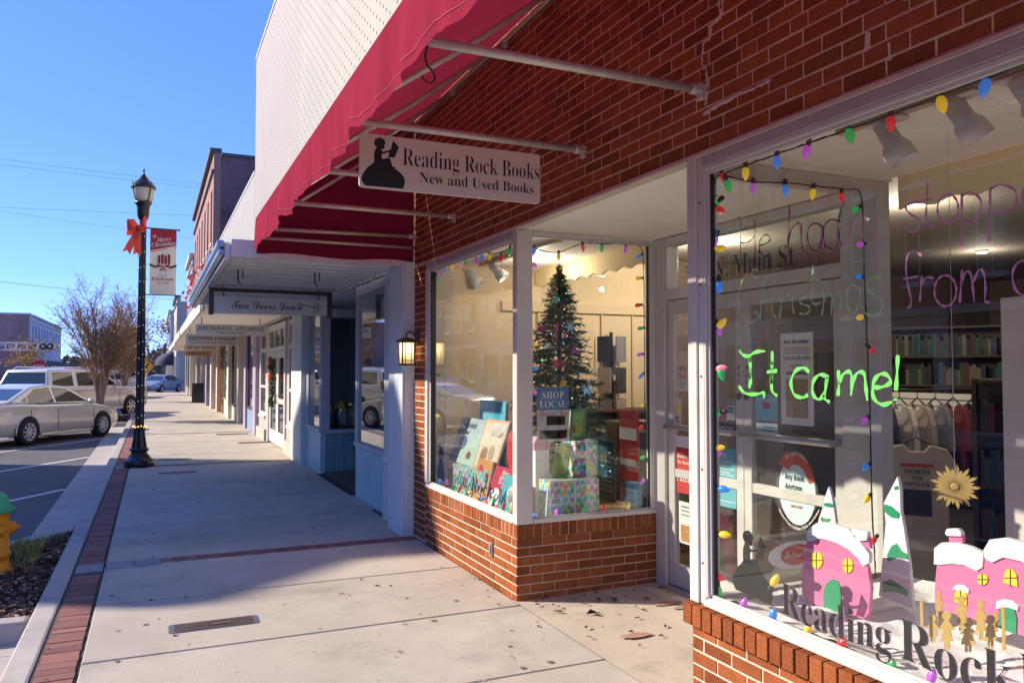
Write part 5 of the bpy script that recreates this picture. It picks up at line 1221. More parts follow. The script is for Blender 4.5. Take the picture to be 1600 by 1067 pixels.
# =================================================================== SIGNAL ARM, SIGNS, CABLES
GW = M('galvanised_white', (.62, .62, .64), .5)
ga = thing('railway_signal_arm', 'white lattice signal arm with two round black signal heads over the crossing', 'signal gantry', (-14.6, 92, -.15))
yG = 92; zlo, zhi = P(40, 547, Y=yG).z, P(40, 536, Y=yG).z; xa, xb = -15.2, P(93, 540, Y=yG).x
f = MB().tube([(xa, yG, zlo), (xb, yG, zlo)], .07, 6).tube([(xa, yG, zhi), (xb, yG, zhi)], .07, 6)
nx = 7
for k in range(nx + 1):
    x = xa + (xb - xa) * k / nx; f.tube([(x, yG, zlo), (x, yG, zhi)], .05, 5)
    if k < nx: x2 = xa + (xb - xa) * (k + 1) / nx; f.tube([(x, yG, zlo if k % 2 else zhi), (x2, yG, zhi if k % 2 else zlo)], .045, 5)
f.build('lattice_arm', GW, ga)
MB().tube([(-14.3, yG, -.2), (-14.3, yG, 6.4)], .16, 8).build('mast', GW, ga)
for px in (67, 78):
    p = P(px, 541, Y=yG - .3); MB().lathe([(.30, 0), (.32, .03), (.30, .06)], p, 16, axis=(0, -1, 0)).build('signal_disc', BLACK, ga); MB().lathe([(.15, .061), (.12, .10)], p, 12, axis=(0, -1, 0)).build('signal_lens', HEAD, ga)
ys_t = thing('warning_sign', 'yellow diamond warning sign on a thin post beyond the lamp post', 'road sign', (-.75, 44, 0))
p = P(229, 573, Y=44); d_ = .36
MB().prism([(0, d_), (d_, 0), (0, -d_), (-d_, 0)], (p.x, 44, p.z), (1, 0, 0), (0, 0, 1), (0, .01, 0)).build('sign_plate', M('yellow_sign', (.75, .42, .02), .5), ys_t)
MB().prism([(-.03, -.2), (.03, -.2), (.03, .02), (.14, .14), (.08, .18), (-.03, .05)], (p.x, 43.994, p.z), (1, 0, 0), (0, 0, 1), (0, -.002, 0)).build('symbol', BLACK, ys_t)
MB().tube([(p.x, 44.03, 0), (p.x, 44.03, p.z + .3)], .03, 6).build('post', GALV, ys_t)
sp_t = thing('stop_sign', 'red octagonal stop sign showing over the roof of the large vehicle', 'road sign', (-12.4, 88, 0))
p = P(60, 573, Y=84)
MB().prism([(.62 * math.cos(R(22.5 + 45 * k)), .62 * math.sin(R(22.5 + 45 * k))) for k in range(8)], (p.x, 84, p.z), (1, 0, 0), (0, 0, 1), (0, .02, 0)).build('sign_plate', M('red_sign', (.55, .02, .03), .5), sp_t)
t = MB(); letter(t, 'STOP', (p.x - .42, 83.995, p.z - .15), (1, 0, 0), (0, 0, 1), .84, .32, 'sansb'); t.build('lettering', WT, sp_t)
MB().tube([(p.x, 84.05, -.2), (p.x, 84.05, p.z + .5)], .04, 6).build('post', GALV, sp_t)
CAB = M('black_cable', (.03, .03, .035), .7)
for i, (pa, pb, Y0, lab, r) in enumerate((((-120, 232), (420, 300), 62, 'uppermost thin overhead cable crossing the sky behind the lantern', .012), ((-120, 242), (420, 305), 64, 'second thin overhead cable close under the uppermost one', .012), ((-120, 318), (420, 340), 66, 'level overhead cable passing just below the lamp lantern', .013), ((-120, 312), (420, 388), 68, 'steeper overhead cable passing behind the ribbon bow', .012), ((-120, 427), (430, 482), 58, 'lowest overhead cable crossing the crown of the bare tree', .018))):
    A, B = P(*pa, Y=Y0), P(*pb, Y=Y0 + 6); A = A + (A - B) * .35; B = B + (B - A) * .25
    pts = []
    for k in range(21): q = A.lerp(B, k / 20); pts.append(q - Vector((0, 0, .35 * (1 - (2 * k / 20 - 1) ** 2) - .25)))
    tag(MB().tube(pts, r * .8, 4).build('overhead_cable', CAB), lab, 'cable', 'overhead cables')
# =================================================================== HANGING SHOP SIGNS DOWN THE ROW
def hang(name, label, px0, py0, px1, py1, Y, mat, frame=None):
    a, b = P(px0, py0, Y=Y), P(px1, py1, Y=Y); x0, x1, z1, z0 = a.x, b.x, a.z, b.z
    t = thing(name, label, 'sign', ((x0 + x1) / 2, Y, z0), group='hanging shop signs along the canopies')
    MB().box(x0, x1, Y - .012, Y + .012, z0, z1).build('board', mat, t, bev=.004)
    if frame:
        MB().box(x0 - .06, x0 - .003, Y - .03, Y + .03, z0 - .02, z1 + .06).box(x1 + .003, x1 + .06, Y - .03, Y + .03, z0 - .02, z1 + .06).box(x0 - .06, x1 + .06, Y - .03, Y + .03, z1 + .062, z1 + .11).build('bracket', frame, t)
    for x in (x0 + .12, x1 - .12): MB().tube([(x, Y, z1 - .01), (x, Y, z1 + .14)], .008, 5).build('hook', IRON, t)
    return t, x0, x1, z0, z1
WSIGN = M('aged_white_sign', (.76, .72, .64), .6, var=.05, vs=3)
t, x0, x1, z0, z1 = hang('shop_sign', 'weathered cream sign lettered Two Doors Down in black script with a green key', 334, 463, 511, 494, 10.9, WSIGN, DGREY); w = x1 - x0; h = z1 - z0
q = MB(); letter(q, 'Two Doors Down', (x0 + w * .15, 10.885, z0 + h * .32), (1, 0, 0), (0, 0, 1), w * .62, h * .52, 'script', .0); q.build('lettering', INK, t)
KEY = M('faded_green_print', (.16, .34, .17), .6); q = MB()
kx, kz = x0 + w * .88, z0 + h * .52
for a, b in (((kx, kz), (kx - w * .15, kz + h * .20)),): q.obox(((a[0] + b[0]) / 2, 10.886, (a[1] + b[1]) / 2), ((b[0] - a[0]) / 2, 0, (b[1] - a[1]) / 2), (.0, 0, .009), (0, .001, 0))
for cx, cz in ((kx + .02, kz + .02), (kx + .055, kz - .01), (kx + .02, kz - .04)): q.tube([(cx + .03 * math.cos(k), 10.886, cz + .03 * math.sin(k)) for k in [i * .6283 for i in range(11)]], .006, 4)
q.box(kx - w * .145, kx - w * .135, 10.885, 10.887, kz + h * .06, kz + h * .18).box(kx - w * .12, kx - w * .11, 10.885, 10.887, kz + h * .05, kz + h * .16); q.build('key_emblem', KEY, t)
t, x0, x1, z0, z1 = hang('shop_sign', 'white sign of the attorney, black capitals over a smaller address line', 305, 506, 416, 525, 17, M('white_sign_board', (.70, .67, .62), .6)); w = x1 - x0; h = z1 - z0
q = MB(); letter(q, 'Jim Sowell, Attorney'.upper(), (x0 + w * .03, 16.985, z0 + h * .45), (1, 0, 0), (0, 0, 1), w * .94, h * .36, 'serif', -.01); letter(q, '118 North Main', (x0 + w * .32, 16.985, z0 + h * .13), (1, 0, 0), (0, 0, 1), w * .38, h * .17, 'serif'); q.build('lettering', INK, t)
t, x0, x1, z0, z1 = hang('shop_sign', 'grey sign lettered Southern Exposure Clothing and Apparel in wide capitals', 290, 521.5, 374, 540, 24, M('grey_sign_board', (.50, .48, .46), .6)); w = x1 - x0; h = z1 - z0
q = MB(); letter(q, 'SOUTHERN EXPOSURE', (x0 + w * .06, 23.985, z0 + h * .46), (1, 0, 0), (0, 0, 1), w * .88, h * .30, 'sansb'); letter(q, 'CLOTHING & APPAREL', (x0 + w * .08, 23.985, z0 + h * .15), (1, 0, 0), (0, 0, 1), w * .84, h * .18, 'sans'); q.build('lettering', INK, t)
t, x0, x1, z0, z1 = hang('shop_sign', 'narrow pale sign lettered Spunky Monkey in heavy black letters', 287, 538.5, 343, 547.5, 32, M('pale_sign_board', (.62, .56, .46), .6)); w = x1 - x0; h = z1 - z0
q = MB(); letter(q, 'SPUNKY MONKEY', (x0 + w * .10, 31.985, z0 + h * .2), (1, 0, 0), (0, 0, 1), w * .80, h * .6, 'serif'); q.build('lettering', INK, t)
t, x0, x1, z0, z1 = hang('shop_sign', 'small tan sign lettered Marketplace', 288, 548, 330, 556, 36, M('tan_sign_board', (.45, .26, .12), .6)); w = x1 - x0; h = z1 - z0
q = MB(); letter(q, 'MARKETPLACE', (x0 + w * .12, 35.985, z0 + h * .25), (1, 0, 0), (0, 0, 1), w * .74, h * .48, 'serif'); q.build('lettering', INK, t)
# things along the row
sb = thing('sandwich_board', 'dark folding sandwich board standing outside a far shop door', 'sandwich board', (1.95, 44, 0))
for s in (-1, 1): MB().obox((2.1, 44 + s * .2, .52), (.27, 0, 0), (0, .012, 0), (0, -s * .17, .5)).build('panel', M('chalk_black', (.03, .03, .035), .7), sb)
def garland():
    g = thing('door_garland', 'long green garland with red and gold flowers on the white double door', 'garland', (2.45, 18.6, 1.3)); r = random.Random(4)
    m_ = MB(); f_ = MB()
    for k in range(420):
        z = r.uniform(.85, 1.95); w = .13 if z > 1.5 else .09; c = Vector((2.44 + r.uniform(-.05, .04), 18.62 + r.gauss(0, w * .6), z)); s = r.uniform(.02, .05); u = Vector((r.gauss(0, 1), r.gauss(0, 1), r.gauss(0, 1))).normalized(); v = u.orthogonal(); m_.add([c - u * s, c + v * s * .4, c + u * s, c - v * s * .4], [(0, 1, 2, 3)])
    m_.build('foliage', M('garland_green', (.05, .11, .04), .8, rand=.4), g, fixn=False)
    for k in range(16): f_.ball((2.39, 18.62 + r.gauss(0, .08), r.uniform(1.45, 1.98)), r.uniform(.025, .05), 6, r.choice((0, 0, 1)))
    f_.build('flowers', [M('red_flower', (.5, .05, .03), .7), M('orange_flower', (.6, .26, .06), .7)], g)['kind'] = 'stuff'
garland()
for i, (px, py, lb_) in enumerate(((321, 432, 'nearest red and white flower cluster on the canopy edge'), (313, 446, 'middle red and white flower cluster on the canopy edge'), (306, 459, 'farthest red and white flower cluster on the canopy edge'))):
    p = P(px, py, X=.9); g = thing('flower_cluster', lb_, 'flowers', p, 0, 'flower clusters along the canopy edge'); r = random.Random(i); m_ = MB()
    for k in range(70):
        c = p + Vector((r.gauss(0, .12), r.gauss(0, .2), r.gauss(0, .12))); s = r.uniform(.04, .09); u = Vector((r.gauss(0, 1), r.gauss(0, 1), r.gauss(0, 1))).normalized(); v = u.orthogonal(); m_.add([c - u * s, c + v * s * .5, c + u * s, c - v * s * .5], [(0, 1, 2, 3)], r.choice((0, 0, 1)))
    m_.tube([p, p - Vector((0, 0, .5))], .012, 4, 2); m_.build('petals', [M('red_flower', (.5, .05, .03)), M('white_flower', (.7, .66, .62), .8), IRON], g, fixn=False)['kind'] = 'stuff'
# display lanterns in the recess window
LANY = M('yellow_tin', (.30, .26, .05), .5); 
for i, (px, lb_, sc_) in enumerate(((516, 'yellow tin display lantern at the recess window, left of the pair', 1.0), (535, 'taller yellow tin display lantern at the recess window, right of the pair', 1.15))):
    p = P(px, 655, Y=13.6); t = thing('display_lantern', lb_, 'lantern', (p.x, 13.6, .68), 0, 'lanterns in the recess window'); q = .10 * sc_; H_ = .30 * sc_; m_ = MB()
    for a in (-1, 1):
        for b in (-1, 1): m_.box(p.x + a * q - .012, p.x + a * q + .012, 13.6 + b * q - .012, 13.6 + b * q + .012, .68, .68 + H_)
    m_.box(p.x - q - .02, p.x + q + .02, 13.6 - q - .02, 13.6 + q + .02, .66, .69); m_.build('cage', BLACK, t)
    MB().lathe([(q * 1.7, .68 + H_), (q * .5, .68 + H_ + .12), (.02, .68 + H_ + .14)], (p.x, 13.6, 0), 4, smooth=False).build('roof', LANY, t)
    MB().tube([(p.x + .03 * math.cos(k), 13.6, .68 + H_ + .17 + .03 * math.sin(k)) for k in [i_ * .6283 for i_ in range(11)]], .006, 4).build('ring', BLACK, t)
p = P(546, 655, Y=13.8); m_ = MB(); m_.ball((p.x, 13.8, .90), .2, 12, sq=(1, .4, 1)); tag(m_.build('cushion', M('white_cushion', (.6, .62, .63), .9)), 'white cushion beside the tin lanterns in the recess window', 'cushion')

# =================================================================== CHRISTMAS BULB STRINGS
BC = {'r': (.75, .025, .03), 'g': (.015, .45, .10), 'b': (.03, .26, .90), 'y': (.95, .58, .03), 'p': (.60, .10, .68), 'k': (.9, .28, .36)}
BM = {}
for k, c in BC.items():
    m_ = MB().lathe([(.009, 0), (.0135, .008), (.0165, .02), (.0155, .032), (.011, .045), (.005, .055), (.0006, .059)], (0, 0, 0), 12)
    BM[k] = m_.mesh('bulb', M('bulb_' + {'r': 'red', 'g': 'green', 'b': 'blue', 'y': 'yellow', 'p': 'purple', 'k': 'pink'}[k], c, .22, coat=.6, var=.12, vs=120, emit=.10))
SOCK = MB().lathe([(.0085, -.028), (.0105, -.024), (.0105, .002), (.008, .003)], (0, 0, 0), 10).mesh('socket', M('dark_green_socket', (.008, .03, .015), .5))
CORDM = M('dark_green_cord', (.01, .03, .015), .6)
def lights(label, items, plane, cordpts, sc=1.0):
    """items: (px, py, colour letter, angle) on a real plane given as X=.. or Y=.."""
    key, val = plane
    def at(px, py): return P(px, py, **{key: val})
    o_ = at(*cordpts[0]); t = thing('christmas_lights', label, 'christmas lights', o_, 0, 'strings of coloured bulbs round the shop windows')
    pts = smooth_line([at(*p) for p in cordpts], 5)
    pts2 = [p + Vector((rnd.uniform(-.003, .003), rnd.uniform(-.003, .003), rnd.uniform(-.004, .004))) for p in pts]
    MB().tube(pts, .0032, 5).tube(pts2, .0032, 5).build('cord', CORDM, t)
    for (px, py, c, a) in items:
        p = at(px, py); d = Vector((math.sin(R(a)) * (1 if key == 'Y' else .3), -math.sin(R(a)) * (.95 if key == 'X' else -.2), -math.cos(R(a)))).normalized()
        q = Vector((0, 0, 1)).rotation_difference(d).to_euler(); s = sc * rnd.uniform(.95, 1.08)
        base = p - d * .028 * s
        b = put('bulb', BM[c], t, base, q, (s, s, s))
        k = bpy.data.objects.new('socket', SOCK); C.objects.link(k); k.parent = b; WL[k] = base
        near = min(pts, key=lambda v: (v - base).length)
        if .008 < (near - base).length < .12: MB().tube([near, base - d * .026 * s], .0028, 4).build('wire', CORDM, t)
lights('string of coloured bulbs around the edges of the right front window glass',
       [(1165, 272, 'y', 0), (1214, 254, 'b', 0), (1260, 238, 'p', -15), (1328, 213, 'g', 12), (1392, 194, 'r', 0), (1472, 164, 'y', 12), (1538, 138, 'b', -15), (1132, 279, 'r', 25), (1138, 291, 'g', 20), (1126, 328, 'r', 55), (1116, 320, 'g', -60), (1116, 379, 'p', -20), (1126, 388, 'y', 85), (1124, 449, 'b', 0), (1128, 505, 'y', 130), (1123, 516, 'p', 20), (1127, 575, 'k', 100), (1127, 585, 'g', 20), (1119, 645, 'g', -80), (1125, 699, 'y', 100), (1120, 708, 'p', -50), (1131, 764, 'b', 85), (1133, 835, 'y', 95), (1125, 902, 'r', 90), (1123, 925, 'g', 10),
        (1162, 943, 'p', 160), (1208, 960, 'b', 165), (1211, 906, 'y', 150), (1263, 983, 'y', 160), (1316, 1005, 'r', 150), (1394, 1040, 'g', 170), (1456, 1056, 'p', 160)], ('X', 2.495),
       [(1600, 100), (1545, 122), (1475, 148), (1395, 178), (1330, 201), (1262, 225), (1214, 241), (1165, 259), (1130, 273), (1116, 290), (1114, 400), (1113, 520), (1113, 640), (1113, 760), (1115, 880), (1118, 935), (1165, 957), (1214, 976), (1270, 1000), (1330, 1025), (1400, 1056), (1440, 1072)], 1.05)
lights('string of coloured bulbs on the side pane seen through the right window',
       [(1177, 295, 'p', 0), (1227, 298, 'b', 0), (1270, 304, 'y', -10), (1315, 310, 'r', 0), (1336, 328, 'g', -60), (1343, 382, 'p', -80), (1341, 432, 'b', -90), (1343, 496, 'y', -80), (1350, 658, 'p', -60), (1352, 730, 'b', -70), (1354, 780, 'y', -60), (1364, 845, 'r', -60), (1362, 547, 'r', 60)], ('Y', 3.11),
       [(1134, 276), (1180, 284), (1230, 286), (1275, 291), (1318, 296), (1345, 304), (1349, 380), (1352, 470), (1356, 560), (1360, 660), (1362, 760), (1366, 860), (1368, 900)], 1.0)
lights('string of coloured bulbs framing the street side pane of the left window',
       [(688, 427, 'p', 20), (695, 422, 'b', -10), (706, 418, 'y', 0), (718, 415, 'k', 0), (728, 409, 'g', -10), (744, 408, 'p', 10), (753, 402, 'b', -10), (765, 402, 'y', 0), (783, 404, 'r', 0), (796, 394, 'g', -10), (683, 435, 'g', 20), (679, 495, 'y', 60), (679, 523, 'b', 50), (677, 555, 'p', 0), (685, 586, 'g', 80), (677, 620, 'r', 40), (685, 650, 'y', 80), (675, 683, 'b', 0), (688, 752, 'b', 150), (698, 753, 'p', 160), (710, 760, 'g', 170), (719, 762, 'r', 150), (734, 769, 'y', 110), (754, 779, 'b', 100), (772, 782, 'g', 150), (787, 790, 'r', 170), (800, 795, 'y', 170)], ('X', 2.495),
       [(802, 380), (790, 392), (772, 396), (750, 396), (728, 402), (704, 410), (684, 418), (680, 440), (679, 520), (676, 600), (676, 690), (676, 745), (700, 762), (730, 776), (760, 788), (800, 806)], .95)
lights('string of coloured bulbs framing the side pane of the left window facing the viewer',
       [(834, 393, 'b', -10), (873, 402, 'y', 0), (911, 388, 'r', 8), (940, 389, 'g', -5), (977, 391, 'p', -10), (998, 401, 'b', -60), (997, 435, 'y', -80), (996, 477, 'r', -80), (1000, 513, 'g', -80), (999, 554, 'p', -80), (1001, 588, 'b', -50), (1003, 634, 'y', -80), (1001, 668, 'r', -60), (1004, 715, 'g', -80), (1004, 752, 'p', -50), (982, 791, 'y', 165), (943, 794, 'r', 180), (913, 796, 'g', 160), (870, 800, 'p', 170), (836, 805, 'b', 110), (835, 414, 'p', 60), (836, 538, 'y', 80), (837, 576, 'b', 90), (836, 614, 'p', 80)], ('Y', 5.372),
       [(831, 386), (850, 392), (874, 394), (908, 381), (940, 381), (975, 382), (1002, 388), (1006, 440), (1007, 560), (1008, 680), (1008, 780), (985, 801), (940, 803), (880, 806), (834, 812)], .95)

# =================================================================== HANDWRITING ON THE GLASS
GX = 2.482
def strokes(mb, lst, f, r, m=0):
    for s in lst:
        pts = smooth_line([P(*f(a, b), X=GX) for a, b in s], 5)
        n = len(pts); rows = [[], []]
        for i, p in enumerate(pts):
            tng = (pts[min(i + 1, n - 1)] - pts[max(i - 1, 0)]); tng.x = 0
            nr = Vector((0, -tng.z, tng.y)); nr = nr.normalized() * r * (.8 + .3 * math.sin(i * .9)) if nr.length > 0 else Vector((0, r, 0))
            rows[0].append(p - nr); rows[1].append(p + nr)
        mb.grid(rows, m)
f5 = lambda a, b: (1080 + a * .3375, 240 + b * .3375); f6 = lambda a, b: (1080 + a * .412, 560 + b * .4124); f7 = lambda a, b: (1300 + a * .431, 100 + b * .431); f8 = lambda a, b: (1300 + a * .494, 540 + b * .494)
def ell(cx, cy, rx, ry, n=14, a0=-90): return [(cx + rx * math.cos(R(a0 + 360 * k / n)), cy + ry * math.sin(R(a0 + 360 * k / n))) for k in range(n + 1)]
def writing(label, word, groups, r):
    t = thing('window_writing', label, 'window writing', P(1250, 500, X=GX), 0, 'marker writing on the window glass')
    m_ = MB(); mats = []
    for lst, f, mt in groups:
        if mt not in mats: mats.append(mt)
        strokes(m_, lst, f, r, mats.index(mt))
    m_.build('marker_line', mats, t, fixn=False)
MBK = M('black_marker', (.02, .012, .015), .6); MPK = M('pink_marker', (.98, .36, .60), .6); MGR = M('pale_green_marker', (.58, .90, .42), .6); MBG = M('bright_green_marker', (.19, .80, .16), .6)
HE = [[(213, 294), (226, 300), (230, 330), (229, 400), (228, 500)], [(229, 412), (250, 415), (275, 403), (293, 380)], [(293, 305), (295, 380), (297, 502)], [(316, 424), (345, 418), (366, 398), (352, 377), (330, 385), (316, 415), (320, 455), (345, 476), (369, 457)]]
HADNT = [[(450, 243), (448, 330), (444, 478)], [(446, 405), (462, 350), (492, 325), (505, 345), (504, 420), (512, 452), (530, 466)], [(604, 345), (575, 325), (545, 340), (533, 385), (545, 440), (572, 455), (595, 420), (604, 350)], [(604, 335), (602, 400), (615, 442)], [(684, 320), (650, 308), (620, 325), (606, 370), (617, 430), (648, 450), (675, 415), (684, 350)], [(703, 228), (690, 255), (680, 310), (675, 380), (692, 438)], [(737, 300), (728, 370), (710, 425)], [(732, 345), (760, 292), (785, 288), (800, 310), (796, 370), (792, 402)], [(852, 290), (846, 350), (853, 392), (872, 400)]]
writing('the words He hadnt in thin black and pink marker high on the right window', 'He hadn’t', [(HE, f5, MBK), (HADNT, f5, MPK), ([[(a + 6, b - 4) for a, b in s] for s in HADNT[:6]], f5, MBK)], .0030)
CHR_ = [[(312, 540), (285, 540), (280, 570)], [(303, 575), (265, 562), (235, 590), (222, 650), (226, 720), (250, 775), (285, 778), (308, 760), (308, 738), (290, 735)], [(332, 590), (326, 680), (318, 775)], [(325, 700), (345, 665), (370, 660), (375, 700), (376, 745), (396, 760)], [(420, 645), (416, 700), (410, 758)], [(414, 700), (432, 665), (460, 655)], [(470, 655), (468, 700), (476, 742)], [(537, 662), (505, 672), (510, 695), (540, 705), (550, 725), (530, 742), (500, 740)], [(563, 515), (560, 600), (556, 670), (572, 698), (600, 688)], [(535, 590), (600, 585)], [(614, 645), (612, 700), (604, 752)], [(610, 695), (630, 650), (648, 655), (650, 700), (648, 748)], [(650, 695), (668, 648), (688, 650), (690, 700), (688, 740)], [(772, 622), (745, 606), (722, 640), (722, 705), (750, 738), (775, 700), (782, 640)], [(784, 615), (780, 680), (795, 722)], [(885, 578), (845, 572), (812, 600), (822, 640), (868, 665), (888, 700), (865, 745), (825, 750), (803, 735)]]
writing('the word Christmas in pale green marker across the right window', 'Christmas', [(CHR_, f5, MGR)], .0046)
IT = [([[(220, 890), (232, 925), (262, 937), (300, 918), (342, 914)], [(271, 935), (273, 1000), (276, 1068)], [(375, 915), (374, 1000), (370, 1065)], [(350, 1011), (397, 1005)]], f5), ([[(224, -4), (224, 60), (221, 112)], [(180, 105), (205, 132), (245, 135), (274, 130), (275, 150)], [(308, -4), (305, 60), (306, 120), (326, 142)], [(447, 52), (425, 35), (395, 48), (378, 90), (390, 135), (420, 148), (443, 138)], [(512, 66), (485, 62), (462, 90), (462, 135), (485, 155), (508, 125), (516, 70)], [(517, 62), (508, 120), (505, 150), (525, 166)], [(558, 44), (560, 95), (556, 142)], [(558, 95), (578, 58), (602, 52), (610, 85), (606, 140)], [(608, 95), (630, 55), (655, 58), (662, 110), (668, 160)]], f6), ([[(130, 132), (160, 130), (185, 115), (172, 92), (148, 92), (130, 120), (132, 165), (158, 186), (190, 178)], [(208, 30), (206, 80), (202, 142)], [(201, 166), (202, 174)]], f8)]
writing('the words It came! in thick bright green marker across the right window', 'It came!', [(s, f, MBG) for s, f in IT], .0085)
STP = [[(318, 500), (290, 500), (268, 522), (285, 545), (315, 562), (318, 590), (290, 610), (250, 580)], [(347, 424), (344, 500), (341, 560), (352, 586), (374, 582)], [(322, 497), (362, 490)], ell(420, 525, 38, 53), [(470, 468), (471, 570), (469, 675)], [(470, 480), (500, 464), (538, 492), (536, 545), (505, 575), (470, 570)], [(573, 448), (574, 550), (568, 655)], [(572, 455), (610, 438), (660, 455), (668, 500), (645, 530), (600, 542), (566, 535)], [(740, 470), (705, 445), (690, 480), (700, 520), (740, 515)]]
FRM = [[(324, 696), (305, 680), (280, 685), (268, 725), (273, 790), (286, 850), (283, 880), (272, 884)], [(258, 780), (312, 770)], [(326, 768), (322, 815), (318, 862)], [(321, 805), (340, 775), (368, 776)], ell(411, 822, 40, 56), [(472, 746), (468, 800), (463, 866)], [(466, 800), (485, 755), (502, 760), (510, 810), (516, 862)], [(510, 795), (532, 748), (550, 758), (556, 810), (555, 860), (572, 862)], [(735, 712), (680, 716), (655, 755), (662, 810), (690, 838), (740, 835)]]
writing('the word stopped in thin pink marker high on the right window', 'stopped', [(STP, f7, MPK)], .0044)
writing('the word from in thin pink marker at the right edge of the picture', 'from', [(FRM, f7, MPK)], .0044)

# window lettering and silhouettes on the glass
gl = thing('window_lettering', 'black arched lettering Reading Rock Books at the foot of the right window', 'window lettering', P(1300, 980, X=GX), 0)
BASE = [P(*p, X=GX) for p in ((1231, 960), (1262, 978), (1295, 990), (1335, 1005), (1358, 1010), (1425, 1034), (1482, 1063), (1560, 1087), (1640, 1100))]
BASE = [(p.y, p.z) for p in BASE]
def bz_(y):
    for (ya, za), (yb, zb) in zip(BASE[:-1], BASE[1:]):
        if yb <= y <= ya: return za + (zb - za) * (ya - y) / (ya - yb)
    return BASE[0][1] if y > BASE[0][0] else BASE[-1][1]
LET = MB(); SHW = MB()
for word, pa, pb, hh in (('Reading', 1222, 1391, .135), ('Rock', 1406, 1583, .150), ('Books', 1592, 1790, .150)):
    ya, yb = P(pa, 1000, X=GX).y, P(pb, 1000, X=GX).y
    for mbq, dx, dz, xx in ((LET, 0, 0, GX), (SHW, .006, -.002, GX + .004)):
        letter(mbq, word, (xx, ya, 0), (0, -1, 0), (0, 0, 1), ya - yb, hh, 'serif', -.011, fn=lambda x, y, ya=ya, dx=dx, dz=dz: (x + dx, y + bz_(ya - x) + dz))
LET.build('lettering', M('black_vinyl', (.006, .006, .007), .7, spec=.05), gl); SHW.build('purple_edge', M('purple_vinyl', (.30, .20, .34), .5), gl)
def on_boy(pa, pb, X):     # board coordinates of the emblem mapped on the glass between two corner points
    a, b = P(*pa, X=X), P(*pb, X=X); return lambda x, y: (a.y + (b.y - a.y) * (x - 108) / 280, b.z + (a.z - b.z) * (578 - y) / 352)
f_ = on_boy((1143, 822), (1206, 945), GX); SIL = M('black_silhouette', (.012, .011, .011), .8, spec=.1)
tag(MB().prism([f_(*p) for p in BOY], (GX + .002, 0, 0), (0, 1, 0), (0, 0, 1), (.004, 0, 0)).build('boy_silhouette', SIL), 'black cut out of a boy reading on a rock inside the right window', 'silhouette')
f_ = on_boy((683, 690), (694, 752), 2.55)
tag(MB().prism([f_(*p) for p in BOY], (2.55, 0, 0), (0, 1, 0), (0, 0, 1), (.004, 0, 0)).build('boy_silhouette', SIL), 'small black boy silhouette in the far corner of the left window', 'silhouette')
wl_ = thing('window_lettering', 'thin black script Reading Rock Books at the foot of the left window', 'window lettering', P(740, 760, X=GX), 0)
q = MB()
for word, pa, pb, ra, rb in (('Reading', 699, 731, 752, 764), ('Rock', 735, 771, 768, 783), ('Books', 778, 802, 786, 795)):
    A, B = P(pa, ra, X=GX), P(pb, rb, X=GX); letter(q, word, (GX, A.y, A.z + .01), (0, -1, 0), (0, 0, 1), A.y - B.y, .13, 'italic', -.012)
q.build('lettering', MATS['black_vinyl'], wl_)
# =================================================================== RIGHT WINDOW DISPLAY
SNOW = M('white_fluff_snow', (.80, .80, .82), .95, var=.04, vs=14, bump=.5, bs=45, dist=.01)
r6 = random.Random(66); rows = []
from mathutils import noise
for i in range(60):
    x = 2.50 + 1.13 * i / 59; rows.append([(x, y, .545 + .035 * (noise.noise(Vector((x * 5, y * 5, 0))) + 1) + .010 * noise.noise(Vector((x * 17, y * 17, 3))) + max(0, (x - 3.2)) * .05) for y in [.7 + 2.38 * j / 110 for j in range(111)]])
tag(MB().grid(rows).build('window_snow', SNOW), 'white fluffy fake snow covering the floor of the right window', 'fake snow')
PINK = M('pink_board', (.74, .17, .36), .6, var=.03, vs=5); PURP = M('lavender_board', (.46, .40, .46), .7)
SNW = M('painted_snow', (.80, .80, .80), .75, var=.05, vs=40); YLW = M('yellow_paint', (.80, .62, .03), .6); GRB = M('green_paint', (.01, .28, .12), .6)
WBOARD = M('white_board', (.78, .78, .80), .7)
def cut(px_pts, f, X, depth, name, mat, parent, lift=0.):
    pts = [P(*f(a, b), X=X) for a, b in px_pts]
    return MB().prism([(p.y, p.z) for p in pts], (X - lift, 0, 0), (0, 1, 0), (0, 0, 1), (depth, 0, 0)).build(name, mat, parent)
def e_(cx, cy, rx, ry, n=16): return [(cx + rx * math.cos(2 * math.pi * k / n), cy + ry * math.sin(2 * math.pi * k / n)) for k in range(n)]
def muntin(cx, cy, rx, ry, f, X, parent, lift):
    A, B, Cc, D = (P(*f(*q), X=X) for q in ((cx - rx, cy), (cx + rx, cy), (cx, cy - ry), (cx, cy + ry)))
    MB().tube([A - Vector((lift, 0, 0)), B - Vector((lift, 0, 0))], .0018, 4).tube([Cc - Vector((lift, 0, 0)), D - Vector((lift, 0, 0))], .0018, 4).build('muntin', M('brown_line', (.12, .07, .02), .7), parent)
X1 = 2.86
h1 = thing('pink_house_cutout', 'single rounded pink house cut out with a snowy roof in the right window', 'cut out house', P(1310, 960, X=X1), 0)
cut([(440, 680), (430, 740), (418, 830), (420, 890), (440, 915), (470, 930), (560, 962), (652, 985), (672, 965), (680, 870), (668, 790), (640, 730), (590, 690), (530, 660), (480, 650)], f6, X1, .02, 'wall', PINK, h1)
cut([(617, 668), (668, 668), (676, 720), (640, 712)], f6, X1, .018, 'chimney', PINK, h1, -.003)
cut([(440, 668), (452, 640), (480, 622), (540, 624), (600, 645), (640, 688), (678, 740), (677, 772), (655, 785), (632, 752), (600, 722), (560, 700), (520, 686), (485, 680), (466, 690), (446, 692)], f6, X1, .022, 'snow_roof', SNW, h1, .006)
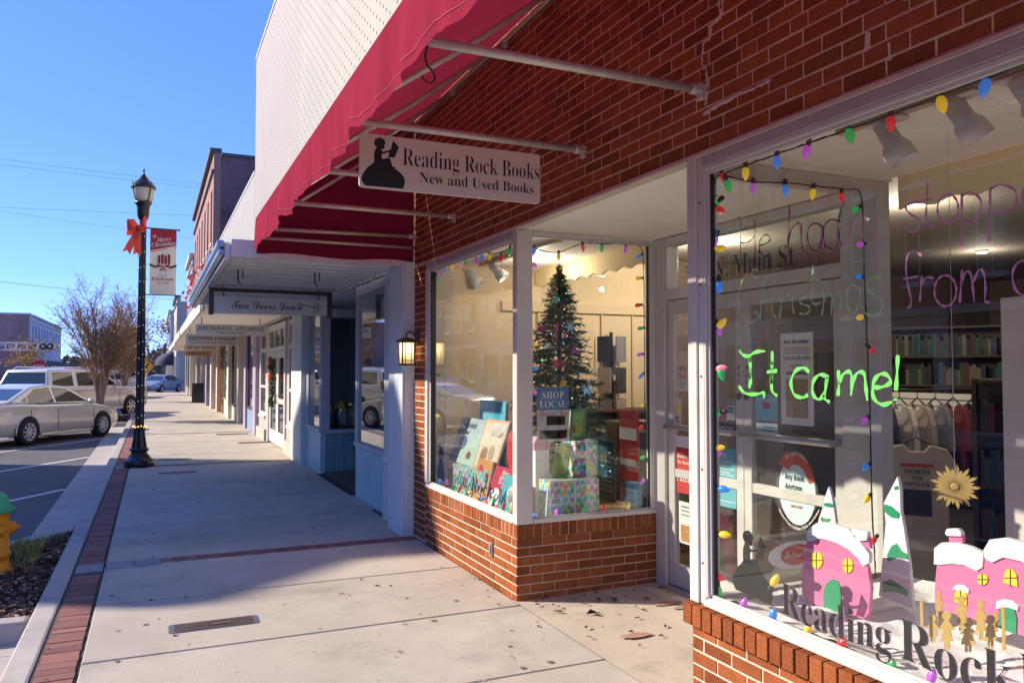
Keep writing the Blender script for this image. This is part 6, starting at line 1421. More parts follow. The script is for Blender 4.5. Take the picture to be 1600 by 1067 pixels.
cut([(608, 642), (632, 645), (672, 656), (668, 688), (645, 690), (620, 672)], f6, X1, .02, 'snow_cap', SNW, h1, .006)
for c in ((478, 763, 23, 33), (596, 783, 20, 29)): w_ = cut(e_(*c), f6, X1, .004, 'window', YLW, h1, .005); muntin(*c, f6, X1, w_, .006)
cut([(504, 943), (503, 885), (515, 850), (538, 834), (558, 842), (570, 868), (572, 900), (571, 962)], f6, X1, .004, 'door', GRB, h1, .005)
X2 = 2.98
h2 = thing('pink_house_cutout', 'row of two joined pink house cut outs with snowy roofs at the right edge', 'cut out house', P(1540, 980, X=X2), 0)
cut([(333, 680), (325, 760), (326, 832), (400, 850), (470, 872), (590, 912), (760, 960), (760, 640), (560, 640), (505, 640), (480, 680)], f8, X2, .02, 'wall', PINK, h2)
cut([(367, 592), (410, 592), (412, 640), (370, 640)], f8, X2, .018, 'chimney', PINK, h2, -.003)
cut([(326, 640), (348, 622), (400, 622), (445, 636), (482, 655), (478, 700), (460, 711), (420, 692), (380, 688), (345, 692), (325, 690)], f8, X2, .022, 'snow_roof', SNW, h2, .006)
cut([(483, 645), (503, 612), (550, 606), (620, 625), (760, 650), (760, 740), (660, 705), (600, 680), (545, 668), (510, 684), (488, 672)], f8, X2, .024, 'snow_roof', SNW, h2, .008)
cut([(360, 592), (366, 578), (400, 577), (411, 588), (410, 602), (366, 600)], f8, X2, .02, 'snow_cap', SNW, h2, .006)
c = (478, 738, 17, 18); w_ = cut(e_(*c), f8, X2, .004, 'window', YLW, h2, .005); muntin(*c, f8, X2, w_, .006)
w_ = cut([(544, 748), (546, 722), (556, 706), (572, 704), (586, 722), (589, 762)], f8, X2, .004, 'window', YLW, h2, .005); muntin(567, 733, 21, 28, f8, X2, w_, .006)
w_ = cut([(389, 808), (390, 782), (404, 768), (420, 772), (428, 790), (428, 822)], f8, X2, .004, 'window', YLW, h2, .005); muntin(409, 796, 19, 26, f8, X2, w_, .006)
cut([(384, 768), (398, 754), (420, 756), (436, 770), (434, 784), (418, 774), (398, 772)], f8, X2, .01, 'snow_hood', SNW, h2, .007)
cut([(528, 890), (530, 830), (545, 818), (578, 830), (586, 860), (584, 912)], f8, X2, .004, 'door', GRB, h2, .005)
cut([(522, 830), (524, 808), (545, 800), (575, 806), (592, 822), (590, 836), (560, 826)], f8, X2, .01, 'snow_hood', SNW, h2, .007)
X3 = 3.12
t3 = thing('tree_cutout', 'tall white tree cut out with green boughs between the pink houses', 'cut out tree', P(1400, 945, X=X3), 0)
cut([(207, 413), (193, 440), (163, 498), (170, 560), (163, 640), (158, 690), (148, 790), (190, 806), (255, 830), (244, 690), (236, 640), (226, 570), (216, 520), (214, 450)], f8, X3, .018, 'board', WBOARD, t3)
for pl in ([(166, 500), (190, 508), (215, 530), (210, 545), (188, 542), (168, 525)], [(176, 660), (190, 632), (206, 625), (222, 650), (242, 660), (240, 674), (205, 668), (178, 682)], [(160, 748), (185, 738), (210, 752), (240, 776), (240, 792), (212, 780), (185, 776), (164, 778)], [(196, 448), (208, 442), (212, 452), (200, 455)]): cut(pl, f8, X3, .004, 'bough', GRB, t3, .004)
X4 = 3.26
t4 = thing('tree_cutout', 'smaller white tree cut out peeping over the rounded pink house', 'cut out tree', P(1297, 900, X=X4), 0)
cut([(522, 484), (508, 520), (500, 560), (482, 612), (478, 900), (560, 930), (548, 620), (540, 560), (532, 520)], f6, X4, .018, 'board', WBOARD, t4)
for pl in ([(500, 552), (516, 545), (540, 552), (538, 562), (512, 560)], [(492, 600), (510, 606), (528, 606), (522, 618), (496, 616)]): cut(pl, f6, X4, .004, 'bough', GRB, t4, .004)
GLD = M('gold_glitter_card', (.62, .42, .12), .45, metal=.35, var=.3, vs=160)
X5 = 2.72
ch = thing('gold_choir_cutout', 'gold card cut out row of carol singing children standing in the snow', 'cut out figures', P(1500, 1000, X=X5), 0)
for i, (cx, zt, zb, w) in enumerate(((283, 808, 915, 9), (318, 850, 938, 24), (338, 775, 878, 15), (362, 838, 962, 30), (409, 790, 900, 26), (430, 858, 968, 34), (470, 803, 930, 24), (500, 850, 957, 32), (516, 843, 905, 16), (541, 825, 962, 10))):
    w *= 1.35; H_ = zb - zt; rr = min(w * .36, H_ * .15)
    head = [(cx + rr * math.cos(k * .5236), zt + rr - rr * math.sin(k * .5236)) for k in range(-2, 9)]
    body = [(cx - w * .16, zt + rr * 2), (cx - w * .55, zt + H_ * .42), (cx - w * .60, zt + H_ * .50), (cx - w * .28, zt + H_ * .46), (cx - w * .5, zt + H_ * .78), (cx - w * .22, zt + H_ * .78), (cx - w * .22, zb), (cx - w * .04, zb), (cx - w * .04, zt + H_ * .80), (cx + w * .04, zt + H_ * .80), (cx + w * .04, zb), (cx + w * .22, zb), (cx + w * .22, zt + H_ * .78), (cx + w * .5, zt + H_ * .78), (cx + w * .28, zt + H_ * .46), (cx + w * .60, zt + H_ * .50), (cx + w * .55, zt + H_ * .42), (cx + w * .16, zt + rr * 2)]
    pl = [(cx - w * .5, zt), (cx + w * .3, zt), (cx + w * .6, zb), (cx - w * .2, zb)] if i in (0, 9) else body + list(reversed([(a, b) for a, b in reversed(head)]))
    cut(pl, f8, X5 + .03 * (i % 3), .003, 'figure', GLD, ch)
stp = P(1492, 760, X=3.2); star = thing('straw_star', 'golden straw star hanging in the right window above the snow', 'star', stp, 0)
m_ = MB(); dn = (EYE - stp).normalized(); u0 = dn.cross(Vector((0, 0, 1))).normalized(); v0 = dn.cross(u0)
for k in range(26):
    a = 2 * math.pi * k / 26; u = u0 * math.cos(a) + v0 * math.sin(a); v = -u0 * math.sin(a) + v0 * math.cos(a); l = .098 if k % 2 else .078
    m_.prism([(.0, -.004), (l * .8, -.0075), (l, 0), (l * .8, .0075), (0, .004)], stp, u, v, dn * .006)
m_.lathe([(.02, 0), (.012, .01)], stp, 12, axis=dn); m_.build('rays', M('straw_gold', (.62, .42, .13), .5, metal=.2, var=.2, vs=50), star)
MB().tube([stp, (stp.x, stp.y, 2.74)], .0012, 3).build('thread', M('white_thread', (.7, .7, .7), .8), star)
# --- track lights
TRW = M('white_metal_lamp', (.66, .65, .63), .4)
def track(label, ya, yb, x, heads):
    t = thing('track_light', label, 'track light', (x, (ya + yb) / 2, 2.72), 0)
    MB().box(x - .02, x + .02, ya, yb, 2.705, 2.742).build('rail', M('beige_track', (.55, .42, .28), .5), t)
    for (px, py, tilt) in heads:
        p = P(px, py, X=x); MB().box(x - .03, x + .03, p.y - .09, p.y + .09, 2.685, 2.704).build('adapter', TRW, t, bev=.006)
        MB().box(x - .008, x + .008, p.y - .012, p.y + .012, 2.64, 2.684).build('bracket', M('dark_bracket', (.2, .2, .2), .5), t)
        d = Vector(tilt).normalized(); c0 = Vector((x, p.y, 2.655)) - d * .02
        hd = MB().lathe([(.03, -.02), (.038, -.015), (.040, .07), (.058, .10), (.062, .16), (.056, .16), (.05, .11)], c0, 20, axis=d).build('lamp_head', TRW, t)
track('ceiling track with white spot heads over the right window display', .4, 2.55, 2.72, [(1385, 205, (.35, -.35, -1)), (1495, 170, (.5, -.35, -1)), (1600, 130, (.5, -.35, -1))])
track('ceiling track with white spot heads over the left window display', 5.6, 7.3, 2.95, [(735, 408, (.6, -.5, -.8)), (772, 396, (.6, -.5, -.8))])
# --- clothes rail with shirts
rk_ = thing('clothes_rail', 'dark clothes rail of hanging shirts seen deep inside the right window', 'clothes rail', (5.6, 4.45, .02))
MB().tube([(5.2, 4.75, 1.52), (6.3, 4.25, 1.52)], .014, 8).tube([(5.22, 4.74, .03), (5.22, 4.74, 1.52)], .014, 8).tube([(6.28, 4.26, .03), (6.28, 4.26, 1.52)], .014, 8).build('rail', IRON, rk_)
def shirt(label, c, col, w=.44, h=.72, front=False):
    t = thing('hanging_shirt', label, 'shirt', c, 0, 'shirts on the clothes rail'); c = Vector(c); d = (Vector((0, 0, c.z)) - c); d.z = 0; d.normalize(); u = Vector((-d.y, d.x, 0))
    if not front: u = (u * .45 + d * .9).normalized()
    pl = [(-.09, 0), (-.2, -.03), (-.27, -.16), (-.30, -.36), (-.22, -.37), (-.20, -.22), (-.21, -h), (.21, -h), (.20, -.22), (.22, -.37), (.30, -.36), (.27, -.16), (.2, -.03), (.09, 0), (.05, -.05), (-.05, -.05)]
    n = d if front else u.cross(Vector((0, 0, 1)))
    MB().prism([(a * w / .46, b) for a, b in pl], c - n * .02, u, (0, 0, 1), n * .04).build('cloth', col, t, bev=.012, seg=2)
    MB().tube([c + u * .16 + Vector((0, 0, -.03)), c + Vector((0, 0, .05)), c - u * .16 + Vector((0, 0, -.03))], .007, 5).tube(smooth_line([c + Vector((0, 0, .05)), c + Vector((0, 0, .09)), c + u * .02 + Vector((0, 0, .12))], 4), .004, 5).build('hanger', BLACK, t)
    return t, u, n, c
CREAMC = M('cream_cotton', (.60, .54, .47), .9, var=.06, vs=12); DARKC = M('dark_cotton', (.03, .03, .035), .9); REDC = M('maroon_cotton', (.22, .03, .04), .9); GREYC = M('grey_cotton', (.20, .20, .22), .9); TANC = M('tan_cotton', (.42, .34, .26), .9)
p = P(1432, 694, X=5.15)
t, u, n, c = shirt('cream printed shirt hanging at the front of the rail, facing the window', p, CREAMC, .46, .78, True)
q = MB(); ft = n * .024
def onshirt(a, b): return c + u * a + Vector((0, 0, b)) + ft
if (u.x * RT.x + u.y * RT.y) < 0: u = -u
for pl, mt in (([(-.11, -.14), (.11, -.14), (.11, -.165), (-.11, -.165)], 0), ([(-.09, -.33), (.09, -.33), (.095, -.52), (-.09, -.52)], 1)): q.add([onshirt(a, b) for a, b in pl], [list(range(len(pl)))], mt)
letter(q, 'WORTH', c + ft * 1.05 + Vector((0, 0, -.215)), u, (0, 0, 1), .17, .035, 'serif', 0, 1, 'C'); letter(q, 'THE', c + ft * 1.05 + Vector((0, 0, -.26)), u, (0, 0, 1), .08, .03, 'serif', 0, 1, 'C'); letter(q, 'OWNER', c + ft * 1.05 + Vector((0, 0, -.305)), u, (0, 0, 1), .17, .03, 'serif', 0, 1, 'C')
q.build('print', [M('red_cloth_print', (.5, .08, .05), .8), M('dark_cloth_print', (.05, .045, .06), .8)], t)
for i, (a, mt, lb_) in enumerate(((.08, CREAMC, 'cream shirt on the rail just left of the printed one'), (.17, DARKC, 'black shirt on the rail between cream ones'), (.30, CREAMC, 'cream shirt at the left end of the rail'), (.42, TANC, 'tan shirt on the rail beyond the cream ones'), (.54, GREYC, 'grey shirt hanging right of the printed one'), (.66, REDC, 'maroon shirt near the right end of the rail'), (.8, DARKC, 'black shirt at the right end of the rail'))):
    shirt(lb_, (5.2 + 1.1 * a, 4.75 - .5 * a, 1.41), mt)
# --- shop furniture inside
def bookcase(label, x, y, w, d, h, yaw, seed):
    t = thing('bookcase', label, 'bookcase', (x, y, .02), yaw, 'bookcases inside the shop'); r = random.Random(seed); n = max(3, int(h / .34))
    MB().box(-w / 2, -w / 2 + .03, -d / 2, d / 2, 0, h).box(w / 2 - .03, w / 2, -d / 2, d / 2, 0, h).box(-w / 2 + .03, w / 2 - .03, d / 2 - .02, d / 2, 0, h).build('case', DARKWOOD, t, local=True)
    bk = MB()
    for k in range(n + 1):
        z = .04 + k * (h - .07) / n; MB().box(-w / 2 + .031, w / 2 - .031, -d / 2, d / 2 - .021, z, z + .025).build('shelf', DARKWOOD, t, local=True)
        if k == n: break
        xx = -w / 2 + .05
        while xx < w / 2 - .09:
            tw_ = r.uniform(.018, .05); hh = r.uniform(.17, .27); bk.box(xx, xx + tw_ - .002, -d / 2 + .02, d / 2 - .05, z + .026, z + .026 + hh, r.randrange(6)); xx += tw_
            if r.random() < .06: xx += .08
    bk.build('books', [M('book_' + nm, cc, .6) for nm, cc in (('red', (.14, .03, .02)), ('blue', (.03, .05, .12)), ('cream', (.20, .17, .13)), ('green', (.03, .08, .04)), ('black', (.03, .03, .03)), ('teal', (.03, .11, .12)))], t, local=True)['kind'] = 'stuff'
bookcase('tall dark bookcase against the rear wall, left of the clothes rail', 9.0, 6.6, 2.0, .35, 2.2, R(-60), 1)
bookcase('tall dark bookcase in the middle of the shop behind the clothes rail', 8.4, 4.3, 2.2, .35, 2.1, R(-50), 2)
bookcase('low dark bookcase against the tan wall behind the left display', 4.6, 7.35, 1.1, .32, 1.25, 0, 4)
bookcase('narrow bookcase behind the glass door', 5.8, 3.6, .9, .3, 1.6, R(-60), 6)
sl = thing('slatwall_panel', 'white slatted display panel behind the hanging shirts', 'display panel', (6.5, 5.0, 1.2))
a_, b_ = P(1382, 612, X=6.6), P(1522, 622, X=6.6)
dz = P(1450, 668, X=6.6).z
for k in range(5):
    z1_ = a_.z - (a_.z - dz) * k / 5; MB().box(6.6, 6.62, b_.y, a_.y, z1_ - (a_.z - dz) / 5 + .012, z1_).build('slat', M('white_slat', (.66, .64, .62), .6), sl)
sg2 = thing('counter', 'dark shop counter on the right with a pale top', 'counter', (5.2, 1.4, .02)); MB().box(4.9, 5.5, .2, 2.3, .02, .95).build('body', DARKWOOD, sg2); MB().box(4.86, 5.54, .16, 2.34, .951, .99).build('top', OAK, sg2)
# lit ceiling lamps in the shop; the one over the left display is added fill
LEDM = M('lit_diffuser', (1, .86, .66), .5, emit=3)
for i, (x, y, lb_) in enumerate(((5.0, 6.3, 'round lit ceiling lamp nearest the tan wall'), (5.2, 4.2, 'round lit ceiling lamp behind the glass door'), (5.4, 1.6, 'round lit ceiling lamp above the counter'), (8.0, 5.6, 'round lit ceiling lamp near the rear bookcases'), (8.2, 2.4, 'round lit ceiling lamp at the back on the right'), (3.35, 6.75, 'small added ceiling lamp that brightens the left window display'))):
    zc = 2.744 if x < 3.6 else 2.95
    t = thing('ceiling_lamp', lb_, 'ceiling lamp', (x, y, zc), 0, 'lit ceiling lamps inside the shop')
    MB().lathe([(.055, zc - .02), (.065, zc - .015), (.065, zc - .001)], (x, y, 0), 20).build('rim', TRW, t); MB().lathe([(.05, zc - .028), (.05, zc - .021)], (x, y, 0), 20).build('diffuser', LEDM, t)
    l = bpy.data.lights.new('ceiling_lamp_light', 'POINT'); l.energy = (22, 9, 1.2, 3, 1, 3.5)[i]; l.color = (1, .86, .70); l.shadow_soft_size = .03; lo = bpy.data.objects.new('ceiling_lamp_light', l); C.objects.link(lo); lo.location = (x, y, zc - .2)

# =================================================================== DOOR POSTERS AND STICKERS (flat prints on the door glass)
def print_on(name, label, cat, px0, py0, px1, py1, base, things=(), texts=(), X=3.686, grp=None, off=.0, round_=False, Yp=None):
    """flat sheet on the plane X (or Yp), given its corners; things: (u0,v0,u1,v1,mat); texts: (str,u,v,width,height,style,mat,align)"""
    kw = dict(Y=Yp) if Yp is not None else dict(X=X)
    a, b, c_, d = P(px0, py0, **kw), P(px1, py0, **kw), P(px0, py1, **kw), P(px1, py1, **kw)
    top = (a.z + b.z) / 2; bot = (c_.z + d.z) / 2
    if Yp is None: o = Vector((X - off, (a.y + c_.y) / 2, top)); wdt = (a.y + c_.y) / 2 - (b.y + d.y) / 2; u = Vector((0, -1, 0)); nrm = Vector((-1, 0, 0))
    else: o = Vector(((a.x + c_.x) / 2, Yp - off, top)); wdt = (b.x + d.x) / 2 - (a.x + c_.x) / 2; u = Vector((1, 0, 0)); nrm = Vector((0, -1, 0))
    v = Vector((0, 0, -1)); hgt = top - bot
    t = thing(name, label, cat, o, 0, grp); m_ = MB()
    if round_: pl = [(wdt / 2 + wdt / 2 * math.cos(2 * math.pi * k / 24), hgt / 2 + hgt / 2 * math.sin(2 * math.pi * k / 24)) for k in range(24)]
    else: pl = [(0, 0), (wdt, 0), (wdt, hgt), (0, hgt)]
    m_.prism(pl, o, u, v, -nrm * .001); m_.build('sheet', base, t)
    for i, (u0, v0, u1, v1, mt) in enumerate(things):
        q = MB(); q.add([o + nrm * .0009 + u * (wdt * x) + v * (hgt * y) for x, y in ((u0, v0), (u1, v0), (u1, v1), (u0, v1))], [(0, 1, 2, 3)]); q.build('printed_field', mt, t)
    tx = {}
    for (s, uu, vv, tw_, th, sty, mt, al) in texts:
        letter(tx.setdefault(mt, MB()), s, o + nrm * .0018 + u * (wdt * uu) + v * (hgt * vv), u, (0, 0, 1), wdt * tw_, hgt * th, sty, -.004, align=al)
    for mt, q in tx.items(): q.build('lettering', mt, t)
    return t
GTX = M('grey_print', (.22, .22, .23), .7); RTX = M('red_print_ink', (.5, .05, .05), .7); TEALP = M('teal_paper', (.10, .40, .48), .6); REDP = M('red_paper', (.55, .06, .05), .6); NAVY = M('navy_ink', (.02, .04, .16), .6)
TANP = M('tan_picture', (.42, .33, .20), .7, var=.4, vs=45); BLUP = M('sky_blue_paper', (.25, .55, .66), .6)
DG = 'posters and stickers on the glass doors'
print_on('poster', 'white Meet the Author poster with a tan picture on the right door leaf', 'poster', 1220, 520, 1271, 664, PAPER, [(.16, .50, .84, .92, TANP), (.16, .42, .84, .455, GTX), (.12, .165, .88, .172, GTX), (.12, .19, .88, .197, GTX), (.12, .215, .88, .222, GTX)], [('Meet the Author', .5, .115, .78, .05, 'serif', INK, 'C'), ('Thurs., Nov. 30, at 6pm', .5, .29, .82, .04, 'serif', GTX, 'C'), ('NOW', .5, .39, .40, .05, 'serif', GTX, 'C')], grp=DG)
print_on('sticker', 'square blue vote local sticker below the author poster', 'sticker', 1180, 616, 1215, 657, BLUP, [(.36, .30, .66, .55, REDP)], [('VOTE LOCAL', .5, .28, .88, .14, 'sansb', PAPER, 'C')], grp=DG)
print_on('sticker', 'small pale blue welcome sticker under the square blue one', 'sticker', 1181, 661, 1215, 679, M('pale_blue_paper', (.45, .62, .68), .6), [], [('Your comments are', .62, .40, .62, .17, 'sansb', INK, 'C'), ('welcome here', .62, .72, .55, .17, 'sansb', INK, 'C')], grp=DG)
print_on('sticker', 'round red white and blue sticker at the far stile of the left leaf', 'sticker', 1120, 634, 1134, 656, REDP, [], [], grp=DG, round_=True)
print_on('sticker', 'small blue and white access sticker on the left door leaf', 'sticker', 1135, 634, 1148, 656, PAPER, [(.1, .08, .9, .5, NAVY)], [('ADA', .5, .42, .7, .22, 'sansb', PAPER, 'C')], grp=DG)
print_on('sticker', 'small black buy local sticker below the access sticker', 'sticker', 1122, 660, 1149, 674, BLACK, [], [('buy local', .5, .7, .8, .35, 'sansb', PAPER, 'C')], grp=DG)
print_on('poster', 'teal upright poster on the lower glass of the left door leaf', 'poster', 1122, 700, 1150, 792, TEALP, [(.1, .35, .9, .36, PAPER), (.1, .45, .9, .46, PAPER), (.1, .9, .9, .91, PAPER)], [('INK', .1, .16, .45, .07, 'serif', PAPER, 'L'), ('ELEMENT', .1, .27, .75, .07, 'serif', PAPER, 'L'), ('all shows', .1, .43, .6, .05, 'serif', PAPER, 'L'), ('Friday 7pm', .1, .6, .7, .05, 'serif', PAPER, 'L')], grp=DG)
t = print_on('round_sign', 'round pale sign reading Any Book Anytime Anywhere with a red arrow', 'sign', 1212, 722, 1279, 812, M('dark_rim', (.05, .06, .06), .6), [], [], round_=True, grp=DG)
o = P(1245, 766, X=3.684); q = MB(); q.prism([(.155 * math.cos(2 * math.pi * k / 28), .215 * math.sin(2 * math.pi * k / 28)) for k in range(28)], o, (0, -1, 0), (0, 0, 1), (.0008, 0, 0)); q.build('pale_disc', M('pale_aqua_paper', (.60, .76, .76), .6), t)
q = MB(); 
for s, zz, ww in (('Any Book.', .06, .17), ('Anytime.', 0, .155), ('Anywhere!', -.06, .19)): letter(q, s, o + Vector((-.002, .10, zz)), (0, -1, 0), (0, 0, 1), ww, .034, 'sansb')
q.build('lettering', INK, t); q = MB(); letter(q, 'Just Ask!', o + Vector((-.002, .05, -.11)), (0, -1, 0), (0, 0, 1), .1, .02, 'sansb'); q.build('red_lettering', RTX, t)
arc = [(.165 * math.cos(R(a)), .225 * math.sin(R(a))) for a in range(20, 125, 8)] + [(.11 * math.cos(R(a)), .16 * math.sin(R(a))) for a in range(124, 18, -8)]
MB().prism(arc, o + Vector((-.003, 0, 0)), (0, -1, 0), (0, 0, 1), (.0008, 0, 0)).prism([(-.16, .15), (-.07, .25), (-.05, .12)], o + Vector((-.0045, 0, 0)), (0, -1, 0), (0, 0, 1), (.0008, 0, 0)).build('red_arrow', M('orange_red_print', (.62, .12, .05), .6), t)
q = MB(); letter(q, 'WE SHIP DIRECT', o + Vector((-.005, .09, .175)), (0, -1, 0), (0, 0, 1), .19, .022, 'sansb', fn=lambda x, y: (x, y + .045 - 5.0 * (x - .09) ** 2))
letter(q, 'More Than 2 Million Titles Available.', o + Vector((-.005, .15, -.19)), (0, -1, 0), (0, 0, 1), .34, .020, 'sansb', fn=lambda x, y: (x, y - .055 + 4.2 * (x - .15) ** 2)); q.build('white_lettering', PAPER, t)['kind'] = 'stuff'
print_on('poster', 'tall cream event poster reading DEC 1st in the left door leaf', 'poster', 1057, 522, 1090, 612, M('cream_paper', (.72, .66, .55), .6), [(.1, .05, .9, .30, M('beige_print', (.60, .52, .42), .7))], [('DEC', .06, .64, .50, .09, 'serif', RTX, 'L'), ('1st', .10, .78, .40, .10, 'serif', RTX, 'L'), ('5pm', .15, .88, .3, .05, 'serif', TEALP, 'L'), ('to', .2, .93, .15, .03, 'serif', TEALP, 'L')], grp=DG)
print_on('poster', 'small cream card with a yellow ornament in the left door leaf', 'poster', 1048, 621, 1064, 669, M('cream_paper', (.72, .66, .55)), [(.3, .2, .7, .5, YLW), (.2, .62, .8, .68, GTX), (.2, .74, .8, .78, GTX)], [], grp=DG, off=.002)
print_on('poster', 'red poster with white lettering in the middle of the left door leaf', 'poster', 1055, 680, 1096, 772, REDP, [(.05, .02, .95, .22, PAPER)], [('Books', .08, .40, .45, .07, 'serif', PAPER, 'L'), ('The Reading', .08, .50, .6, .06, 'serif', PAPER, 'L'), ('Anna', .06, .80, .75, .2, 'serif', PAPER, 'L')], grp=DG)
print_on('poster', 'white flyer with an orange photo low in the left door leaf', 'poster', 1061, 786, 1097, 852, PAPER, [(.08, .55, .92, .95, M('orange_photo', (.5, .25, .1), .7, var=.5, vs=40)), (.1, .1, .9, .14, GTX), (.1, .2, .9, .23, GTX), (.1, .3, .9, .33, GTX)], [], grp=DG)
t = print_on('oval_sticker', 'red oval sticker with white script on the side pane of the right window', 'sticker', 1201, 845, 1290, 888, PAPER, [], [], Yp=3.149, round_=True)
o = P(1245, 866, Y=3.147); q = MB().prism([(.105 * math.cos(2 * math.pi * k / 24), .052 * math.sin(2 * math.pi * k / 24)) for k in range(24)], o, (1, 0, 0), (0, 0, 1), (0, .0008, 0)); q.build('red_field', REDP, t)
q = MB(); letter(q, 'Melissa &', o + Vector((-.085, -.0015, -.012)), (1, 0, 0), (0, 0, 1), .15, .038, 'script'); q.build('lettering', PAPER, t)
# =================================================================== LEFT WINDOW DISPLAY
def wrap_mat(name, scale=24):
    m = bpy.data.materials.new(name); m.use_nodes = True; nt = m.node_tree; L = nt.links; b = nt.nodes['Principled BSDF']; b.inputs['Roughness'].default_value = .35
    g = nd(nt, 'ShaderNodeNewGeometry'); mp = nd(nt, 'ShaderNodeMapping'); mp.inputs['Rotation'].default_value = (.785, .785, 0); L.new(g.outputs['Position'], mp.inputs[0])
    v = nd(nt, 'ShaderNodeTexVoronoi', distance='MANHATTAN'); v.inputs['Scale'].default_value = scale; v.inputs['Randomness'].default_value = .35; L.new(mp.outputs[0], v.inputs['Vector'])
    sp = nd(nt, 'ShaderNodeSeparateColor'); L.new(v.outputs['Color'], sp.inputs[0])
    r = nd(nt, 'ShaderNodeValToRGB'); r.color_ramp.interpolation = 'CONSTANT'; e = r.color_ramp.elements
    cols = [(0, (.03, .42, .42)), (.2, (.70, .35, .28)), (.36, (.04, .38, .16)), (.52, (.62, .55, .06)), (.66, (.48, .20, .55)), (.82, (.10, .58, .62))]
    e[0].position = 0; e[0].color = (*cols[0][1], 1); e[1].position = cols[1][0]; e[1].color = (*cols[1][1], 1)
    for p_, c_ in cols[2:]: q = e.new(p_); q.color = (*c_, 1)
    L.new(sp.outputs[0], r.inputs[0])
    mr = nd(nt, 'ShaderNodeMath', operation='GREATER_THAN'); mr.inputs[1].default_value = .86; L.new(v.outputs['Distance'], mr.inputs[0])
    mx = nd(nt, 'ShaderNodeMix', data_type='RGBA'); L.new(mr.outputs[0], mx.inputs[0]); L.new(r.outputs[0], mx.inputs[6]); mx.inputs[7].default_value = (.62, .74, .70, 1); L.new(mx.outputs[2], b.inputs['Base Color'])
    MATS[name] = m; return m
WRAP = wrap_mat('patterned_gift_wrap')
FZ = .5505
def gift(label, x0, x1, y0, y1, z0, z1):
    t = thing('gift_box', label, 'gift box', ((x0 + x1) / 2, (y0 + y1) / 2, z0), 0, 'wrapped gift boxes in the left window')
    MB().box(x0, x1, y0, y1, z0, z1).build('box', WRAP, t, bev=.004)
    q = MB().box(x0 - .002, x0 - .0005, (y0 + y1) / 2 - .004, (y0 + y1) / 2 + .004, z0, z1).box(x0 + (x1 - x0) * .5 - .01, x0 + (x1 - x0) * .5 + .01, y0 - .002, y0 - .0005, z0, z1); q.build('wrap_fold', M('pale_wrap_edge', (.62, .74, .70), .4), t)
    return t
a = P(700, 694, X=2.78); b = P(772, 704, X=2.78)
gift('long patterned gift box at the far end of the left window', 2.60, 2.90, 6.32, 7.12, FZ, .80)
gift('large patterned gift box low in the corner, nearest the viewer', 2.78, 3.22, 5.46, 5.85, FZ, .83)
c = P(899, 745, Y=5.62); d = P(934, 688, Y=5.62)
gift('patterned gift box stacked on the large one beside the glass', c.x, d.x, 5.62, 5.84, .831, d.z)
BCOV = [M('cover_' + n, cc, .45, var=v, vs=sc) for n, cc, v, sc in (('pale_blue', (.42, .55, .60), .3, 30), ('peach', (.66, .42, .26), .45, 40), ('red', (.55, .03, .06), .1, 20), ('teal', (.10, .45, .50), .3, 25), ('green', (.30, .48, .16), .5, 40), ('navy', (.05, .10, .22), .3, 30), ('orange', (.62, .30, .10), .5, 45), ('aqua', (.16, .52, .66), .4, 35))]
def book(label, px0, py0, px1, py1, X, cover, lean=.25, shear=0., pics=(), txt=(), zb=None, kw=None):
    """a picture book standing with its cover to the window, corners given on the plane"""
    kw = kw or dict(X=X); a = P(px0, py1, **kw); b = P(px1, py1, **kw); tz = P((px0 + px1) / 2, py0, **kw).z
    z0 = (a.z + b.z) / 2 if zb is None else zb; h = tz - z0; u = (b - a); u.z = 0; w = u.length; u.normalize()
    n = Vector((0, 0, 1)).cross(u); n = -n if n.dot(EYE - a) < 0 else n          # cover normal
    v = (Vector((0, 0, 1)) - n * lean + u * shear).normalized(); fn = u.cross(v).normalized(); fn = -fn if fn.dot(n) < 0 else fn
    o = Vector((a.x, a.y, z0)); t = thing('picture_book', label, 'book', o, 0, 'picture books in the left window')
    MB().prism([(0.004, 0.004), (w - .004, .004), (w - .004, h - .004), (.004, h - .004)], o - fn * .02, u, v, fn * .016).build('pages', PAPER, t)
    MB().prism([(0, 0), (w, 0), (w, h), (0, h)], o - fn * .003, u, v, fn * .003).build('front_cover', cover, t); MB().prism([(0, 0), (w, 0), (w, h), (0, h)], o - fn * .024, u, v, fn * .003).build('back_cover', cover, t)
    for (poly, mt) in pics: q = MB(); q.add([o + fn * .0012 + u * (w * x) + v * (h * y) for x, y in poly], [list(range(len(poly)))]); q.build('cover_picture', mt, t)
    for (s, x, y, tw_, th, sty, mt) in txt: q = MB(); letter(q, s, o + fn * .0024 + u * (w * x) + v * (h * y), u, v, w * tw_, h * th, sty); q.build('lettering', mt, t)
    return t
circ = lambda x, y, r, n=12, k=1.: [(x + r * math.cos(6.2832 * i / n), y + r * k * math.sin(6.2832 * i / n)) for i in range(n)]
WP = PAPER; YP = M('yellow_print', (.75, .6, .1), .6)
book('grey blue picture book leaning on top of the long gift box, left one', 701, 650, 738, 694, 2.66, BCOV[0], .3, .12, [([(0, 0), (1, 0), (1, .75)], M('pale_green_print', (.45, .60, .50), .6)), (circ(.35, .45, .16), BCOV[5]), (circ(.72, .2, .09), BCOV[2])], [('LAND', .3, .78, .4, .1, 'sansb', BCOV[5])], zb=.802)
book('cream and peach picture book leaning on top of the long gift box, right one', 737, 652, 772, 698, 2.66, BCOV[1], .3, .1, [([(.06, .05), (.94, .05), (.94, .95), (.06, .95)], M('cream_print', (.70, .60, .45), .6, var=.35, vs=50)), ([(.4, .66), (.9, .66), (.9, .92), (.4, .92)], WP), (circ(.35, .3, .15), BCOV[6]), (circ(.65, .35, .14), BCOV[1])], [], zb=.802)
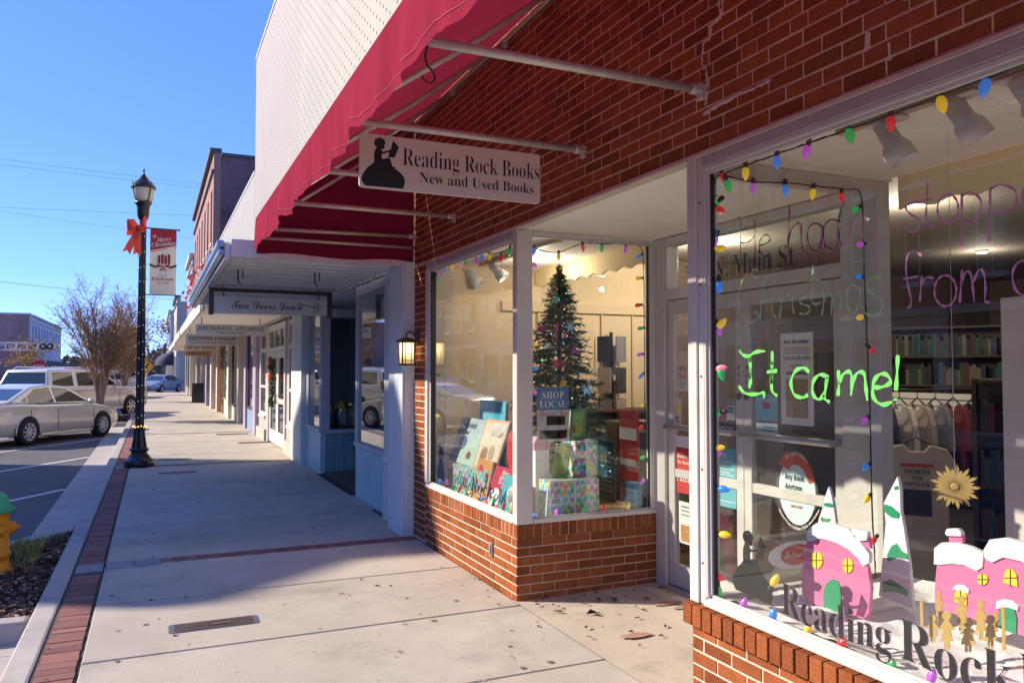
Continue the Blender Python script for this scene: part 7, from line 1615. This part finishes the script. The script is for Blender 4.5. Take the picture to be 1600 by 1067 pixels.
book('bright blue boxed set standing behind the leaning books', 746, 626, 786, 664, 2.86, BCOV[7], .05, 0, [([(.55, .0), (.78, .0), (.78, 1), (.55, 1)], M('cyan_print', (.03, .45, .62), .5)), (circ(.25, .3, .14), BCOV[5])], [], zb=.802)
book('red picture book with white lettering standing at the foot of the window', 757, 727, 788, 781, 2.575, BCOV[2], .25, .2, [(circ(.35, .22, .28, 12, .9), WP)], [('Boy,', .42, .82, .35, .10, 'sansb', WP), ('girl', .36, .70, .3, .10, 'sansb', WP), ('in the', .36, .58, .4, .09, 'sansb', WP), ('night', .5, .46, .4, .09, 'sansb', WP)], zb=FZ)
book('small dark picture book with orange figures between gift box and red book', 735, 717, 758, 772, 2.58, BCOV[6], .2, .05, [(circ(.3, .7, .16), BCOV[2]), (circ(.7, .65, .15), BCOV[4]), (circ(.5, .3, .22), M('peach_print', (.7, .45, .3), .6))], [], zb=FZ)
book('teal picture book with a white oval portrait at the corner post', 777, 743, 804, 790, 2.56, BCOV[3], .2, .1, [(circ(.62, .5, .28, 14, 1.1), WP), (circ(.62, .48, .15, 12, 1.2), M('peach_print', (.7, .45, .3))), ([(.45, .66), (.8, .7), (.78, .84), (.5, .82)], GTX)], [], zb=FZ)
book('green and yellow picture book leaning on the stacked gift box', 862, 690, 886, 742, None, BCOV[4], .15, .28, [([(.1, .1), (.9, .1), (.9, .5), (.1, .5)], M('lime_print', (.45, .60, .12), .6, var=.4, vs=50)), (circ(.5, .75, .18), YP)], [], zb=.832, kw=dict(Y=5.66))
book('tall green picture book standing on top of the stacked gift box', 888, 638, 914, 690, None, M('cover_dark_green', (.12, .30, .16), .45, var=.4, vs=40), .15, .18, [([(.2, .1), (.8, .1), (.8, .9), (.2, .9)], BCOV[4]), (circ(.3, .35, .12), BCOV[2])], [('GRINCH' if False else 'TALES', .3, .3, .5, .12, 'sansb', YP)], zb=d.z + .002, kw=dict(Y=5.70))
book('aqua picture book leaning against the large gift box at the glass', 853, 757, 881, 800, None, BCOV[7], .2, .18, [([(.08, .35), (.92, .35), (.92, .8), (.08, .8)], M('pale_aqua_print', (.55, .75, .78), .5)), (circ(.3, .15, .1), YP), (circ(.65, .15, .1), BCOV[2])], [('STORY', .2, .62, .6, .12, 'sansb', BCOV[5]), ('BOX', .3, .45, .4, .12, 'sansb', BCOV[5])], zb=FZ, kw=dict(Y=5.43))
# red round decoration, small green garland, toy house
p = P(800, 705, X=2.72); tag(MB().prism([(.11 * math.cos(k), .17 * math.sin(k)) for k in [i * .2618 for i in range(24)]], p, (0, 1, 0), (0, 0, 1), (.008, 0, 0)).build('red_bauble_cutout', M('bright_red_card', (.62, .04, .03), .5)), 'big bright red oval card bauble behind the corner post', 'decoration')
g = thing('tabletop_tree', 'small green tabletop tree with tiny lights behind the red card bauble', 'artificial tree', (3.0, 6.2, FZ)); r7 = random.Random(5); m_ = MB()
for k in range(700):
    z = r7.uniform(.55, 1.16); rr_ = .05 + .16 * (1.16 - z) / .6; a_ = r7.uniform(0, 6.28); q = Vector((3.0 + rr_ * r7.random() * math.cos(a_), 6.2 + rr_ * r7.random() * math.sin(a_), z)); s_ = r7.uniform(.015, .03); u = Vector((r7.gauss(0, 1), r7.gauss(0, 1), r7.gauss(0, .6))).normalized(); v = u.orthogonal(); m_.add([q - u * s_, q + v * s_ * .3, q + u * s_, q - v * s_ * .3], [(0, 1, 2, 3)])
m_.build('foliage', M('grey_green_needles', (.06, .14, .07), .8, rand=.4), g, fixn=False); m_ = MB()
for k in range(26): z = r7.uniform(.6, 1.1); rr_ = .05 + .14 * (1.16 - z) / .6; a_ = r7.uniform(0, 6.28); m_.ball((3.0 + rr_ * math.cos(a_), 6.2 + rr_ * math.sin(a_), z), .006, 5)
m_.build('mini_bulbs', MATS['mini_bulb'], g)['kind'] = 'stuff'
th_ = thing('toy_house', 'small pink toy house with a white fence of windows beside the gift boxes', 'toy house', (2.72, 5.62, .83)); p = P(842, 712, Y=5.7)
MB().box(p.x - .05, p.x + .07, 5.66, 5.78, .551, p.z + .05).build('stand', PAPER, th_); MB().box(p.x - .06, p.x + .08, 5.66, 5.78, p.z + .051, p.z + .10).prism([(-.07, 0), (.09, 0), (.06, .05), (-.04, .05)], (p.x, 5.65, p.z + .10), (1, 0, 0), (0, 0, 1), (0, .14, 0)).build('house', M('toy_pink', (.70, .28, .42), .5), th_)
# shop local poster on the side pane
t = print_on('poster', 'blue SHOP LOCAL poster on the side pane of the left window', 'poster', 839, 604, 889, 690, M('poster_blue', (.07, .20, .42), .55), [(0, .42, 1, 1, M('poster_pale', (.62, .60, .58), .6)), (.06, .79, .94, .95, M('van_red', (.50, .06, .05), .5)), (.30, .53, .88, .70, M('hamper_brown', (.42, .24, .10), .6, var=.5, vs=60)), (.1, .82, .9, .86, M('van_window', (.45, .55, .6), .4))], [('SHOP', .5, .22, .68, .13, 'serif', PAPER, 'C'), ('LOCAL', .5, .38, .84, .13, 'serif', PAPER, 'C'), ('Spread Joy', .5, .53, .9, .12, 'script', RTX, 'C')], Yp=5.352)
# Christmas tree
tx, ty_, tz0, tz1 = 3.30, 6.28, FZ, 2.60
xt = thing('christmas_tree', 'tall dark green artificial Christmas tree in the corner of the left window', 'christmas tree', (tx, ty_, tz0)); fo = MB(); r8 = random.Random(12)
def needle(p, d, l):
    s_ = d.orthogonal().normalized(); s_.rotate(Matrix.Rotation(r8.uniform(0, 6.28), 3, d)); s_ *= .0055; fo.add([p - s_, p + s_, p + d * l], [(0, 1, 2)], r8.choice((0, 0, 1)))
nb_ = 400
for k in range(nb_):
    f = (k / nb_) ** .8; z = tz0 + .16 + (tz1 - tz0 - .22) * f; rmax = .51 * (1 - f) ** .85 + .045; a_ = k * 2.39996; L_ = rmax * r8.uniform(.72, 1.12)
    d = Vector((math.cos(a_), math.sin(a_), r8.uniform(-.12, .25))).normalized(); o = Vector((tx, ty_, z)); nn = max(8, int(L_ * 150))
    for j in range(nn):
        t_ = .25 + .75 * j / nn; q = o + d * (L_ * t_) - Vector((0, 0, .10 * L_ * t_ * t_)); w = Vector((r8.gauss(0, 1), r8.gauss(0, 1), r8.gauss(0, 1))).normalized(); needle(q, (d * .75 + w * .8).normalized(), r8.uniform(.03, .06))
        if j % 2 == 0: needle(q, (d * .3 + w).normalized(), r8.uniform(.03, .05))
for j in range(260): needle(Vector((tx + .02 * math.sin(j), ty_, tz1 - .26 + .26 * j / 260)), Vector((r8.gauss(0, .6), r8.gauss(0, .6), 1)).normalized(), .05)
fo.build('crown', [M('dark_pine_needle', (.018, .055, .028), .7, rand=.4), M('mid_pine_needle', (.035, .10, .05), .7, rand=.4)], xt, fixn=False); MB().tube([(tx, ty_, tz0), (tx, ty_, tz1 - .05)], .025, 8).build('trunk', DARKWOOD, xt)
sl_ = thing('tree_lights', 'tiny coloured lights scattered over the Christmas tree', 'string lights', (tx, ty_, 1.5)); m_ = MB()
for k in range(45): f = r8.random(); z = tz0 + .2 + (tz1 - tz0 - .35) * f; a_ = r8.uniform(0, 6.28); rr_ = (.45 * (1 - f) ** .85 + .04); m_.ball((tx + rr_ * math.cos(a_), ty_ + rr_ * math.sin(a_), z), .0065, 5, r8.randrange(4))
m_.build('mini_bulbs', [MATS['mini_bulb'], M('mini_red', (.9, .08, .05), .4, emit=1.2), M('mini_green', (.05, .8, .2), .4, emit=1.0), M('mini_blue', (.1, .3, 1), .4, emit=1.2)], sl_)['kind'] = 'stuff'
def orn(px, py, col, label, kind='ball', s=.035):
    dd = P(px, py, Y=6.0) - EYE; dd.normalize(); o = Vector((tx, ty_, 0)) - EYE; b_ = dd.x ** 2 + dd.y ** 2; t_ = (o.x * dd.x + o.y * dd.y) / b_; c = EYE + dd * t_; rr_ = .50 * max(0.05, 1 - (c.z - tz0) / (tz1 - tz0)) ** .85 + .05
    off = (c.x - tx) ** 2 + (c.y - ty_) ** 2; c = c - dd * math.sqrt(max(0, rr_ ** 2 - off))
    t = thing('ornament', label, 'ornament', c, 0, 'ornaments on the Christmas tree'); m_ = MB(); mt = M('ornament_' + col[0], col[1], .18, metal=.4, coat=.5)
    if kind == 'ball': m_.ball(c, s, 12)
    elif kind == 'drop': m_.lathe([(.004, .075), (.018, .06), (.012, .04), (.016, .02), (.01, -.01), (.012, -.03), (.002, -.085)], c, 10)
    else:
        n = -dd; u0 = n.cross(Vector((0, 0, 1))).normalized(); v0 = u0.cross(n); m_.prism([((s * 1.7 if k % 2 == 0 else s * .55) * math.cos(k * math.pi / 6), (s * 1.7 if k % 2 == 0 else s * .55) * math.sin(k * math.pi / 6)) for k in range(12)], c, u0, v0, n * .006)
    m_.build('body', mt, t); MB().tube([c + Vector((0, 0, s * .9)), c + Vector((0, 0, s + .025))], .003, 5).build('hook', CHR, t)
TQ = ('teal', (.08, .42, .38)); MG = ('magenta', (.55, .03, .30)); RD = ('red', (.6, .03, .03)); PU = ('purple', (.38, .05, .45)); GD = ('gold', (.62, .42, .06)); MT = ('mint', (.35, .60, .52))
for a_ in ((869, 469, TQ, 'teal ball ornament high on the Christmas tree'), (846, 514, MG, 'magenta ball ornament at the left of the tree'), (897, 548, PU, 'purple ball ornament at the right of the tree'), (871, 568, RD, 'red ball ornament at the middle of the tree'), (879, 600, GD, 'gold ball ornament just above the blue poster')): orn(*a_)
orn(870, 518, RD, 'red twisted drop ornament in the middle of the tree', 'drop'); orn(891, 511, MT, 'pale star ornament at the upper right of the tree', 'star', .035); orn(917, 609, MT, 'pale star ornament at the lower right of the tree', 'star', .04); orn(856, 540, ('white', (.7, .7, .7)), 'white star ornament at the left of the tree', 'star', .022)
# string of warm mini lights hung at the far edge of the window
st2 = thing('window_string_lights', 'strand of warm mini lights hanging at the far edge of the left window', 'string lights', (2.62, 7.38, 1.2)); m_ = MB()
for k in range(60): m_.ball((2.56 + r8.uniform(0, .16), 7.40 + r8.uniform(-.05, .12), r8.uniform(.7, 2.25)), .0036, 5)
m_.build('mini_bulbs', MATS['mini_bulb'], st2)['kind'] = 'stuff'
MB().tube([(2.6, 7.42, .6), (2.62, 7.4, 1.4), (2.6, 7.43, 2.3)], .0025, 4).build('cord', CORDM, st2)
# fittings seen deeper through the side pane
rd = thing('poster_stand', 'tall red display banner with white figures beyond the gift boxes', 'banner stand', (3.9, 5.9, .02))
a_, b_ = P(969, 640, X=3.95), P(998, 755, X=3.95)
MB().box(3.94, 3.96, b_.y, a_.y, .4, a_.z).build('panel', M('banner_red', (.42, .04, .06), .6), rd); MB().box(3.933, 3.938, b_.y + .01, a_.y - .01, 1.05, 1.16).box(3.933, 3.938, b_.y + .02, a_.y - .02, .82, .88).build('white_band', PAPER, rd); MB().box(3.9, 4.0, b_.y, a_.y, .02, .06).tube([(3.965, (a_.y + b_.y) / 2, .06), (3.965, (a_.y + b_.y) / 2, 1.2)], .01, 6).build('stand', IRON, rd)
ck = thing('chalkboard', 'dark standing chalkboard list left of the red banner', 'chalkboard', (3.75, 6.05, .55)); a_, b_ = P(937, 686, X=3.62), P(963, 745, X=3.62)
MB().box(3.60, 3.62, b_.y, a_.y, .551, a_.z).build('board', M('slate', (.04, .06, .07), .7), ck); q = MB()
for k in range(9): q.box(3.5985, 3.5995, b_.y + .03 + .01 * (k % 3), a_.y - .03 - .012 * (k % 2), .64 + k * (a_.z - .7) / 9, .646 + k * (a_.z - .7) / 9)
q.build('chalk_line', M('chalk', (.5, .52, .52), .9), ck)['kind'] = 'stuff'
sp2 = thing('spinner_rack', 'tall black spinner rack of cards deep in the shop beyond the tree', 'rack', (4.7, 7.0, .02)); c1 = P(955, 560, X=4.6)
MB().tube([(4.6, c1.y, .02), (4.6, c1.y, 2.1)], .02, 8).build('pole', IRON, sp2)
for k in range(5):
    for j in range(4): a_ = j * 1.571 + .4; MB().obox((4.6 + .13 * math.cos(a_), c1.y + .13 * math.sin(a_), .55 + .34 * k), (-.09 * math.sin(a_), .09 * math.cos(a_), 0), (.006 * math.cos(a_), .006 * math.sin(a_), 0), (0, 0, .14)).build('card_pocket', [DARKC, GREYC, M('card_tan', (.32, .26, .2), .7)][(k + j) % 3], sp2)
tb = thing('display_table', 'dark table heaped with goods behind the side pane', 'table', (4.3, 6.6, .02)); MB().box(3.95, 4.8, 6.1, 7.1, .86, .90).build('table_top', DARKWOOD, tb)
for x in (4.0, 4.75):
    for y in (6.15, 7.05): MB().box(x - .03, x + .03, y - .03, y + .03, .02, .859).build('leg', DARKWOOD, tb)
for k, (y, h, mt, lb_) in enumerate(((6.25, .22, DARKC, 'black storage box on the dark table, nearest the glass'), (6.55, .30, DARKWOOD, 'brown wooden box in the middle of the dark table'), (6.85, .18, GREYC, 'low grey box at the far end of the dark table'))):
    tag(MB().box(4.0, 4.5, y - .12, y + .12, .901, .901 + h).build('storage_box', mt, bev=.01), lb_, 'box')
bb_ = thing('blue_box', 'blue patterned box at the right edge of the left window sill', 'box', (3.55, 5.45, FZ)); MB().box(3.50, 3.58, 5.40, 5.52, FZ, .78).build('carton', M('blue_carton', (.10, .35, .55), .5, var=.35, vs=40), bb_, bev=.003)
# brick wall vent by the foot of the left window
vn = thing('wall_outlet', 'small grey metal outlet cover on the sunlit brick below the left window', 'outlet', (WX, 5.78, .25)); p = P(768, 858, X=WX); MB().box(WX - .012, WX - .0025, p.y - .035, p.y + .035, p.z - .055, p.z + .055).build('plate', M('weathered_zinc', (.30, .29, .28), .5, metal=.4), vn, bev=.004); MB().box(WX - .02, WX - .013, p.y - .018, p.y + .018, p.z - .035, p.z + .035).build('flap', M('weathered_zinc', (.30, .29, .28)), vn, bev=.003)
